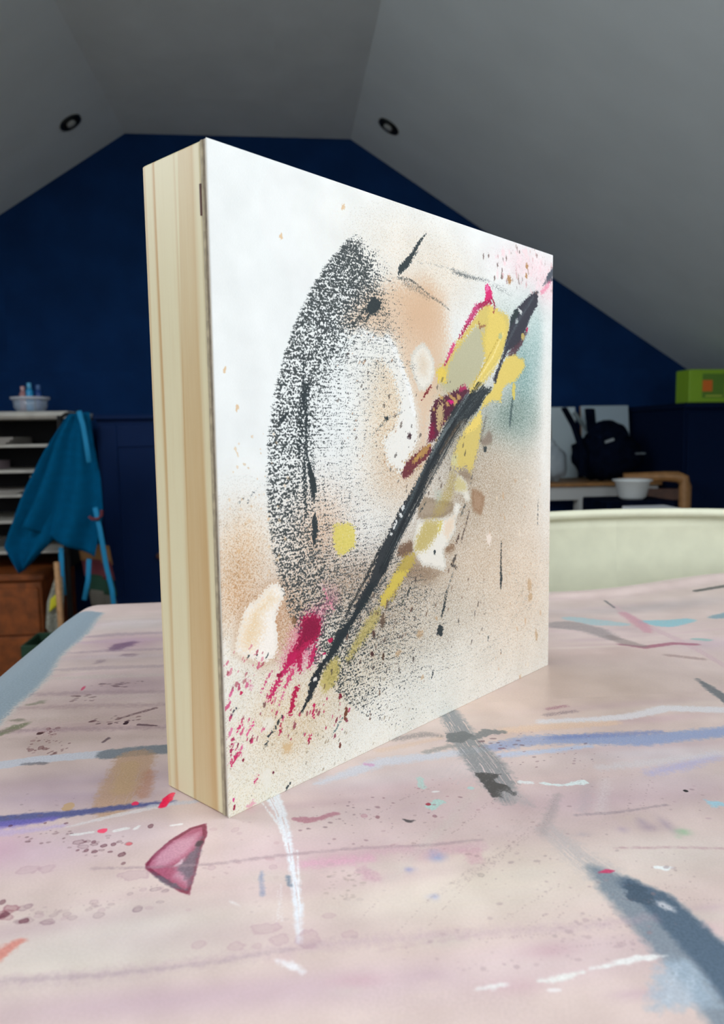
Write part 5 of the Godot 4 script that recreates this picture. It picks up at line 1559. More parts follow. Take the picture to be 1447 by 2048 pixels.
	b.drop(325, 819, 0.3, 0.3, -0.50, Color8(140, 110, 114), 0.6, 0)
	b.drop(319, 819, 0.2, 0.3, -0.50, Color8(140, 110, 114), 0.6, 0)
	b.drop(316, 819, 0.4, 0.3, -0.50, Color8(140, 110, 114), 0.6, 0)
	b.drop(306, 820, 0.3, 0.2, -0.50, Color8(140, 110, 114), 0.6, 0)
	b.drop(300, 820, 0.2, 0.2, -0.50, Color8(140, 110, 114), 0.6, 0)
	b.drop(294, 820, 0.2, 0.3, -0.50, Color8(140, 110, 114), 0.6, 0)
	b.drop(290, 821, 0.2, 0.3, -0.50, Color8(140, 110, 114), 0.6, 0)
	b.drop(287, 820, 0.3, 0.2, -0.50, Color8(140, 110, 114), 0.6, 0)
	b.drop(284, 821, 0.3, 0.2, -0.50, Color8(140, 110, 114), 0.6, 0)
	b.drop(284, 770, 1.2, 1.7, 0.00, Color8(96, 50, 62), 0.85, 0.45)
	b.drop(279, 769, 0.9, 1.1, 0.00, Color8(96, 50, 62), 0.85, 0.45)
	b.drop(291, 775, 2.0, 2.2, 0.00, Color8(96, 50, 62), 0.85, 0.45)
	b.drop(296, 774, 1.7, 1.9, 0.00, Color8(96, 50, 62), 0.85, 0.45)
	b.drop(303, 786, 2.2, 2.6, 0.00, Color8(96, 50, 62), 0.85, 0.45)
	b.drop(277, 778, 0.9, 1.1, 0.00, Color8(96, 50, 62), 0.85, 0.45)
	b.drop(282, 779, 1.4, 1.6, 0.00, Color8(96, 50, 62), 0.85, 0.45)
	b.drop(287, 781, 1.7, 1.6, 0.00, Color8(96, 50, 62), 0.85, 0.45)
	b.drop(306, 795, 1.1, 1.3, 0.00, Color8(96, 50, 62), 0.85, 0.45)
	b.drop(296, 782, 1.4, 1.1, 0.00, Color8(96, 50, 62), 0.85, 0.45)
	b.drop(314, 756, 1.5, 2.4, 0.00, Color8(96, 50, 62), 0.85, 0.45)
	b.drop(262, 746, 1.5, 1.2, 0.00, Color8(96, 50, 62), 0.85, 0.45)
	b.drop(229, 745, 1.2, 1.2, 0.00, Color8(96, 50, 62), 0.85, 0.45)
	b.drop(249, 744, 0.8, 1.2, 0.00, Color8(96, 50, 62), 0.85, 0.45)
	b.drop(252, 823, 1.5, 2.2, 0.00, Color8(96, 50, 62), 0.85, 0.45)
	b.drop(257, 834, 2.2, 2.4, 0.00, Color8(96, 50, 62), 0.85, 0.45)
	b.drop(268, 840, 2.4, 2.0, 0.00, Color8(96, 50, 62), 0.85, 0.45)

# ------------------------------------------------------------------ the art panel
func art_panel() -> void:
	var side := 0.40
	var deep := 0.0661
	var turn := 0.73226
	var basis_ := Basis(Vector3.UP, turn)
	var corner := Vector3(-0.0393, TABLE, -0.4468)
	var t := thing("art_panel", "deep square wooden art panel with an abstract splattered painting", "art panel", corner + basis_ * Vector3(side * 0.5, 0, -deep * 0.5), turn)
	var h := side * 0.5
	var zf := deep * 0.5
	var b := Sheet.new(2000, 2000, 0.0, 0.0, 20.0, 0.38, 0.07, 0.016, 7, FastNoiseLite.TYPE_VALUE_CUBIC)
	picture(b)
	var m := paint(Color.WHITE, 0.62, 0.4)
	m.albedo_texture = ImageTexture.create_from_image(b.image())
	m.texture_repeat = false
	# a faint tooth of primer under the paint
	var relief := Image.create_from_data(b.w, b.h, false, Image.FORMAT_L8, b.nf)
	relief.resize(1024, 1024)
	relief.bump_map_to_normal_map(1.0)
	m.normal_enabled = true
	m.normal_texture = ImageTexture.create_from_image(relief)
	m.normal_scale = 0.35
	# the plywood: three plies, the front one painted
	var edge := paint(Color8(206, 200, 186), 0.6)
	box("face_ply", Vector3(-h, 0, zf - 0.0022), Vector3(h, side, zf - 0.0002), edge, t, 0.0006)
	var st := begin()
	var e := 0.0006
	for q: Array in [[-h + e, side - e, 0.0, 0.0], [h - e, side - e, 1.0, 0.0], [h - e, e, 1.0, 1.0], [-h + e, side - e, 0.0, 0.0], [h - e, e, 1.0, 1.0], [-h + e, e, 0.0, 1.0]]:
		vert(st, Vector3(q[0], q[1], zf), Vector2(q[2], q[3]))
	for q: Array in [[-h, side, -h + e, side - e, h - e, side - e, h, side], [h, side, h - e, side - e, h - e, e, h, 0.0], [h, 0.0, h - e, e, -h + e, e, -h, 0.0], [-h, 0.0, -h + e, e, -h + e, side - e, -h, side]]:
		for k: int in [0, 1, 2, 0, 2, 3]:
			var p := Vector3(q[2 * k], q[2 * k + 1], zf - (0.0004 if k == 0 or k == 3 else 0.0))
			vert(st, p, Vector2(clampf((p.x + h) / side, 0.002, 0.998), clampf(1.0 - p.y / side, 0.002, 0.998)))
	st.generate_normals()
	st.generate_tangents()
	var o := put("painted_face", st, m, t)
	o.set_meta("label", "white ground with a dark circular sweep, black bar, yellow and magenta splashes")
	box("core_ply", Vector3(-h + 0.0005, 0, zf - 0.0042), Vector3(h - 0.0005, side, zf - 0.0022), mottled(Color8(172, 158, 138), 0.35, 0.05, 0.8, 12), t, 0.0002)
	box("back_ply", Vector3(-h, 0, zf - 0.0064), Vector3(h, side, zf - 0.0042), mottled(Color8(196, 182, 152), 0.3, 0.05, 0.7, 13), t, 0.0004)
	# the cradle of pine behind it
	var pine := grained(Color8(222, 212, 176), Color8(190, 148, 96), [[0.225, 0.034, -0.025, 0.85], [0.035, 0.035, 0.0, 0.45], [0.76, 0.17, -0.035, 0.55], [0.585, 0.03, -0.06, 0.35], [0.89, 0.06, 0.0, 0.3]], 320, 1400, 15)
	var other := grained(Color8(226, 214, 178), Color8(188, 150, 100), [[0.3, 0.04, 0.05, 0.5], [0.7, 0.1, -0.05, 0.5]], 128, 512, 16)
	var zb := -deep * 0.5
	for s: Array in [[-h, -h + 0.018, pine], [h - 0.018, h, other]]:
		st = begin()
		block(st, Vector3(s[0], 0, zb), Vector3(s[1], side, zf - 0.0064), 0.0012)
		wood_uv(st, zb, zf - 0.0064, side, s[2], t, "side_rail")
	box("top_rail", Vector3(-h + 0.018, side - 0.018, zb), Vector3(h - 0.018, side, zf - 0.0064), other, t, 0.001)
	box("bottom_rail", Vector3(-h + 0.018, 0, zb), Vector3(h - 0.018, 0.018, zf - 0.0064), other, t, 0.001)
	var plug := box("filled_gap", Vector3(-h - 0.0003, side - 0.041, zf - 0.0078), Vector3(-h + 0.004, side - 0.0235, zf - 0.0064), paint(Color8(96, 66, 60), 0.8), t, 0.0001)
	plug.set_meta("label", "short dark brown gap in the plywood edge")

# the same mesh with u across the rail's depth and v down its height
func wood_uv(st: SurfaceTool, z0: float, z1: float, high: float, m: Material, parent: Node3D, called: String) -> void:
	st.generate_normals()
	var a := st.commit_to_arrays()
	var pts: PackedVector3Array = a[Mesh.ARRAY_VERTEX]
	var uv := PackedVector2Array()
	for p in pts:
		uv.append(Vector2((p.z - z0) / (z1 - z0), 1.0 - p.y / high))
	a[Mesh.ARRAY_TEX_UV] = uv
	var mesh := ArrayMesh.new()
	mesh.add_surface_from_arrays(Mesh.PRIMITIVE_TRIANGLES, a)
	mesh.surface_set_material(0, m)
	var o := MeshInstance3D.new()
	o.name = called
	o.mesh = mesh
	parent.add_child(o, true)

func picture(b: Sheet) -> void:
	b.washes(Color8(236, 239, 236), [[1.6, 89.6, 25.5, 26.0, 0.00, 232, 226, 208, 0.9],
		[17.2, 100.1, 23.8, 14.1, 0.00, 233, 228, 212, 0.9],
		[58.0, 91.9, 57.4, 18.3, 0.00, 230, 225, 211, 0.9],
		[90.7, 75.6, 21.4, 40.1, 0.00, 232, 216, 196, 0.95],
		[42.6, 7.4, 16.0, 8.0, 0.00, 238, 229, 214, 0.8],
		[58.2, 7.6, 10.2, 5.8, 0.00, 238, 229, 214, 0.4],
		[53.2, 12.1, 13.0, 7.5, 0.00, 230, 212, 188, 0.6],
		[38.6, 39.1, 6.8, 10.9, 0.00, 224, 196, 158, 0.8],
		[40.9, 30.0, 5.2, 4.5, 0.00, 226, 198, 160, 0.6],
		[46.6, 47.6, 6.2, 5.7, 0.00, 200, 170, 138, 0.6],
		[40.6, 49.3, 8.8, 6.5, 0.00, 214, 184, 150, 0.6],
		[3.7, 58.8, 5.7, 6.9, 0.00, 220, 186, 148, 0.8],
		[2.5, 65.5, 4.7, 6.1, 0.00, 206, 162, 118, 0.75],
		[11.4, 71.1, 6.4, 7.3, 0.00, 196, 150, 112, 0.85],
		[20.8, 57.5, 7.1, 7.6, 0.00, 208, 168, 134, 0.75],
		[27.9, 68.0, 12.9, 6.2, 0.00, 168, 138, 112, 0.8],
		[35.9, 75.9, 12.8, 6.6, 0.00, 170, 148, 122, 0.75],
		[49.6, 67.5, 13.0, 10.0, 0.00, 160, 136, 108, 0.75],
		[65.3, 52.6, 14.0, 15.8, 0.00, 164, 146, 122, 0.85],
		[77.1, 52.2, 14.6, 14.5, 0.00, 190, 170, 144, 0.75],
		[61.6, 42.1, 7.2, 7.2, 0.00, 150, 142, 124, 0.8],
		[58.1, 32.0, 7.7, 6.0, 0.00, 190, 178, 146, 0.75],
		[86.4, 28.1, 7.5, 12.4, 0.00, 110, 154, 150, 0.78],
		[81.1, 37.8, 12.8, 5.6, 0.00, 116, 140, 130, 0.85],
		[93.1, 20.3, 5.1, 9.2, 0.00, 150, 186, 182, 0.6],
		[76.7, 15.3, 8.1, 4.2, 0.00, 196, 208, 198, 0.6],
		[69.2, 70.2, 17.7, 11.0, 0.00, 206, 182, 154, 0.75],
		[83.8, 78.1, 15.7, 11.8, 0.00, 226, 202, 174, 0.7],
		[52.8, 79.2, 18.7, 7.2, 0.00, 196, 182, 160, 0.65],
		[30.2, 83.1, 13.4, 5.5, 0.00, 198, 184, 158, 0.6],
		[15.3, 85.5, 12.5, 6.0, 0.00, 212, 190, 156, 0.55],
		[14.0, 91.1, 9.0, 5.1, 0.00, 214, 186, 142, 0.5],
		[8.8, 85.3, 3.1, 3.3, 0.00, 220, 190, 150, 0.35],
		[88.2, 4.0, 13.3, 4.0, 0.00, 247, 220, 222, 0.85],
		[97.6, 7.8, 4.8, 4.1, 0.00, 246, 200, 208, 0.8],
		[97.2, 22.3, 2.4, 14.0, 0.00, 236, 238, 234, 0.8],
		[97.3, 46.0, 2.9, 19.2, 0.00, 238, 234, 224, 0.9],
		[2.2, 97.9, 8.7, 4.8, 0.00, 234, 226, 200, 0.7],
		[77.6, 105.2, 26.1, 7.2, 0.00, 238, 235, 225, 0.8],
		[44.5, 101.7, 19.1, 5.1, 0.00, 236, 233, 220, 0.6]], 0.42, 0.035, 1.0)
	b.blob([27.7, 22.3, 32.9, 17.1, 39.7, 14.2, 50.1, 12.2, 56.2, 14.6, 57.5, 23.2, 55.4, 32.1, 51.4, 39.0, 49.0, 47.7, 47.5, 38.1, 45.3, 32.1, 41.8, 25.4, 38.8, 23.6, 36.7, 24.5, 33.4, 23.6, 29.9, 23.3], Color8(218, 184, 150), 0.75, 4, 1.5, 0.18, 0)
	b.blob([42.5, 16.3, 51.6, 14.2, 54.8, 19.6, 51.5, 25.6, 43.9, 22.5], Color8(208, 166, 128), 0.5, 5, 2, 0.2, 0)
	b.blob([30.8, 23.2, 34.1, 23.7, 36.7, 24.5, 38.8, 23.6, 40.9, 25.4, 43.2, 28.9, 45.3, 32.5, 47.0, 38.1, 47.5, 42.9, 44.8, 46.1, 42.5, 49.4, 38.5, 46.9, 37.1, 42.7, 41.0, 40.0, 42.3, 35.4, 40.1, 30.9, 36.7, 28.0, 33.3, 28.6, 28.7, 32.3, 27.5, 29.0], Color8(236, 236, 230), 0.85, 0.8, 0.9, 0, 0)
	b.blob([30.8, 23.2, 34.1, 23.7, 36.7, 24.5, 38.8, 23.6, 40.9, 25.4, 43.2, 28.9, 45.3, 32.5, 47.0, 38.1, 46.1, 38.3, 44.1, 33.0, 42.0, 29.4, 39.9, 26.2, 38.4, 24.6, 36.1, 25.5, 33.4, 24.6], Color8(240, 240, 236), 0.8, 0.3, 0.3, 0, 0)
	b.blob([49.2, 24.2, 51.2, 25.3, 52.8, 27.6, 53.1, 29.8, 51.8, 32.1, 49.6, 33.5, 48.0, 33.4, 46.5, 31.3, 45.3, 29.0, 45.5, 26.8, 47.2, 25.2], Color8(232, 228, 216), 0.95, 0.3, 0.35, 0, 0.25)
	b.blob([49.3, 26.2, 50.9, 28.0, 50.2, 30.4, 48.0, 30.1, 47.8, 27.3], Color8(214, 190, 160), 0.6, 2, 0.8, 0.35, 0)
	b.blob([10.8, 65.0, 12.4, 66.3, 12.2, 67.6, 10.9, 69.4, 10.3, 70.6, 10.7, 73.0, 10.6, 76.1, 9.5, 77.2, 7.2, 77.6, 5.3, 76.2, 3.7, 75.6, 2.1, 74.4, 2.2, 72.9, 2.8, 70.9, 3.7, 68.9, 4.3, 67.7, 6.5, 67.0, 8.2, 65.6, 9.6, 65.0], Color8(190, 142, 100), 0.55, 2.2, 0.6, 0, 0)
	b.blob([10.8, 65.0, 12.4, 66.3, 12.2, 67.6, 10.9, 69.4, 10.3, 70.6, 10.7, 73.0, 10.6, 76.1, 9.5, 77.2, 7.2, 77.4, 5.3, 76.2, 3.7, 75.6, 2.1, 74.4, 2.2, 72.9, 2.8, 70.9, 3.7, 68.9, 4.3, 67.7, 6.5, 67.0, 8.2, 65.6, 9.6, 65.0], Color8(243, 237, 226), 0.97, 0.3, 0.4, 0, 0.12)
	b.blob([9.3, 66.4, 10.7, 67.6, 9.0, 68.4, 7.5, 69.6, 7.4, 71.8, 6.2, 74.0, 4.0, 74.8, 3.1, 73.3, 3.6, 71.1, 5.0, 69.2, 6.7, 68.0], Color8(226, 196, 150), 0.85, 2.4, 1.2, 0.38, 0)
	b.blob([6.9, 86.5, 8.6, 86.3, 9.7, 87.6, 8.8, 88.7, 7.7, 88.8, 6.7, 87.8], Color8(240, 234, 218), 0.9, 0.4, 0.4, 0, 0.2)
	b.blob([6.6, 94.8, 8.6, 95.1, 8.5, 96.9, 8.2, 98.4, 6.8, 97.7, 6.3, 95.9], Color8(240, 236, 222), 0.8, 0.5, 0.4, 0, 0.15)
	b.blob([11.1, 92.0, 13.2, 92.4, 12.9, 93.7, 11.3, 93.5], Color8(206, 168, 116), 0.7, 0.6, 0.6, 0, 0)
	b.blob([47.6, 55.4, 49.4, 53.9, 53.4, 54.8, 59.1, 55.8, 59.1, 57.5, 55.3, 58.7, 47.1, 58.1], Color8(140, 118, 92), 0.6, 0.3, 0.4, 0, 0.3)
	b.blob([66.1, 53.4, 69.3, 54.2, 70.8, 55.5, 70.5, 57.2, 69.4, 59.4, 66.4, 58.1, 65.6, 55.1], Color8(156, 116, 84), 0.6, 0.4, 0.5, 0, 0.25)
	b.blob([72.5, 41.2, 73.9, 42.4, 73.6, 43.9, 70.3, 44.4, 69.3, 43.5, 70.9, 42.4], Color8(132, 112, 98), 0.6, 0.5, 0.5, 0, 0.2)
	b.blob([41.4, 62.8, 45.4, 62.2, 45.9, 64.2, 43.2, 65.4, 41.0, 64.5], Color8(104, 74, 54), 0.8, 0.4, 0.6, 0.2, 0)
	b.blob([55.7, 64.8, 59.1, 64.4, 59.6, 65.6, 57.1, 66.1], Color8(120, 88, 62), 0.7, 0.5, 0.6, 0, 0)
	b.blob([61.1, 49.6, 65.1, 49.5, 66.1, 51.6, 61.1, 50.8], Color8(120, 96, 72), 0.5, 0.8, 0.8, 0, 0)
	b.blob([45.3, 65.7, 55.2, 69.6, 51.5, 71.3, 42.8, 69.4, 41.1, 67.0], Color8(128, 102, 78), 0.6, 2, 1.5, 0.3, 0)
	b.blob([60.6, 50.2, 62.1, 50.4, 64.1, 52.1, 64.7, 53.9, 65.4, 55.1, 65.1, 56.2, 63.1, 55.9, 62.7, 54.6, 61.1, 54.0, 59.6, 53.8, 59.4, 51.8], Color8(226, 221, 206), 0.95, 0.2, 0.35, 0, 0.3)
	b.blob([61.1, 50.6, 63.6, 52.2, 64.1, 53.5, 62.1, 53.7, 59.8, 53.3, 59.7, 51.5], Color8(196, 182, 122), 0.8, 0.6, 0.5, 0.25, 0)
	b.blob([60.1, 55.8, 62.1, 56.3, 61.3, 58.0, 60.1, 59.3, 60.2, 61.6, 58.1, 63.7, 55.7, 65.4, 56.9, 68.7, 55.7, 69.7, 51.5, 68.2, 48.4, 67.5, 45.8, 64.4, 45.8, 61.7, 47.1, 58.6, 51.1, 58.5, 55.7, 58.7, 59.1, 58.2, 59.3, 56.6], Color8(232, 228, 216), 0.95, 0.25, 0.4, 0, 0.3)
	b.blob([56.2, 59.5, 59.6, 58.7, 59.1, 61.2, 57.2, 63.3, 55.7, 61.7], Color8(226, 200, 170), 0.7, 1, 0.8, 0.3, 0)
	b.blob([49.8, 58.6, 54.3, 59.3, 53.9, 61.5, 52.0, 63.2, 49.7, 64.6, 46.2, 64.5, 46.7, 61.8, 48.4, 60.1], Color8(186, 166, 92), 0.85, 1, 0.8, 0.3, 0)
	b.blob([53.9, 59.5, 55.3, 59.4, 55.0, 61.1, 53.9, 61.5], Color8(206, 188, 90), 0.8, 0.6, 0.5, 0, 0)
	b.blob([71.5, 64.0, 73.2, 63.6, 73.8, 64.9, 72.9, 66.5, 71.8, 65.6], Color8(236, 222, 208), 0.9, 0.3, 0.3, 0, 0)
	b.blob([53.0, 53.1, 55.3, 53.2, 55.3, 54.9, 53.4, 56.2], Color8(176, 186, 170), 0.6, 0.8, 0.8, 0.25, 0)
	b.blob([59.1, 48.4, 60.1, 50.7, 59.1, 54.4, 57.2, 56.5, 55.3, 58.0, 52.0, 58.5, 53.0, 56.4, 56.2, 52.8], Color8(172, 152, 84), 0.7, 1.2, 1.2, 0.38, 0)
	b.sweep(62.4, 50.0, [[228.0, 22.0, 0.60, 0.46, 0.30], [205.0, 30.0, 0.52, 0.34, 0.24], [180.0, 30.0, 0.48, 0.34, 0.24], [160.0, 25.0, 0.50, 0.42, 0.32], [140.0, 25.0, 0.50, 0.48, 0.42], [118.0, 20.0, 0.27, 0.36, 0.35], [98.0, 20.0, 0.19, 0.28, 0.28], [75.0, 20.0, 0.21, 0.27, 0.26], [50.0, 22.0, 0.24, 0.30, 0.24], [30.0, 16.0, 0.1, 0.1, 0.08]])
	b.stroke([41.87, 13.11, 0.50, 45.51, 13.10, 0.45, 48.43, 13.98, 0.38, 51.44, 15.26, 0.40, 55.46, 16.22, 0.33, 57.77, 17.16, 0.17], Color8(42, 52, 55), 0.8, 0.2, 0.3, 0.42, 0)
	b.stroke([43.86, 13.83, 1.46, 47.57, 14.59, 1.14, 51.00, 15.70, 0.63], Color8(42, 52, 55), 0.6, 0.4, 0.6, 0.52, 0)
	b.stroke([47.63, 9.53, 0.23, 53.69, 9.24, 0.28, 59.20, 9.21, 0.34], Color8(42, 52, 55), 0.8, 0.15, 0.4, 0.55, 0)
	b.stroke([59.20, 9.48, 0.77, 63.05, 9.73, 0.97, 66.29, 9.74, 0.64, 72.27, 9.70, 0.24], Color8(42, 52, 55), 0.85, 0.3, 0.5, 0.45, 0)
	b.stroke([73.35, 10.41, 1.46, 77.76, 10.71, 1.52, 81.20, 11.45, 0.52], Color8(42, 52, 55), 0.6, 0.4, 0.6, 0.58, 0)
	b.blob([50.4, 3.8, 47.9, 6.7, 46.5, 8.6, 44.9, 10.7, 42.9, 12.2, 41.9, 12.7, 42.1, 11.1, 44.1, 9.6, 46.0, 7.9, 47.9, 5.7], Color8(42, 52, 55), 0.97, 0.15, 0.25, 0, 0)
	b.stroke([47.86, 7.35, 0.23, 45.96, 9.54, 0.19, 44.72, 10.72, 0.15], Color8(42, 52, 55), 0.9, 0.12, 0.3, 0.4, 0)
	b.blob([34.2, 17.9, 35.5, 17.4, 36.4, 17.9, 37.2, 17.9, 36.8, 19.3, 35.6, 20.4, 34.5, 20.6, 33.4, 20.3, 32.9, 19.3], Color8(42, 52, 55), 0.97, 0.2, 0.35, 0, 0)
	b.blob([33.2, 19.6, 33.6, 19.9, 32.3, 20.7, 31.8, 20.6], Color8(42, 52, 55), 0.95, 0.15, 0.3, 0, 0)
	b.stroke([31.40, 21.30, 0.71, 30.51, 21.86, 0.57, 29.79, 22.74, 0.50, 28.91, 22.99, 0.37], Color8(42, 52, 55), 0.95, 0.12, 0.4, 0.3, 0)
	b.stroke([33.57, 20.84, 0.59, 33.01, 21.60, 0.26, 32.27, 22.62, 0.19], Color8(42, 52, 55), 0.9, 0.12, 0.3, 0.3, 0)
	b.stroke([24.92, 26.85, 0.48, 24.41, 27.45, 0.54, 24.06, 28.05, 0.42], Color8(42, 52, 55), 0.95, 0.12, 0.3, 0, 0)
	b.stroke([17.73, 27.71, 0.14, 17.49, 32.77, 0.19, 16.98, 37.58, 0.25], Color8(42, 52, 55), 0.95, 0.12, 0.3, 0.15, 0)
	b.blob([17.6, 33.2, 18.8, 32.9, 18.6, 34.3, 18.3, 35.8, 17.9, 37.6, 16.9, 37.6, 16.9, 35.2], Color8(42, 52, 55), 0.95, 0.2, 0.6, 0.2, 0)
	b.stroke([16.76, 37.09, 0.33, 16.54, 39.30, 0.49, 16.79, 41.08, 0.50, 16.27, 43.30, 0.33, 16.20, 45.30, 0.16], Color8(42, 52, 55), 0.97, 0.15, 0.5, 0.1, 0)
	b.stroke([18.01, 36.18, 0.72, 17.92, 39.30, 0.84, 17.82, 42.65, 0.67, 17.42, 45.79, 0.72, 17.34, 48.49, 0.78, 17.40, 51.67, 0.45, 17.47, 54.64, 0.22], Color8(42, 52, 55), 0.95, 0.15, 0.6, 0.22, 0)
	b.blob([18.1, 45.4, 18.7, 46.1, 19.3, 47.7, 20.0, 49.5, 20.0, 50.5, 19.3, 52.8, 18.8, 51.5, 18.5, 49.5, 18.0, 46.9], Color8(42, 52, 55), 0.98, 0.15, 0.25, 0, 0)
	b.stroke([19.29, 46.08, 0.85, 19.40, 47.68, 0.46], Color8(42, 52, 55), 0.9, 0.12, 0.4, 0.45, 0)
	b.blob([19.5, 54.4, 19.8, 55.5, 20.2, 57.1, 19.8, 58.8, 19.0, 60.2, 18.7, 59.1, 18.9, 57.5, 18.8, 55.7], Color8(42, 52, 55), 0.98, 0.15, 0.25, 0, 0)
	b.stroke([13.74, 38.01, 0.42, 12.98, 38.77, 0.68, 12.09, 39.42, 0.31], Color8(42, 52, 55), 0.95, 0.15, 0.4, 0.2, 0)
	b.stroke([16.40, 53.86, 0.39, 16.49, 56.14, 0.22, 17.69, 57.64, 0.12], Color8(42, 52, 55), 0.7, 0.15, 0.4, 0.45, 0)
	b.stroke([14.58, 53.59, 0.27, 13.21, 54.37, 0.13], Color8(42, 52, 55), 0.9, 0.1, 0.3, 0, 0)
	b.stroke([7.11, 49.55, 0.12, 6.11, 50.65, 0.15, 5.26, 51.75, 0.12], Color8(42, 52, 55), 0.8, 0.1, 0.3, 0.45, 0)
	b.stroke([4.63, 50.86, 0.12, 3.55, 51.62, 0.12], Color8(42, 52, 55), 0.8, 0.1, 0.3, 0.45, 0)
	b.stroke([42.64, 37.55, 0.37, 38.24, 38.85, 0.56, 35.33, 40.97, 0.34, 31.59, 42.64, 0.16], Color8(42, 52, 55), 0.8, 0.1, 0.4, 0.5, 0)
	b.drop(38.2, 38.8, 0.55, 0.40, 0.50, Color8(42, 52, 55), 1, 0)
	b.drop(44.9, 42.0, 0.59, 0.57, 0.20, Color8(70, 50, 55), 1, 0)
	b.stroke([20.15, 61.17, 0.87, 18.84, 61.94, 0.57, 17.54, 62.70, 0.17], Color8(42, 52, 55), 0.8, 0.2, 0.5, 0.42, 0)
	b.blob([23.9, 57.0, 27.7, 57.0, 29.3, 58.1, 29.2, 61.3, 27.2, 62.1, 25.1, 62.5, 24.2, 61.2, 23.8, 59.2], Color8(218, 202, 98), 0.9, 0.3, 0.5, 0.27, 0)
	b.blob([67.6, 18.8, 72.3, 17.1, 71.8, 24.4, 69.2, 29.2, 65.1, 32.8, 59.2, 33.8, 54.5, 32.3, 55.4, 28.5, 60.1, 23.9], Color8(184, 180, 146), 0.92, 1, 0.8, 0.05, 0)
	b.blob([68.6, 15.8, 71.8, 13.9, 74.5, 14.9, 80.1, 16.0, 80.8, 18.7, 79.3, 22.4, 77.4, 25.5, 74.6, 28.0, 70.3, 31.2, 64.1, 34.7, 64.8, 32.4, 68.7, 29.2, 70.8, 25.9, 69.8, 23.1, 69.2, 19.7, 67.1, 19.4, 63.6, 22.2, 61.1, 24.3, 57.7, 27.8, 56.8, 31.7, 54.0, 31.5, 53.4, 29.2, 56.3, 27.7, 59.7, 23.9, 63.6, 20.3, 67.1, 17.4], Color8(214, 192, 104), 0.95, 0.35, 0.7, 0.12, 0)
	b.blob([72.3, 14.3, 77.8, 16.3, 79.6, 18.8, 77.9, 23.1, 73.5, 27.5, 68.2, 31.5, 65.6, 33.1, 69.2, 29.2, 71.3, 25.9, 70.7, 21.6, 71.8, 18.4], Color8(228, 204, 108), 0.9, 0.6, 0.8, 0.25, 0)
	b.stroke([77.86, 20.13, 0.41, 73.46, 25.76, 0.44, 67.12, 31.30, 0.33], Color8(240, 222, 150), 0.8, 0.12, 0.2, 0.25, 0)
	b.stroke([76.19, 21.16, 0.30, 71.84, 25.86, 0.34, 66.09, 31.91, 0.28], Color8(186, 158, 72), 0.7, 0.12, 0.2, 0.3, 0)
	b.stroke([79.31, 22.39, 0.31, 75.68, 26.51, 0.40, 69.21, 30.93, 0.28], Color8(240, 222, 150), 0.7, 0.12, 0.2, 0.3, 0)
	b.blob([76.7, 19.9, 77.6, 20.2, 77.3, 21.4, 75.9, 21.2], Color8(178, 186, 140), 0.9, 0.3, 0.3, 0, 0)
	b.blob([68.4, 18.4, 69.2, 19.5, 70.7, 18.7, 70.5, 21.1, 69.2, 20.0], Color8(196, 186, 150), 0.9, 0.2, 0.3, 0, 0)
	b.stroke([68.37, 18.54, 0.37, 68.89, 19.63, 0.56, 70.73, 19.03, 0.38], Color8(150, 96, 60), 0.8, 0.12, 0.3, 0, 0)
	b.blob([53.6, 29.3, 55.4, 28.5, 56.8, 29.5, 56.6, 31.4, 54.0, 31.4], Color8(226, 198, 90), 0.95, 0.3, 0.4, 0, 0)
	b.blob([79.3, 25.2, 83.1, 23.8, 84.3, 24.8, 86.8, 25.1, 87.5, 26.7, 85.6, 28.4, 83.2, 30.2, 79.4, 31.1, 77.7, 32.4, 77.2, 35.0, 74.1, 34.6, 69.2, 36.7, 70.0, 34.7, 74.1, 31.9, 76.2, 28.0], Color8(224, 200, 106), 0.97, 0.25, 0.5, 0.08, 0)
	b.stroke([82.63, 31.14, 1.18, 82.54, 32.68, 1.39, 82.67, 34.06, 0.86], Color8(216, 196, 96), 0.95, 0.2, 0.3, 0, 0)
	b.blob([69.2, 36.8, 69.7, 40.0, 68.7, 43.5, 67.7, 46.4, 65.6, 50.0, 63.6, 48.6, 61.1, 49.1, 58.5, 48.1, 59.1, 46.2, 61.1, 43.1, 64.1, 40.3], Color8(214, 192, 106), 0.92, 0.4, 0.8, 0.22, 0)
	b.blob([69.2, 36.9, 69.5, 39.4, 67.7, 40.6, 63.6, 42.0, 63.6, 40.9], Color8(232, 206, 110), 0.95, 0.25, 0.4, 0, 0)
	b.blob([58.4, 46.4, 60.6, 45.9, 60.6, 48.2, 59.1, 48.3], Color8(202, 200, 160), 0.8, 0.6, 0.6, 0, 0)
	b.blob([46.3, 64.6, 46.2, 66.6, 42.8, 69.1, 39.4, 72.7, 35.8, 72.1, 39.9, 68.7, 41.1, 66.7, 43.2, 64.9], Color8(184, 162, 74), 0.88, 0.6, 0.7, 0.2, 0)
	b.blob([40.0, 67.6, 44.6, 67.8, 42.0, 69.8, 38.3, 72.1, 37.3, 73.8, 35.9, 73.2, 36.1, 71.7, 38.3, 69.7], Color8(206, 184, 82), 0.92, 0.3, 0.5, 0.12, 0)
	b.blob([35.7, 73.5, 35.9, 75.1, 33.9, 77.3, 30.5, 79.4, 27.1, 81.9, 26.6, 81.0, 28.7, 78.5, 31.7, 75.5, 34.0, 73.9], Color8(180, 164, 88), 0.75, 0.8, 0.8, 0.26, 0)
	b.blob([22.6, 80.3, 24.5, 80.5, 24.8, 82.6, 24.1, 84.4, 22.5, 85.5, 20.8, 85.8, 19.8, 83.9, 20.7, 82.1], Color8(184, 168, 92), 0.85, 0.7, 0.7, 0.24, 0)
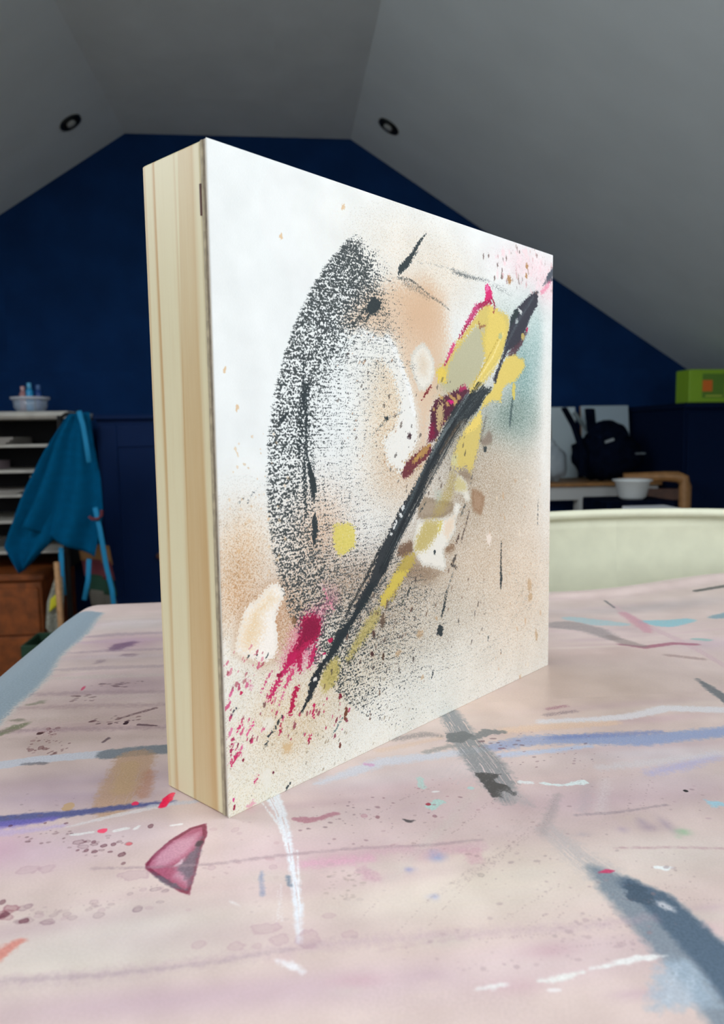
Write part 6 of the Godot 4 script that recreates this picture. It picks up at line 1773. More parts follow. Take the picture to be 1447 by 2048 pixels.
	b.blob([70.9, 10.5, 72.2, 10.3, 73.4, 11.8, 73.8, 13.2, 71.8, 14.1, 70.1, 14.3, 71.1, 12.7, 70.6, 11.5], Color8(216, 34, 104), 0.95, 0.2, 0.35, 0, 0)
	b.blob([71.1, 10.7, 72.2, 10.6, 72.3, 11.4, 71.1, 12.0], Color8(236, 120, 170), 0.9, 0.25, 0.3, 0, 0)
	b.blob([73.6, 13.1, 73.4, 14.1, 70.7, 15.0, 68.1, 16.2, 66.1, 18.3, 63.6, 20.5, 62.1, 22.1, 61.1, 22.4, 63.1, 19.8, 65.0, 17.6, 67.1, 15.2, 70.2, 14.1], Color8(168, 28, 76), 0.92, 0.2, 0.5, 0.16, 0)
	b.stroke([67.58, 15.38, 1.39, 65.80, 17.82, 1.37, 64.05, 19.11, 0.90], Color8(222, 96, 150), 0.7, 0.3, 0.6, 0.42, 0)
	b.stroke([73.91, 13.51, 0.49, 74.58, 14.59, 0.59, 74.04, 15.95, 0.29], Color8(150, 40, 60), 0.9, 0.12, 0.3, 0.2, 0)
	b.stroke([59.65, 23.62, 0.60, 58.70, 24.79, 1.03, 57.27, 26.79, 0.59, 56.34, 28.06, 0.42], Color8(212, 70, 120), 0.95, 0.15, 0.4, 0.1, 0)
	b.stroke([56.57, 28.05, 0.34, 57.04, 27.07, 0.21], Color8(140, 30, 60), 0.9, 0.12, 0.2, 0, 0)
	b.stroke([51.76, 32.44, 0.40, 50.42, 33.55, 0.55, 48.66, 35.18, 0.16], Color8(120, 34, 40), 0.95, 0.12, 0.3, 0, 0)
	b.blob([51.7, 39.4, 51.6, 37.1, 53.1, 35.2, 56.8, 34.0, 60.6, 32.8, 62.6, 31.8, 64.3, 32.4, 65.3, 33.1, 64.1, 34.5, 61.1, 36.3, 58.7, 37.7, 57.2, 39.4], Color8(82, 34, 52), 0.95, 0.2, 0.5, 0.1, 0)
	b.blob([53.5, 35.1, 61.1, 34.9, 59.1, 36.9, 57.2, 38.6, 55.4, 40.5, 53.5, 42.8, 50.6, 43.5, 51.2, 41.1, 51.7, 38.4, 52.4, 36.2], Color8(82, 34, 52), 0.95, 0.2, 0.5, 0.1, 0)
	b.blob([61.1, 32.4, 63.3, 31.7, 64.1, 32.5, 61.6, 33.2], Color8(190, 50, 100), 0.8, 0.2, 0.4, 0.2, 0)
	b.blob([51.3, 40.0, 52.6, 39.7, 53.0, 42.2, 50.8, 43.3], Color8(130, 20, 60), 0.8, 0.4, 0.5, 0, 0)
	b.drop(59.2, 34.7, 1.92, 0.39, 0.50, Color8(196, 160, 96), 0.85, 0)
	b.drop(55.4, 34.7, 1.11, 0.33, 0.50, Color8(196, 160, 96), 0.85, 0)
	b.drop(61.1, 34.3, 0.78, 0.50, 0.50, Color8(196, 160, 96), 0.85, 0)
	b.drop(57.2, 35.8, 0.66, 0.44, 0.50, Color8(196, 160, 96), 0.85, 0)
	b.drop(59.7, 35.5, 0.58, 0.72, 0.50, Color8(196, 160, 96), 0.85, 0)
	b.drop(54.7, 37.9, 1.20, 2.39, 0.10, Color8(192, 168, 124), 0.95, 0)
	b.drop(54.4, 40.5, 0.83, 0.71, 0.30, Color8(192, 168, 124), 0.9, 0)
	b.drop(58.4, 35.3, 1.05, 0.39, 0.20, Color8(214, 30, 120), 0.9, 0)
	b.drop(60.1, 35.8, 0.49, 1.11, 0.30, Color8(190, 160, 100), 0.85, 0)
	b.drop(57.5, 38.6, 0.38, 0.33, 0.30, Color8(190, 160, 100), 0.85, 0)
	b.drop(56.3, 39.2, 0.47, 0.22, 0.30, Color8(190, 160, 100), 0.85, 0)
	b.drop(52.6, 37.0, 0.36, 0.38, 0.30, Color8(190, 160, 100), 0.85, 0)
	b.drop(53.5, 43.0, 0.37, 0.33, 0.30, Color8(190, 160, 100), 0.85, 0)
	b.blob([51.7, 43.5, 49.7, 44.0, 46.8, 45.5, 43.9, 47.0, 42.4, 49.0, 43.0, 50.1, 45.5, 49.3, 47.0, 47.9, 49.9, 46.7, 51.9, 45.1], Color8(104, 44, 52), 0.95, 0.2, 0.45, 0.08, 0)
	b.drop(49.2, 45.2, 2.02, 0.70, -0.60, Color8(184, 146, 80), 0.85, 0)
	b.drop(46.8, 46.6, 1.12, 0.48, -0.60, Color8(184, 146, 80), 0.85, 0)
	b.drop(51.0, 44.0, 0.71, 0.38, -0.60, Color8(184, 146, 80), 0.85, 0)
	b.drop(47.7, 45.8, 1.30, 0.37, -0.60, Color8(184, 146, 80), 0.85, 0)
	b.spatter(30, 45.1, 47.6, 3.9, 2.4, 0.08, 0.22, -0.60, 1.4, [Color8(184, 146, 80), Color8(150, 110, 66)], 0.7, 0)
	b.blob([14.1, 73.0, 16.0, 71.7, 17.3, 70.8, 19.9, 70.3, 23.2, 70.0, 21.5, 72.3, 20.4, 74.3, 19.4, 76.9, 19.6, 79.4, 17.0, 80.2, 15.1, 80.7, 12.1, 79.5, 11.0, 78.0, 11.9, 76.6, 12.9, 74.6], Color8(206, 70, 120), 0.5, 1.8, 1.4, 0.4, 0)
	b.blob([16.0, 71.7, 18.6, 71.6, 20.4, 72.8, 20.3, 75.0, 19.2, 76.3, 16.8, 77.1, 15.5, 78.4, 13.3, 79.4, 11.7, 78.9, 12.8, 77.3, 14.7, 75.6, 15.8, 73.8], Color8(176, 16, 72), 0.95, 0.35, 0.6, 0.1, 0)
	b.blob([16.3, 72.3, 18.6, 71.9, 20.1, 73.0, 19.9, 74.9, 18.4, 76.0, 16.5, 75.8, 15.6, 76.8, 14.6, 77.0, 15.6, 74.9], Color8(124, 10, 54), 0.85, 0.8, 0.8, 0.1, 0)
	b.stroke([13.97, 78.05, 1.92, 12.56, 79.11, 1.35, 11.32, 80.19, 1.06, 10.24, 81.52, 0.95, 9.03, 82.79, 1.19, 8.57, 83.58, 0.57], Color8(188, 22, 84), 0.9, 0.2, 0.6, 0.18, 0)
	b.stroke([15.19, 78.34, 1.39, 15.15, 79.74, 0.84, 15.43, 80.87, 0.39], Color8(176, 16, 72), 0.9, 0.2, 0.4, 0.12, 0)
	b.stroke([18.89, 77.29, 0.76, 18.19, 79.04, 1.27, 17.18, 80.71, 0.34], Color8(186, 26, 84), 0.9, 0.2, 0.5, 0.18, 0)
	b.stroke([13.59, 80.29, 0.82, 12.79, 81.48, 0.71, 11.69, 82.82, 0.38], Color8(204, 50, 104), 0.9, 0.2, 0.4, 0.2, 0)
	b.stroke([14.57, 83.40, 0.94, 13.76, 84.55, 1.05, 13.40, 86.33, 0.99, 12.91, 87.13, 0.82], Color8(176, 16, 66), 0.95, 0.15, 0.45, 0.08, 0)
	b.stroke([18.44, 87.34, 0.52, 18.15, 88.42, 0.52, 18.21, 89.53, 0.35], Color8(190, 24, 80), 0.95, 0.12, 0.3, 0.1, 0)
	b.stroke([17.32, 92.29, 0.40, 17.14, 92.96, 0.63, 16.90, 93.49, 0.29], Color8(190, 30, 80), 0.95, 0.12, 0.3, 0, 0)
	b.stroke([9.15, 79.18, 0.21, 7.96, 80.24, 0.26, 6.91, 81.99, 0.15], Color8(196, 60, 110), 0.85, 0.12, 0.3, 0.2, 0)
	b.stroke([11.52, 83.47, 0.43, 10.88, 84.68, 0.32, 10.41, 85.24, 0.16], Color8(204, 80, 130), 0.8, 0.15, 0.4, 0.25, 0)
	b.stroke([2.45, 90.14, 0.34, 1.49, 90.81, 0.81, 0.52, 91.70, 0.47], Color8(196, 30, 90), 0.92, 0.15, 0.4, 0.1, 0)
	b.stroke([3.04, 85.56, 0.34, 2.34, 86.23, 0.53, 1.91, 86.98, 0.19], Color8(206, 40, 100), 0.9, 0.15, 0.4, 0.15, 0)
	b.stroke([5.21, 86.22, 0.25, 4.62, 87.16, 0.49, 3.71, 87.88, 0.19], Color8(216, 70, 130), 0.9, 0.15, 0.4, 0.25, 0)
	b.stroke([1.08, 87.60, 0.14, 0.70, 89.23, 0.38, 0.51, 90.04, 0.33], Color8(160, 20, 70), 0.9, 0.12, 0.4, 0.15, 0)
	b.stroke([5.57, 95.39, 0.35, 5.26, 96.19, 0.40, 5.11, 96.59, 0.15], Color8(196, 30, 90), 0.9, 0.12, 0.3, 0, 0)
	b.stroke([11.39, 87.15, 0.43, 11.07, 87.75, 0.48], Color8(200, 40, 100), 0.9, 0.12, 0.3, 0, 0)
	b.stroke([10.90, 88.40, 0.32, 10.71, 89.74, 0.43, 10.25, 90.06, 0.16], Color8(176, 30, 70), 0.9, 0.12, 0.3, 0, 0)
	b.stroke([4.34, 79.75, 0.63, 4.86, 80.77, 0.39], Color8(216, 110, 150), 0.7, 0.2, 0.5, 0.4, 0)
	b.stroke([21.12, 67.46, 0.15, 22.23, 69.80, 0.30, 23.86, 72.04, 0.12], Color8(216, 130, 150), 0.9, 0.15, 0.3, 0, 0)
	b.blob([20.7, 66.7, 24.6, 68.0, 24.9, 70.5, 22.8, 71.8, 21.9, 69.7], Color8(200, 140, 150), 0.4, 1.5, 1, 0.35, 0)
	b.drop(10.7, 80.2, 0.47, 0.41, 0.00, Color8(150, 14, 60), 1, 0)
	b.drop(22.7, 77.0, 0.61, 0.39, 0.00, Color8(176, 20, 70), 1, 0)
	b.drop(21.0, 79.0, 0.40, 0.24, 0.00, Color8(186, 20, 80), 1, 0)
	b.drop(0.9, 98.8, 0.26, 0.40, 0.30, Color8(150, 20, 60), 1, 0)
	b.drop(2.9, 81.0, 0.24, 0.30, 0.00, Color8(190, 30, 80), 1, 0)
	b.drop(2.9, 91.8, 0.22, 0.22, 0.00, Color8(130, 20, 50), 1, 0)
	b.drop(8.9, 96.0, 0.20, 0.23, 0.00, Color8(100, 30, 50), 1, 0)
	b.drop(0.8, 97.5, 0.16, 0.26, 0.00, Color8(210, 60, 130), 1, 0)
	b.stroke([4.44, 99.53, 0.99, 3.32, 99.78, 0.20], Color8(226, 150, 170), 0.7, 0.2, 0.4, 0.3, 0)
	b.spatter(40, 4.7, 84.9, 5.6, 8.0, 0.1, 0.3, -1.10, 2.2, [Color8(196, 40, 96), Color8(170, 20, 70), Color8(120, 20, 50), Color8(214, 90, 140)], 0.85, 0)
	b.spatter(26, 19.8, 91.2, 7.5, 4.4, 0.12, 0.35, -1.20, 1.6, [Color8(176, 20, 70), Color8(120, 30, 50)], 0.85, 0)
	b.spatter(20, 4.0, 76.7, 4.0, 3.1, 0.1, 0.35, -0.90, 1.8, [Color8(150, 40, 60), Color8(200, 80, 110)], 0.7, 0)
	b.blob([59.5, 36.2, 64.3, 33.6, 69.4, 32.7, 68.1, 34.4, 64.9, 36.7, 59.0, 41.8, 55.0, 45.5, 51.0, 49.8, 48.4, 53.5, 45.8, 55.8, 43.7, 58.5, 40.4, 62.9, 37.4, 66.7, 35.3, 69.2, 33.5, 70.3, 31.1, 72.7, 29.4, 73.2, 28.6, 72.2, 33.0, 67.9, 35.7, 62.8, 38.7, 59.6, 41.7, 55.9, 45.0, 52.9, 47.9, 49.8, 51.1, 45.9, 53.7, 43.0], Color8(40, 46, 50), 0.95, 0.25, 0.45, 0.06, 0)
	b.stroke([69.00, 33.19, 4.46, 58.99, 41.03, 3.45, 52.69, 47.88, 2.96, 48.14, 53.03, 2.56, 41.92, 60.19, 2.14, 36.73, 66.63, 2.04], Color8(28, 36, 40), 0.95, 0.2, 0.4, 0.1, 0.42)
	b.stroke([64.34, 33.85, 1.31, 56.41, 41.01, 1.07, 51.39, 46.35, 0.73], Color8(128, 140, 140), 0.7, 0.12, 0.3, 0.35, 0.4)
	b.stroke([68.06, 34.79, 1.02, 60.75, 40.02, 0.96, 54.70, 45.47, 0.75], Color8(110, 90, 70), 0.7, 0.12, 0.3, 0.35, 0.4)
	b.stroke([66.18, 34.31, 3.34, 58.12, 41.23, 2.80, 51.71, 48.33, 2.20, 47.35, 52.97, 1.97, 41.93, 59.72, 1.61, 37.47, 65.32, 1.28], Color8(104, 114, 114), 0.45, 0.12, 0.3, 0.3, 0.66)
	b.stroke([49.77, 47.76, 0.58, 45.01, 54.26, 0.55, 40.45, 59.56, 0.53], Color8(90, 104, 106), 0.6, 0.12, 0.3, 0.35, 0)
	b.drop(42.9, 55.4, 0.37, 0.34, 0.60, Color8(226, 228, 224), 0.9, 0)
	b.drop(42.6, 55.8, 0.37, 0.34, 0.60, Color8(226, 228, 224), 0.9, 0)
	b.drop(41.9, 56.8, 0.37, 0.34, 0.60, Color8(226, 228, 224), 0.9, 0)
	b.drop(42.2, 57.0, 0.37, 0.34, 0.60, Color8(226, 228, 224), 0.9, 0)
	b.drop(40.4, 58.6, 0.36, 0.34, 0.60, Color8(226, 228, 224), 0.9, 0)
	b.drop(40.1, 59.1, 0.36, 0.34, 0.60, Color8(226, 228, 224), 0.9, 0)
	b.drop(40.8, 58.0, 0.37, 0.34, 0.60, Color8(226, 228, 224), 0.9, 0)
	b.drop(39.2, 60.2, 0.36, 0.34, 0.60, Color8(226, 228, 224), 0.9, 0)
	b.blob([73.5, 31.9, 71.6, 32.1, 68.7, 32.4, 65.1, 34.1, 62.1, 36.1, 59.1, 39.0, 63.6, 39.0, 67.1, 37.5, 69.2, 35.9, 70.8, 33.8, 73.0, 32.8], Color8(42, 50, 54), 0.92, 0.25, 0.5, 0.16, 0)
	b.stroke([69.22, 33.24, 1.90, 64.07, 36.52, 2.27, 61.09, 38.81, 2.65], Color8(120, 128, 124), 0.6, 0.2, 0.4, 0.5, 0.5)
	b.stroke([35.67, 62.76, 0.50, 32.56, 66.94, 0.73, 29.15, 70.49, 0.59, 26.49, 73.61, 0.34], Color8(34, 40, 42), 0.9, 0.12, 0.3, 0.3, 0)
	b.stroke([34.87, 68.68, 0.63, 31.52, 71.82, 1.09, 29.35, 73.52, 1.18, 26.44, 76.02, 1.60, 23.60, 78.81, 1.56, 21.10, 80.44, 1.08, 19.62, 81.83, 0.85], Color8(32, 42, 46), 0.97, 0.2, 0.4, 0.06, 0)
	b.blob([32.9, 68.6, 34.8, 68.4, 33.3, 70.5, 30.6, 73.0, 28.7, 74.7, 27.3, 75.2, 26.0, 77.4, 23.7, 79.8, 21.9, 80.4, 21.3, 79.8, 22.7, 77.9, 24.8, 75.4, 27.7, 74.5, 29.5, 72.3], Color8(32, 42, 46), 0.93, 0.25, 0.4, 0.12, 0)
	b.stroke([37.57, 68.31, 0.71, 34.80, 70.20, 0.83, 30.97, 72.86, 0.60, 29.48, 73.84, 0.33], Color8(42, 52, 55), 0.85, 0.2, 0.4, 0.35, 0.4)
	b.blob([22.0, 80.3, 20.9, 81.1, 20.1, 82.0, 19.7, 83.3, 18.7, 84.7, 17.7, 86.0, 16.5, 87.0, 15.4, 88.1, 15.2, 87.8, 16.2, 86.4, 17.1, 85.0, 17.3, 83.6, 18.1, 82.1, 19.3, 81.2, 20.3, 80.5], Color8(28, 36, 40), 0.98, 0.15, 0.3, 0, 0)
	b.drop(18.8, 82.9, 0.39, 0.48, 0.40, Color8(232, 226, 214), 0.95, 0)
	b.drop(21.0, 79.5, 0.33, 0.43, 0.20, Color8(232, 226, 214), 0.9, 0)
	b.stroke([11.09, 87.18, 0.21, 10.32, 87.99, 0.42, 9.25, 89.05, 0.31, 8.07, 89.60, 0.23], Color8(42, 52, 55), 0.95, 0.12, 0.4, 0.2, 0)
	b.stroke([7.95, 90.36, 0.15, 7.59, 90.82, 0.31, 7.15, 91.13, 0.20], Color8(42, 52, 55), 0.95, 0.12, 0.3, 0, 0)
	b.stroke([1.84, 83.23, 0.24, 1.24, 83.60, 0.38, 0.83, 83.96, 0.14], Color8(40, 44, 60), 0.95, 0.12, 0.2, 0, 0)
	b.stroke([12.69, 99.03, 0.22, 12.12, 99.42, 0.38, 11.59, 99.82, 0.22], Color8(42, 52, 55), 0.95, 0.12, 0.2, 0, 0)
	b.stroke([4.78, 75.35, 0.12, 4.27, 75.88, 0.15], Color8(42, 52, 55), 0.9, 0.1, 0.2, 0, 0)
	b.stroke([6.58, 75.43, 0.12, 5.99, 76.18, 0.15], Color8(42, 52, 55), 0.9, 0.1, 0.2, 0, 0)
	b.stroke([8.84, 75.83, 0.13, 7.94, 76.75, 0.20], Color8(42, 52, 55), 0.9, 0.1, 0.2, 0, 0)
	b.stroke([25.48, 91.57, 0.16, 24.40, 92.38, 0.22, 22.97, 93.83, 0.12], Color8(60, 90, 96), 0.8, 0.1, 0.3, 0, 0)
	b.blob([93.1, 8.8, 91.5, 9.4, 88.7, 10.8, 83.6, 14.0, 81.0, 16.3, 80.4, 19.0, 78.7, 22.4, 78.2, 24.3, 76.0, 27.4, 73.9, 30.1, 74.9, 31.1, 76.0, 29.2, 77.9, 26.1, 79.3, 24.5, 80.8, 23.2, 83.7, 23.0, 85.5, 21.3, 88.2, 17.7, 90.0, 15.0, 92.9, 12.2], Color8(52, 52, 62), 0.96, 0.2, 0.35, 0.03, 0)
	b.blob([84.9, 21.4, 87.9, 18.0, 88.5, 18.6, 86.1, 21.9, 83.1, 24.2, 79.6, 24.6, 81.3, 23.1], Color8(84, 58, 68), 0.9, 0.3, 0.5, 0.1, 0)
	b.stroke([90.87, 10.88, 0.79, 85.40, 15.50, 0.87, 80.74, 20.78, 0.73, 77.35, 25.22, 0.51], Color8(84, 94, 100), 0.7, 0.15, 0.3, 0.3, 0.35)
	b.blob([83.0, 14.2, 81.3, 16.2, 81.0, 18.4, 83.6, 16.0, 85.4, 14.3], Color8(46, 60, 60), 0.9, 0.3, 0.5, 0.25, 0)
	b.drop(85.1, 14.5, 0.84, 0.43, 0.50, Color8(226, 230, 226), 0.9, 0)
	b.drop(83.6, 16.9, 0.48, 0.67, 0.50, Color8(210, 220, 216), 0.7, 0)
	b.drop(88.2, 18.3, 0.37, 0.56, 0.20, Color8(190, 30, 80), 0.9, 0)
	b.drop(86.4, 20.0, 0.73, 0.74, 0.30, Color8(206, 186, 104), 0.85, 0)
	b.blob([101.1, 0.6, 99.7, 2.8, 97.5, 4.7, 95.3, 7.5, 97.9, 6.7, 101.3, 5.3], Color8(74, 82, 92), 0.93, 0.25, 0.4, 0.08, 0)
	b.stroke([98.91, 6.06, 0.60, 96.62, 7.96, 1.19, 94.68, 9.16, 0.82], Color8(236, 130, 160), 0.7, 0.3, 0.5, 0.3, 0)
	b.stroke([82.08, 34.23, 0.53, 81.53, 36.86, 0.74, 81.09, 39.63, 0.53, 80.98, 40.56, 0.21], Color8(58, 76, 78), 0.85, 0.2, 0.4, 0.25, 0)
	b.stroke([71.38, 38.23, 0.58, 70.05, 41.18, 0.58, 69.26, 43.23, 0.38], Color8(70, 66, 58), 0.7, 0.2, 0.5, 0.38, 0)
	b.stroke([66.40, 49.88, 0.23, 65.37, 52.16, 0.19], Color8(42, 52, 55), 0.8, 0.12, 0.3, 0.4, 0)
	b.stroke([63.33, 56.68, 0.37, 62.07, 58.61, 0.45], Color8(42, 52, 55), 0.8, 0.12, 0.3, 0.3, 0)
	b.stroke([64.87, 58.27, 0.32, 63.84, 60.52, 0.37, 62.32, 63.28, 0.45, 62.07, 64.42, 0.27], Color8(60, 46, 42), 0.85, 0.12, 0.3, 0.35, 0)
	b.stroke([61.07, 62.86, 0.63, 60.32, 64.22, 0.54], Color8(60, 40, 36), 0.85, 0.12, 0.3, 0.25, 0)
	b.stroke([49.80, 55.06, 0.24, 48.03, 56.81, 0.24], Color8(42, 52, 55), 0.8, 0.1, 0.3, 0.3, 0)
	b.stroke([60.07, 67.09, 0.62, 58.59, 68.63, 0.70, 60.07, 69.56, 0.54], Color8(50, 44, 42), 0.85, 0.12, 0.4, 0.32, 0)
	b.stroke([59.08, 70.44, 0.27, 57.60, 72.82, 0.35, 56.39, 75.71, 0.43], Color8(42, 52, 55), 0.8, 0.12, 0.3, 0.4, 0)
	b.stroke([77.77, 66.25, 0.26, 77.52, 70.94, 0.52, 77.73, 74.45, 0.95, 77.58, 76.96, 0.32], Color8(42, 52, 55), 0.95, 0.12, 0.25, 0.1, 0)
	b.stroke([94.08, 57.79, 0.24, 94.01, 63.79, 0.24], Color8(42, 52, 55), 0.8, 0.1, 0.3, 0.35, 0)
	b.drop(70.9, 45.2, 0.65, 0.59, 0.00, Color8(42, 52, 55), 0.9, 0)
	b.drop(52.7, 65.4, 0.37, 0.50, 0.30, Color8(42, 52, 55), 0.9, 0)
	b.blob([54.3, 80.3, 55.6, 81.6, 55.1, 83.0, 53.2, 82.5, 53.7, 81.0], Color8(42, 52, 55), 0.98, 0.15, 0.25, 0, 0)
	b.stroke([56.52, 75.24, 0.30, 55.79, 77.13, 0.78, 55.06, 78.87, 0.51], Color8(42, 52, 55), 0.96, 0.12, 0.3, 0.08, 0)
	b.stroke([56.76, 73.83, 0.22, 56.03, 75.59, 0.26], Color8(42, 52, 55), 0.9, 0.12, 0.3, 0.2, 0)
	b.stroke([44.75, 71.30, 0.38, 43.88, 72.51, 0.53], Color8(42, 52, 55), 0.95, 0.12, 0.25, 0, 0)
	b.stroke([42.60, 73.38, 0.38, 42.18, 74.11, 0.30], Color8(60, 70, 62), 0.9, 0.12, 0.25, 0, 0)
	b.stroke([51.94, 90.00, 0.38, 51.61, 90.92, 0.38], Color8(42, 52, 55), 0.95, 0.1, 0.2, 0, 0)
	b.stroke([72.55, 86.77, 0.30, 72.39, 87.83, 0.30], Color8(42, 52, 55), 0.9, 0.1, 0.2, 0, 0)
	b.stroke([32.17, 88.83, 0.24, 31.89, 89.54, 0.24], Color8(42, 52, 55), 0.9, 0.1, 0.2, 0, 0)
	b.stroke([32.73, 93.19, 0.28, 32.56, 94.20, 0.24], Color8(96, 60, 50), 0.9, 0.1, 0.2, 0, 0)
	b.stroke([77.76, 90.94, 0.21, 77.89, 91.94, 0.21], Color8(42, 52, 55), 0.8, 0.1, 0.2, 0, 0)
	b.stroke([41.34, 89.95, 0.19, 41.25, 90.47, 0.19], Color8(42, 52, 55), 0.9, 0.1, 0.2, 0, 0)
	b.drop(47.7, 81.1, 0.98, 0.78, -0.20, Color8(186, 146, 100), 0.75, 0.3)
	b.drop(41.0, 83.5, 0.83, 0.54, -0.20, Color8(186, 146, 100), 0.75, 0.3)
	b.drop(48.4, 90.1, 0.54, 0.40, -0.20, Color8(186, 146, 100), 0.75, 0.3)
	b.drop(53.3, 79.0, 0.37, 0.40, -0.20, Color8(186, 146, 100), 0.75, 0.3)
	b.drop(90.4, 78.1, 0.91, 1.48, -0.20, Color8(186, 146, 100), 0.75, 0.3)
	b.drop(90.8, 81.1, 0.92, 1.01, -0.20, Color8(186, 146, 100), 0.75, 0.3)
	b.drop(93.9, 91.0, 0.54, 1.39, -0.20, Color8(186, 146, 100), 0.75, 0.3)
	b.drop(80.3, 8.2, 0.80, 0.94, 0.10, Color8(176, 128, 80), 0.85, 0)
	b.drop(87.9, 4.2, 0.55, 0.61, 0.10, Color8(176, 128, 80), 0.85, 0)
	b.drop(87.7, 6.4, 0.49, 0.61, 0.10, Color8(176, 128, 80), 0.85, 0)
	b.drop(77.3, 7.9, 0.39, 0.64, 0.10, Color8(120, 100, 92), 0.85, 0)
	b.drop(75.6, 5.8, 0.27, 0.52, 0.10, Color8(120, 100, 92), 0.85, 0)
	b.drop(79.4, 8.7, 0.34, 0.47, 0.10, Color8(120, 100, 92), 0.85, 0)
	b.drop(74.4, 8.7, 0.27, 0.52, 0.10, Color8(120, 100, 92), 0.85, 0)
	b.drop(70.1, 4.9, 0.26, 0.50, 0.10, Color8(120, 100, 92), 0.85, 0)
	b.drop(72.0, 4.4, 0.27, 0.40, 0.10, Color8(120, 100, 92), 0.85, 0)
	b.drop(79.1, 3.8, 0.23, 0.52, 0.10, Color8(120, 100, 92), 0.85, 0)
	b.drop(77.4, 6.7, 0.22, 0.52, 0.10, Color8(120, 100, 92), 0.85, 0)
	b.drop(84.6, 1.7, 0.24, 0.36, 0.10, Color8(120, 100, 92), 0.85, 0)
	b.drop(92.3, 1.2, 0.38, 0.43, 0.10, Color8(120, 100, 92), 0.85, 0)
	b.drop(26.2, 91.0, 0.46, 1.01, 0.20, Color8(110, 62, 44), 1, 0)
	b.drop(24.8, 87.6, 0.38, 0.50, 0.00, Color8(120, 30, 46), 1, 0)
	b.drop(24.5, 96.5, 0.32, 0.50, 0.20, Color8(110, 62, 50), 1, 0)
	b.drop(33.4, 81.9, 0.42, 0.52, 0.00, Color8(70, 44, 40), 1, 0)
	b.drop(36.5, 83.1, 0.32, 0.74, 0.15, Color8(84, 62, 48), 1, 0)
	b.drop(36.5, 76.2, 0.71, 1.15, 0.20, Color8(90, 70, 54), 0.8, 0)
	b.drop(33.9, 78.2, 0.46, 0.62, 0.20, Color8(84, 60, 52), 1, 0)
	b.drop(14.3, 71.8, 0.49, 0.69, 0.00, Color8(130, 96, 66), 0.85, 0)
	b.drop(7.5, 84.2, 0.34, 0.40, 0.00, Color8(110, 80, 70), 0.8, 0)
	b.spatter(70, 47.9, 80.3, 29.5, 11.2, 0.08, 0.28, -1.30, 2.2, [Color8(90, 66, 56), Color8(66, 58, 54), Color8(120, 92, 72)], 0.75, 0)
	b.spatter(28, 35.8, 77.8, 10.5, 8.5, 0.12, 0.42, -1.20, 1.9, [Color8(90, 60, 50), Color8(60, 46, 44)], 0.8, 0)
	b.spatter(70, 89.4, 5.0, 14.2, 5.5, 0.08, 0.3, 1.40, 2.4, [Color8(150, 120, 100), Color8(120, 100, 96), Color8(206, 150, 150)], 0.6, 0)
	b.spatter(40, 87.1, 5.3, 14.0, 4.4, 0.3, 0.8, 1.40, 1.4, [Color8(248, 224, 226), Color8(246, 214, 216)], 0.6, 0)
	b.spatter(110, 49.8, 41.9, 15.5, 12.7, 0.08, 0.3, -1.10, 1.8, [Color8(66, 60, 56), Color8(90, 76, 66)], 0.7, 0)
	b.spatter(60, 33.8, 37.3, 9.9, 13.4, 0.08, 0.26, -1.00, 1.5, [Color8(80, 72, 66), Color8(170, 120, 80)], 0.7, 0)
	b.spatter(45, 86.0, 74.9, 14.5, 26.6, 0.12, 0.4, 1.30, 2, [Color8(206, 164, 120), Color8(190, 140, 96), Color8(240, 224, 200)], 0.6, 0)
	b.spatter(160, 19.7, 95.6, 26.3, 10.7, 0.06, 0.2, -1.00, 1.6, [Color8(110, 100, 80), Color8(140, 120, 90)], 0.6, 0)
	b.spatter(60, 7.9, 51.5, 6.2, 12.5, 0.1, 0.3, 1.00, 1.2, [Color8(220, 180, 130), Color8(200, 160, 110)], 0.5, 0)
	b.drop(1.7, 31.9, 0.27, 0.43, 0.30, Color8(222, 186, 140), 0.8, 0)
	b.drop(3.8, 37.4, 0.28, 0.44, 0.30, Color8(222, 186, 140), 0.8, 0)
	b.drop(13.4, 10.9, 0.31, 0.45, 0.30, Color8(222, 186, 140), 0.8, 0)
	b.drop(27.5, 3.6, 0.37, 0.49, 0.30, Color8(222, 186, 140), 0.8, 0)

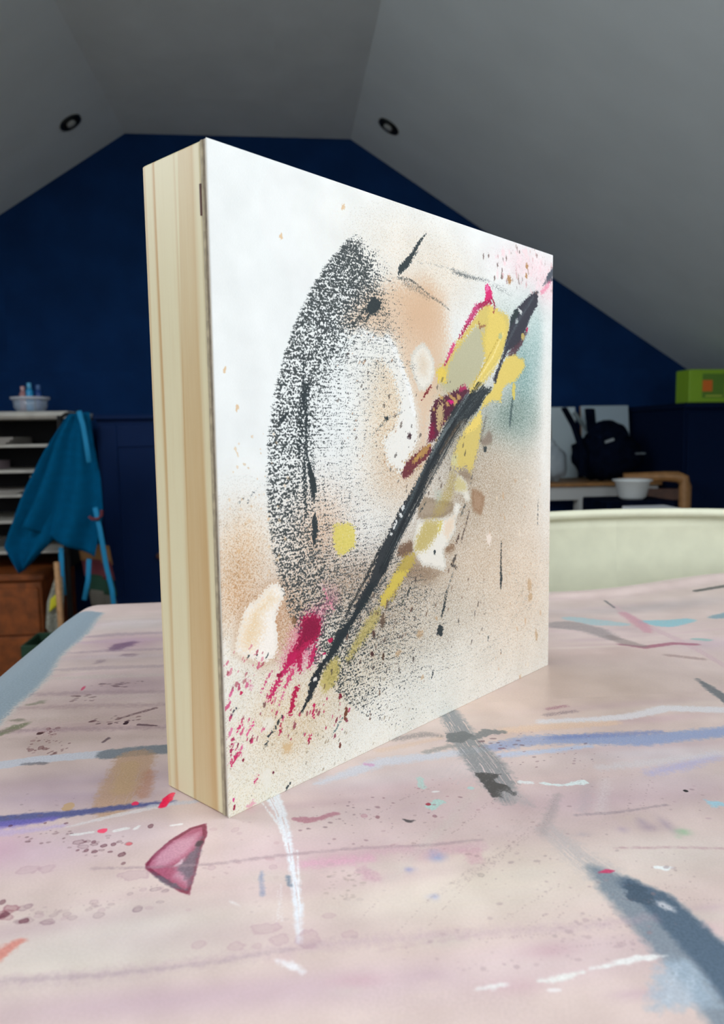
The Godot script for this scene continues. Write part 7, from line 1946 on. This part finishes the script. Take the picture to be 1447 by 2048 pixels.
# ------------------------------------------------------------------ the chair beyond the table
func cream_chair() -> void:
	var t := thing("dining_chair", "cream leather chair with a curved padded back beyond the table", "chair", Vector3(0.60, 0, -1.22))
	var cream := mottled(Color8(236, 236, 208), 0.05, 0.3, 0.5, 81)
	var steel := metal(Color8(150, 150, 150), 0.3)
	var st := begin(true)
	block(st, Vector3(-0.22, 0.415, -0.02), Vector3(0.22, 0.475, 0.40), 0.02)
	put("seat", st, cream, t)
	# backrest: a padded board, rounded at the top corners, bowed round the sitter
	var w := 0.250
	var rows := []
	for i in 15:
		var v := i / 14.0
		var y := lerpf(0.832, 0.44, v)
		var half := w - 0.018 * pow(maxf(0.0, 1.0 - v * 9.0), 2.0)
		var row := []
		for j in 25:
			var u := j / 24.0 * 2.0 - 1.0
			var rim := pow(absf(u), 12.0) + pow(maxf(0.0, 1.0 - v * 6.0), 2.0) * 0.6
			row.append(Vector3(u * half, y - 0.004 * u * u * (1.0 - v), -0.10 + 0.018 * u * u + 0.012 * minf(rim, 1.0) + 0.05 * v))
		rows.append(row)
	st = begin(true)
	sheet(st, rows, Vector3(0, 0, -0.03))
	var back := put("backrest", st, cream, t)
	# a rolled piping along its border
	var pipe := []
	for i in range(14, -1, -1): pipe.append(rows[i][0])
	for j in range(1, 25): pipe.append(rows[0][j])
	for i in range(1, 15): pipe.append(rows[i][24])
	st = begin(true)
	bar(st, pipe, 0.009, 8)
	put("piping", st, cream, back)
	for s: Vector2 in [Vector2(-0.19, 0.0), Vector2(0.19, 0.0), Vector2(-0.19, 0.37), Vector2(0.19, 0.37)]:
		st = begin(true)
		bar(st, [Vector3(s.x, 0.42, s.y), Vector3(s.x * 1.06, 0.0, s.y + (s.y - 0.19) * 0.12)], 0.012, 10)
		put("leg", st, steel, t)

# ------------------------------------------------------------------ left: cupboard, shelf unit, apron on its stand, pine chest
func left_corner() -> void:
	var navy := paint(Color8(6, 36, 80), 0.6, 0.25)
	var cup := thing("cupboard", "low navy built-in cupboard with panelled doors against the navy wall", "cupboard", Vector3(-0.50, 0, -3.60))
	box("body", Vector3(-0.32, 0, -0.198), Vector3(0.62, 1.06, 0.16), navy, cup)
	box("top_board", Vector3(-0.33, 1.06, -0.198), Vector3(0.63, 1.083, 0.19), navy, cup, 0.004)
	for k in 2:
		var x0 := -0.30 + k * 0.46
		var d := box("door", Vector3(x0, 0.06, 0.16), Vector3(x0 + 0.448, 1.04, 0.18), navy, cup, 0.003)
		box("stile", Vector3(x0, 0.06, 0.18), Vector3(x0 + 0.07, 1.04, 0.188), navy, d)
		box("stile", Vector3(x0 + 0.378, 0.06, 0.18), Vector3(x0 + 0.448, 1.04, 0.188), navy, d)
		box("cross_rail", Vector3(x0 + 0.07, 0.06, 0.18), Vector3(x0 + 0.378, 0.16, 0.188), navy, d)
		box("cross_rail", Vector3(x0 + 0.07, 0.94, 0.18), Vector3(x0 + 0.378, 1.04, 0.188), navy, d)
		var st := begin(true)
		var kx := x0 + (0.235 if k == 0 else 0.2)
		for q in 1:
			bar(st, [Vector3(kx, 0.455, 0.178), Vector3(kx, 0.455, 0.20), Vector3(kx, 0.455, 0.212), Vector3(kx, 0.455, 0.22)], [0.006, 0.008, 0.015, 0.009], 12)
		var knob := put("knob", st, paint(Color8(110, 70, 44), 0.4), d)
		knob.set_meta("label", "small round wooden knob")

	# pine chest
	var pine := mottled(Color8(158, 84, 34), 0.3, 0.35, 0.5, 91)
	var dark := paint(Color8(52, 30, 16), 0.7)
	var chest := thing("pine_chest", "orange brown pine chest under the white tray shelves", "chest", Vector3(-1.345, 0, -3.35))
	box("body", Vector3(-0.355, 0.0, -0.25), Vector3(0.355, 0.41, 0.235), pine, chest, 0.004)
	box("lid", Vector3(-0.37, 0.414, -0.255), Vector3(0.37, 0.442, 0.255), pine, chest, 0.006)
	box("front_board", Vector3(-0.345, 0.02, 0.235), Vector3(0.345, 0.185, 0.247), pine, chest, 0.004)
	box("front_board", Vector3(-0.345, 0.192, 0.235), Vector3(0.345, 0.385, 0.247), pine, chest, 0.004)
	box("lock_plate", Vector3(-0.03, 0.30, 0.247), Vector3(0.03, 0.36, 0.25), dark, chest)

	# white tray shelves standing on it
	var white := mottled(Color8(206, 204, 196), 0.12, 0.4, 0.5, 92)
	var black := paint(Color8(18, 18, 20), 0.8)
	var unit := thing("tray_shelf", "white shelf unit of thin trays filled with paper on the pine chest", "shelf", Vector3(-1.30, 0.442, -3.42))
	box("side_panel", Vector3(-0.34, 0, -0.20), Vector3(-0.32, 0.62, 0.20), black, unit)
	box("side_panel", Vector3(0.38, 0, -0.20), Vector3(0.40, 0.62, 0.20), black, unit)
	box("back_panel", Vector3(-0.32, 0, -0.20), Vector3(0.38, 0.62, -0.19), black, unit)
	var st := begin()
	block(st, Vector3(-0.36, 0.62, -0.21), Vector3(0.435, 0.650, 0.235), 0.012)
	put("top_board", st, white, unit)
	for y: float in [0.064, 0.192, 0.300, 0.400, 0.505]:
		box("tray", Vector3(-0.32, y, -0.19), Vector3(0.38, y + 0.012, 0.20), white, unit, 0.003)
	var tones := [Color8(186, 168, 176), Color8(150, 146, 140), Color8(206, 204, 198), Color8(120, 118, 110)]
	var spots := [[0.412, -0.22, 0.30, 0.035, 0], [0.517, -0.10, 0.28, 0.03, 1], [0.204, -0.28, 0.20, 0.02, 3], [0.076, -0.25, 0.30, 0.03, 2], [0.312, -0.05, 0.26, 0.016, 1]]
	var says := ["mauve sheets of paper on the second tray", "grey paper pad under the top board of the tray shelves", "dark paper bundle on a low tray of the white shelves", "white paper stack on the lowest white tray", "grey paper sheets on the middle white tray"]
	for k in spots.size():
		var q: Array = spots[k]
		var p := thing("paper_stack", says[k], "paper", Vector3(-1.30 + q[1] + q[2] * 0.5, 0.442 + q[0] , -3.38))
		var m := paint(tones[q[4]], 0.9)
		for j in 3:
			var fr := Transform3D(Basis(Vector3.UP, 0.05 * (j - 1)), Vector3(0.004 * j, 0, 0))
			box("sheet_bundle", Vector3(-q[2] * 0.5, q[3] * j / 3.0 + 0.0002 * j, -0.12), Vector3(q[2] * 0.5, q[3] * (j + 1) / 3.0, 0.16), m, p, 0.001, fr)
	# a white squeeze bottle lying aslant between two trays
	var bot := thing("squeeze_bottle", "white bottle leaning in a tray of the white shelves", "bottle", Vector3(-1.045, 0.754, -3.30))
	st = begin(true)
	bar(st, [Vector3(0.03, 0.012, 0), Vector3(0.022, 0.024, 0), Vector3(-0.012, 0.058, 0)], [0.011, 0.013, 0.013], 14)
	put("bottle_body", st, paint(Color8(190, 196, 200), 0.4), bot)
	st = begin(true)
	bar(st, [Vector3(-0.012, 0.058, 0), Vector3(-0.018, 0.065, 0), Vector3(-0.023, 0.072, 0)], [0.009, 0.007, 0.004], 12)
	put("nozzle", st, paint(Color8(214, 214, 210), 0.4), bot)

	# glass bowl of paint pots on the top board
	var top := 0.442 + 0.650
	var bowl := thing("glass_dish", "clear dish with a white rim holding blue bottles on the white shelves", "dish", Vector3(-1.05, top, -3.30))
	var glass := paint(Color(0.85, 0.92, 1.0, 0.25), 0.05)
	glass.transparency = BaseMaterial3D.TRANSPARENCY_ALPHA
	st = begin(true)
	turned(st, [Vector2(0.0, 0.0), Vector2(0.05, 0.0), Vector2(0.066, 0.02), Vector2(0.070, 0.055), Vector2(0.067, 0.055), Vector2(0.063, 0.022), Vector2(0.048, 0.004), Vector2(0.0, 0.004)])
	put("dish_wall", st, glass, bowl)
	st = begin(true)
	turned(st, [Vector2(0.067, 0.052), Vector2(0.077, 0.052), Vector2(0.078, 0.062), Vector2(0.067, 0.063), Vector2(0.067, 0.052)])
	put("rim", st, paint(Color8(186, 190, 200), 0.5), bowl)
	var inks := [[-0.028, 0.0, 0.102, Color8(176, 128, 130), "dusty pink paint bottle standing in the clear dish"], [0.004, 0.018, 0.115, Color8(40, 150, 205), "bright blue paint bottle standing in the clear dish"], [0.033, -0.004, 0.108, Color8(18, 62, 128), "dark blue paint bottle standing in the clear dish"]]
	for q: Array in inks:
		var b := thing("paint_bottle", q[4], "bottle", Vector3(-1.05 + q[0], top + 0.0045, -3.30 + q[1]))
		st = begin(true)
		turned(st, [Vector2(0.0, 0.0), Vector2(0.013, 0.0), Vector2(0.0145, 0.004), Vector2(0.0145, q[2] * 0.7), Vector2(0.008, q[2] * 0.8), Vector2(0.0, q[2] * 0.8)], Vector3.ZERO, 18)
		put("bottle_body", st, paint(q[3], 0.4), b)
		st = begin(true)
		turned(st, [Vector2(0.0, q[2] * 0.8), Vector2(0.009, q[2] * 0.8), Vector2(0.009, q[2]), Vector2(0.0, q[2])], Vector3.ZERO, 16)
		put("cap", st, paint(q[3].lightened(0.25), 0.4), b)

	# black stand
	var stand := thing("coat_stand", "thin black stand that carries the teal apron", "stand", Vector3(-0.868, 0, -3.06))
	st = begin(true)
	bar(st, [Vector3(0, 0.02, 0), Vector3(0, 0.6, 0), Vector3(0, 1.07, 0)], 0.011, 12)
	put("pole", st, black, stand)
	st = begin(true)
	bar(st, [Vector3(0, 1.06, 0.0), Vector3(0.03, 1.075, 0.02), Vector3(0.07, 1.072, 0.04), Vector3(0.085, 1.085, 0.05)], 0.007, 8)
	put("hook", st, black, stand)
	for k in 3:
		st = begin(true)
		var a := TAU * k / 3.0 + 0.4
		bar(st, [Vector3(0, 0.10, 0), Vector3(cos(a) * 0.1, 0.05, sin(a) * 0.1), Vector3(cos(a) * 0.13, 0.011, sin(a) * 0.13)], 0.010, 8)
		put("foot", st, black, stand)

	# the apron: a back flap, a front panel and its straps
	var apron := thing("apron", "teal blue cloth apron hanging in folds with loose straps", "apron", Vector3(-0.82, 1.07, -3.0))
	var teal := mottled(Color8(0, 84, 126), 0.12, 0.2, 0.9, 101)
	teal.metallic_specular = 0.15
	var light := paint(Color8(10, 128, 176), 0.8)
	st = begin(true)
	sheet(st, cloth_rows([Vector3(0.013, 0.003, 0.030), Vector3(-0.040, -0.094, 0.030), Vector3(-0.083, -0.216, 0.030), Vector3(-0.130, -0.330, 0.030), Vector3(-0.177, -0.421, 0.030)], [Vector3(0.087, 0.010, 0.030), Vector3(0.096, -0.105, 0.030), Vector3(0.115, -0.239, 0.030), Vector3(0.119, -0.384, 0.030), Vector3(0.078, -0.548, 0.030)], 40, 28, 0.020, 3.6, 0.4), Vector3(0, 0, -0.003))
	put("front_panel", st, teal, apron)
	st = begin(true)
	sheet(st, cloth_rows([Vector3(-0.003, -0.003, 0.000), Vector3(-0.091, -0.132, 0.000), Vector3(-0.178, -0.293, 0.000), Vector3(-0.260, -0.498, 0.000), Vector3(-0.211, -0.605, 0.000)], [Vector3(0.045, -0.000, 0.000), Vector3(-0.001, -0.171, 0.000), Vector3(-0.047, -0.344, 0.000), Vector3(-0.077, -0.476, 0.000), Vector3(-0.199, -0.598, 0.000)], 30, 16, 0.018, 2.4, 1.6), Vector3(0, 0, -0.003))
	put("back_flap", st, teal, apron)
	for q: Array in [[Vector3(0.060, 0.013, 0.070), Vector3(0.072, -0.039, 0.070), Vector3(0.081, -0.114, 0.070), Vector3(0.087, -0.180, 0.070)],
		[Vector3(0.096, -0.352, 0.050), Vector3(0.110, -0.439, 0.050), Vector3(0.126, -0.576, 0.050), Vector3(0.144, -0.674, 0.050), Vector3(0.149, -0.763, 0.050)],
		[Vector3(-0.058, -0.513, -0.020), Vector3(-0.060, -0.622, -0.020), Vector3(-0.057, -0.702, -0.020)],
		[Vector3(0.046, -0.561, -0.020), Vector3(0.038, -0.645, -0.020), Vector3(0.019, -0.724, -0.020)]]:
		st = begin(true)
		bar(st, q, 0.010, 8, 0.25)
		put("strap", st, light, apron)
	st = begin(true)
	bar(st, [Vector3(0.074, -0.385, 0.060), Vector3(0.085, -0.395, 0.060), Vector3(0.107, -0.396, 0.060), Vector3(0.121, -0.381, 0.060), Vector3(0.122, -0.362, 0.060)], 0.006, 8)
	put("buckle", st, paint(Color8(96, 24, 34), 0.6), apron)

	# what leans and hangs beside the chest
	var stick := thing("wooden_stick", "pale wooden stick leaning upright beside the pine chest", "stick", Vector3(-0.852, 0, -2.87))
	st = begin(true)
	bar(st, [Vector3(0.0, 0.0, 0.0), Vector3(-0.004, 0.3, -0.02), Vector3(-0.010, 0.52, -0.03)], [0.013, 0.012, 0.011], 12)
	put("shaft", st, mottled(Color8(196, 150, 104), 0.2, 0.1, 0.6, 102), stick)
	var bag := thing("tote_bag", "white and yellow patterned bag hanging by the pine chest", "bag", Vector3(-0.893, 0.20, -2.955))
	st = begin(true)
	var bagmat := mottled(Color8(196, 196, 180), 0.5, 0.06, 0.8, 103)
	sheet(st, cloth_rows([Vector3(0.005, 0.25, 0), Vector3(-0.025, 0.16, 0.01), Vector3(-0.035, 0.06, 0.01), Vector3(-0.005, 0.0, 0)], [Vector3(0.03, 0.25, 0), Vector3(0.03, 0.16, 0.0), Vector3(0.018, 0.06, 0), Vector3(0.012, 0.0, 0)], 16, 8, 0.008, 2.0, 0.3), Vector3(0, 0, -0.02))
	put("bag_body", st, bagmat, bag)
	st = begin(true)
	sheet(st, cloth_rows([Vector3(-0.012, 0.17, 0.014), Vector3(-0.018, 0.12, 0.016)], [Vector3(0.022, 0.20, 0.012), Vector3(0.02, 0.15, 0.012)], 5, 6, 0.003, 1.0, 0.3), Vector3(0, 0, -0.003))
	put("yellow_patch", st, paint(Color8(206, 200, 40), 0.8), bag)
	var scarf := thing("patterned_cloth", "cloth patterned in red green and sand hanging behind the apron", "cloth", Vector3(-0.80, 0.26, -3.15))
	var cols := [Color8(150, 110, 70), Color8(110, 50, 60), Color8(28, 66, 50), Color8(96, 92, 84)]
	for k in 4:
		st = begin(true)
		sheet(st, cloth_rows([Vector3(-0.05 + 0.012 * k, 0.30 - 0.065 * k, 0.002 * k), Vector3(-0.04 + 0.012 * k, 0.225 - 0.065 * k, 0.002 * k)], [Vector3(0.075 + 0.004 * k, 0.28 - 0.065 * k, 0.002 * k), Vector3(0.085 + 0.006 * k, 0.20 - 0.065 * k, 0.002 * k)], 6, 10, 0.006, 3.0, 0.5 * k), Vector3(0, 0, -0.003))
		put("cloth_band", st, paint(cols[k], 0.9), scarf)
	var crate := thing("green_crate", "dark green storage crate on the floor beside the pine chest", "crate", Vector3(-0.875, 0, -2.70))
	var green := paint(Color8(12, 52, 32), 0.7)
	box("base", Vector3(-0.05, 0, -0.13), Vector3(0.10, 0.012, 0.05), green, crate)
	for q: Array in [[Vector3(-0.05, 0.012, -0.13), Vector3(0.10, 0.27, -0.118)], [Vector3(-0.05, 0.012, 0.038), Vector3(0.034, 0.27, 0.05)], [Vector3(-0.05, 0.012, -0.118), Vector3(-0.038, 0.27, 0.038)]]:
		box("wall_panel", q[0], q[1], green, crate, 0.003)

# ------------------------------------------------------------------ right: side table with canvases, bowl, wooden chair, dark cabinet
func right_corner() -> void:
	var oak := mottled(Color8(176, 128, 76), 0.25, 0.2, 0.5, 111)
	var white := paint(Color8(196, 200, 200), 0.5)
	var black := mottled(Color8(12, 22, 42), 0.4, 0.3, 0.9, 112)
	black.metallic_specular = 0.12
	var side := thing("side_table", "white side table with an oak edged top against the navy wall", "table", Vector3(1.46, 0, -3.55))
	box("tabletop", Vector3(-0.40, 0.728, -0.22), Vector3(0.28, 0.745, 0.22), oak, side, 0.003)
	box("apron_rail", Vector3(-0.38, 0.665, 0.17), Vector3(0.27, 0.728, 0.20), white, side)
	box("apron_rail", Vector3(-0.38, 0.665, -0.20), Vector3(0.27, 0.728, -0.17), white, side)
	for s: Vector2 in [Vector2(-0.37, -0.20), Vector2(0.20, -0.20), Vector2(-0.115, 0.14), Vector2(0.20, 0.14)]:
		box("leg", Vector3(s.x, 0, s.y), Vector3(s.x + 0.06, 0.665, s.y + 0.06), white, side)

	# canvases leaning on the wall behind
	var lean := Basis(Vector3.RIGHT, -0.16)
	var sayings := ["pale grey canvas leaning behind the crumpled plastic bag", "small pale canvas between the grey canvas and the black backpack", "wide grey canvas leaning behind the black backpack"]
	var cans := [[1.175, 0.20, 0.36, Color8(214, 228, 234)], [1.405, 0.13, 0.36, Color8(196, 214, 222)], [1.62, 0.25, 0.365, Color8(172, 192, 204)]]
	for k in 3:
		var q: Array = cans[k]
		var c := thing("canvas", sayings[k], "canvas", Vector3(q[0], 0.7475, -3.66 - 0.012 * (k % 2)), 0.0, "canvases on the side table")
		var fr := Transform3D(lean, Vector3.ZERO)
		box("stretched_cloth", Vector3(-q[1] * 0.5, 0.0, 0.0), Vector3(q[1] * 0.5, q[2], 0.006), paint(q[3], 0.9), c, 0.002, fr)
		for s: Array in [[-q[1] * 0.5, -q[1] * 0.5 + 0.03], [q[1] * 0.5 - 0.03, q[1] * 0.5]]:
			box("stretcher_bar", Vector3(s[0], 0.0, -0.014), Vector3(s[1], q[2], 0.0), oak, c, 0.001, fr)
	var strip := thing("wooden_batten", "pale batten propped aslant across the wide grey canvas", "batten", Vector3(1.60, 0.7475, -3.58))
	var st := begin()
	block(st, Vector3(-0.009, 0.0, -0.006), Vector3(0.009, 0.40, 0.006), 0.001, Transform3D(Basis(Vector3.BACK, 0.62) * Basis(Vector3.RIGHT, -0.15), Vector3(0.06, 0.005, 0)))
	put("batten", st, paint(Color8(120, 136, 142), 0.7), strip)

	# crumpled clear bag
	var sack := thing("plastic_bag", "crumpled pale grey plastic bag in front of the pale canvas", "bag", Vector3(1.265, 0.745, -3.46))
	lump("crumple", Vector3(0, 0.085, 0), Vector3(0.062, 0.085, 0.05), 0.35, 5, paint(Color8(150, 162, 170), 0.4), sack)
	lump("knot", Vector3(-0.015, 0.172, 0), Vector3(0.024, 0.03, 0.022), 0.3, 6, paint(Color8(160, 172, 180), 0.4), sack)

	# dark backpack and what hangs over it
	var pack := thing("backpack", "black backpack slumped on the side table before the canvases", "backpack", Vector3(1.52, 0.745, -3.45))
	lump("pack_body", Vector3(0.0, 0.115, 0), Vector3(0.17, 0.115, 0.09), 0.22, 7, black, pack)
	lump("pack_lid", Vector3(0.0, 0.215, -0.01), Vector3(0.10, 0.07, 0.07), 0.3, 8, black, pack)
	st = begin(true)
	bar(st, [Vector3(-0.20, 0.345, -0.03), Vector3(-0.17, 0.26, 0.02), Vector3(-0.14, 0.14, 0.07), Vector3(-0.15, 0.03, 0.09)], 0.022, 10, 0.4)
	put("shoulder_strap", st, black, pack)
	st = begin(true)
	bar(st, [Vector3(-0.07, 0.34, -0.04), Vector3(-0.075, 0.24, 0.0), Vector3(-0.06, 0.16, 0.07)], 0.026, 10, 0.4)
	put("shoulder_strap", st, black, pack)
	box("tag", Vector3(-0.045, 0.19, 0.072), Vector3(0.0, 0.202, 0.076), paint(Color8(150, 160, 166), 0.6), pack, 0.001, Transform3D(Basis(Vector3.BACK, 0.3), Vector3(0.06, 0.01, 0)))
	box("tag", Vector3(0.10, 0.125, 0.086), Vector3(0.15, 0.134, 0.09), paint(Color8(90, 100, 108), 0.6), pack, 0.001)

	# black drawer tower with the white bowl
	var tower := thing("drawer_tower", "black plastic drawer tower under the white bowl", "drawers", Vector3(1.285, 0, -2.73))
	box("body", Vector3(-0.125, 0, -0.12), Vector3(0.135, 0.725, 0.11), black, tower, 0.004)
	for k in 4:
		var d := box("drawer", Vector3(-0.115, 0.02 + 0.17 * k, 0.11), Vector3(0.125, 0.175 + 0.17 * k, 0.122), black, tower, 0.004)
		box("handle", Vector3(-0.03, 0.14 + 0.17 * k, 0.122), Vector3(0.04, 0.152 + 0.17 * k, 0.134), paint(Color8(70, 76, 82), 0.4), d)
	var bowl := thing("mixing_bowl", "white plastic bowl with a flat rim on the black drawer tower", "bowl", Vector3(1.297, 0.725, -2.71))
	st = begin(true)
	turned(st, [Vector2(0.0, 0.0), Vector2(0.038, 0.0), Vector2(0.050, 0.010), Vector2(0.063, 0.066), Vector2(0.072, 0.070), Vector2(0.072, 0.074), Vector2(0.060, 0.073), Vector2(0.047, 0.014), Vector2(0.036, 0.005), Vector2(0.0, 0.005)], Vector3.ZERO, 40)
	put("bowl_wall", st, paint(Color8(224, 230, 230), 0.4), bowl)

	# white boxes in front
	var cube := thing("cube_cabinet", "low white cube cabinet carrying a flat white box", "cabinet", Vector3(1.09, 0, -2.18))
	box("body", Vector3(-0.11, 0, -0.13), Vector3(0.11, 0.715, 0.12), white, cube, 0.004)
	box("door", Vector3(-0.10, 0.02, 0.12), Vector3(0.10, 0.70, 0.135), white, cube, 0.003)
	var carton := thing("flat_carton", "flat white cardboard box lying on the low white cabinet", "box", Vector3(1.10, 0.715, -2.16))
	box("tray", Vector3(-0.065, 0.0, -0.06), Vector3(0.065, 0.022, 0.06), paint(Color8(214, 218, 220), 0.7), carton)
	box("lid", Vector3(-0.068, 0.0225, -0.063), Vector3(0.068, 0.036, 0.063), paint(Color8(206, 210, 214), 0.7), carton)

	# the pale wooden chair
	var chair := thing("wooden_chair", "pale wooden chair with a rounded back rail beside the drawer tower", "chair", Vector3(1.63, 0, -3.10), -0.35)
	st = begin(true)
	bar(st, [Vector3(-0.17, 0.775, 0), Vector3(0.0, 0.782, -0.012), Vector3(0.05, 0.780, -0.008), Vector3(0.075, 0.768, 0), Vector3(0.082, 0.74, 0.0), Vector3(0.082, 0.44, 0.01), Vector3(0.085, 0.0, -0.04)], [0.022, 0.022, 0.024, 0.026, 0.026, 0.022, 0.016], 14)
	put("back_rail", st, oak, chair)
	st = begin(true)
	bar(st, [Vector3(-0.17, 0.775, 0), Vector3(-0.18, 0.44, 0.01), Vector3(-0.185, 0.0, -0.04)], [0.022, 0.02, 0.016], 12)
	put("post", st, oak, chair)
	box("splat", Vector3(-0.15, 0.68, -0.006), Vector3(0.06, 0.73, 0.006), mottled(Color8(84, 52, 36), 0.3, 0.2, 0.6, 113), chair, 0.003)
	box("seat", Vector3(-0.19, 0.43, 0.0), Vector3(0.095, 0.455, 0.30), oak, chair, 0.008)
	for s: float in [-0.17, 0.07]:
		st = begin(true)
		bar(st, [Vector3(s, 0.44, 0.27), Vector3(s * 1.05, 0.0, 0.29)], [0.017, 0.014], 10)
		put("leg", st, oak, chair)

	# dark cabinet and the green tin on it
	var ink := paint(Color8(8, 24, 52), 0.7, 0.15)
	var cab := thing("cabinet", "near black low cabinet at the foot of the sloping ceiling", "cabinet", Vector3(1.98, 0, -3.47))
	box("body", Vector3(-0.21, 0, -0.30), Vector3(0.33, 1.075, 0.26), ink, cab, 0.003)
	box("top_board", Vector3(-0.22, 1.075, -0.30), Vector3(0.34, 1.100, 0.28), ink, cab, 0.003)
	for k in 2:
		var d := box("door", Vector3(-0.20 + 0.265 * k, 0.05, 0.26), Vector3(0.055 + 0.265 * k, 1.06, 0.276), ink, cab, 0.003)
		box("handle", Vector3(0.03 + 0.06 * k, 0.50, 0.276), Vector3(0.04 + 0.06 * k, 0.60, 0.288), ink, d)
	var tin := thing("green_tin", "bright green printed box with an orange spot on the dark cabinet", "box", Vector3(1.93, 1.100, -3.28))
	box("box_body", Vector3(-0.135, 0, -0.06), Vector3(0.165, 0.148, 0.06), paint(Color8(132, 176, 38), 0.6), tin, 0.004)
	box("printed_panel", Vector3(-0.075, 0.022, 0.06), Vector3(0.155, 0.128, 0.0612), paint(Color8(88, 132, 40), 0.6), tin, 0.0004)
	box("orange_print", Vector3(-0.075, 0.05, 0.0612), Vector3(-0.028, 0.10, 0.0622), paint(Color8(214, 110, 30), 0.6), tin, 0.0004)
	box("yellow_print", Vector3(0.03, 0.03, 0.0612), Vector3(0.10, 0.118, 0.0622), paint(Color8(170, 200, 40), 0.6), tin, 0.0004)
	box("pale_print", Vector3(-0.06, 0.027, 0.0612), Vector3(0.02, 0.034, 0.0622), paint(Color8(170, 190, 70), 0.6), tin, 0.0004)

# a closed crumpled form
func lump(called: String, mid: Vector3, r: Vector3, rough: float, seed_: int, m: Material, parent: Node3D) -> void:
	var n := FastNoiseLite.new()
	n.seed = seed_
	n.frequency = 1.1
	var st := begin(true)
	var rows := 14
	var cols := 24
	var at := func(i: int, j: int) -> Vector3:
		var a := PI * i / rows
		var b := TAU * (j % cols) / cols
		var dir := Vector3(sin(a) * cos(b), cos(a), sin(a) * sin(b))
		var p := dir * (1.0 + rough * n.get_noise_3dv(dir * 1.3)) * r
		p.y = maxf(p.y, -r.y)
		return mid + p
	for i in rows:
		for j in cols:
			var q := [at.call(i, j), at.call(i, j + 1), at.call(i + 1, j + 1), at.call(i + 1, j)]
			for k: int in [0, 1, 2, 0, 2, 3]:
				vert(st, q[k], Vector2(float(j) / cols, float(i) / rows))
	put(called, st, m, parent)

# ------------------------------------------------------------------ unlit spots let into the slopes
func downlights() -> void:
	var dark := metal(Color8(46, 52, 54), 0.35)
	var bulb := paint(Color8(150, 158, 160), 0.25)
	var well := paint(Color8(14, 16, 18), 0.8)
	for q: Array in [[Vector3(-0.864, 0, -3.43), atan(RISE_L), "unlit round spotlight in the ceiling slope above the apron and shelves"], [Vector3(0.487, 0, -3.416), -atan(RISE_R), "unlit round spotlight in the ceiling slope above the green box"]]:
		var at: Vector3 = q[0]
		at.y = CEIL - (RISE_L * (CREASE_L - at.x) if at.x < 0.0 else RISE_R * (at.x - CREASE_R))
		var t := thing("downlight", q[2], "spotlight", at, 0.0, "ceiling spotlights")
		t.rotation.z = q[1]
		var st := begin(true)
		turned(st, [Vector2(0.050, 0.0), Vector2(0.049, -0.007), Vector2(0.040, -0.010), Vector2(0.034, -0.006), Vector2(0.033, 0.0), Vector2(0.050, 0.0)], Vector3.ZERO, 36)
		put("ring", st, dark, t)
		st = begin(true)
		turned(st, [Vector2(0.0, -0.001), Vector2(0.034, -0.001), Vector2(0.034, -0.004), Vector2(0.0, -0.004)], Vector3.ZERO, 36)
		put("well", st, well, t)
		st = begin(true)
		turned(st, [Vector2(0.0, -0.004), Vector2(0.021, -0.004), Vector2(0.020, -0.012), Vector2(0.012, -0.016), Vector2(0.0, -0.017)], Vector3.ZERO, 30)
		put("bulb", st, bulb, t)
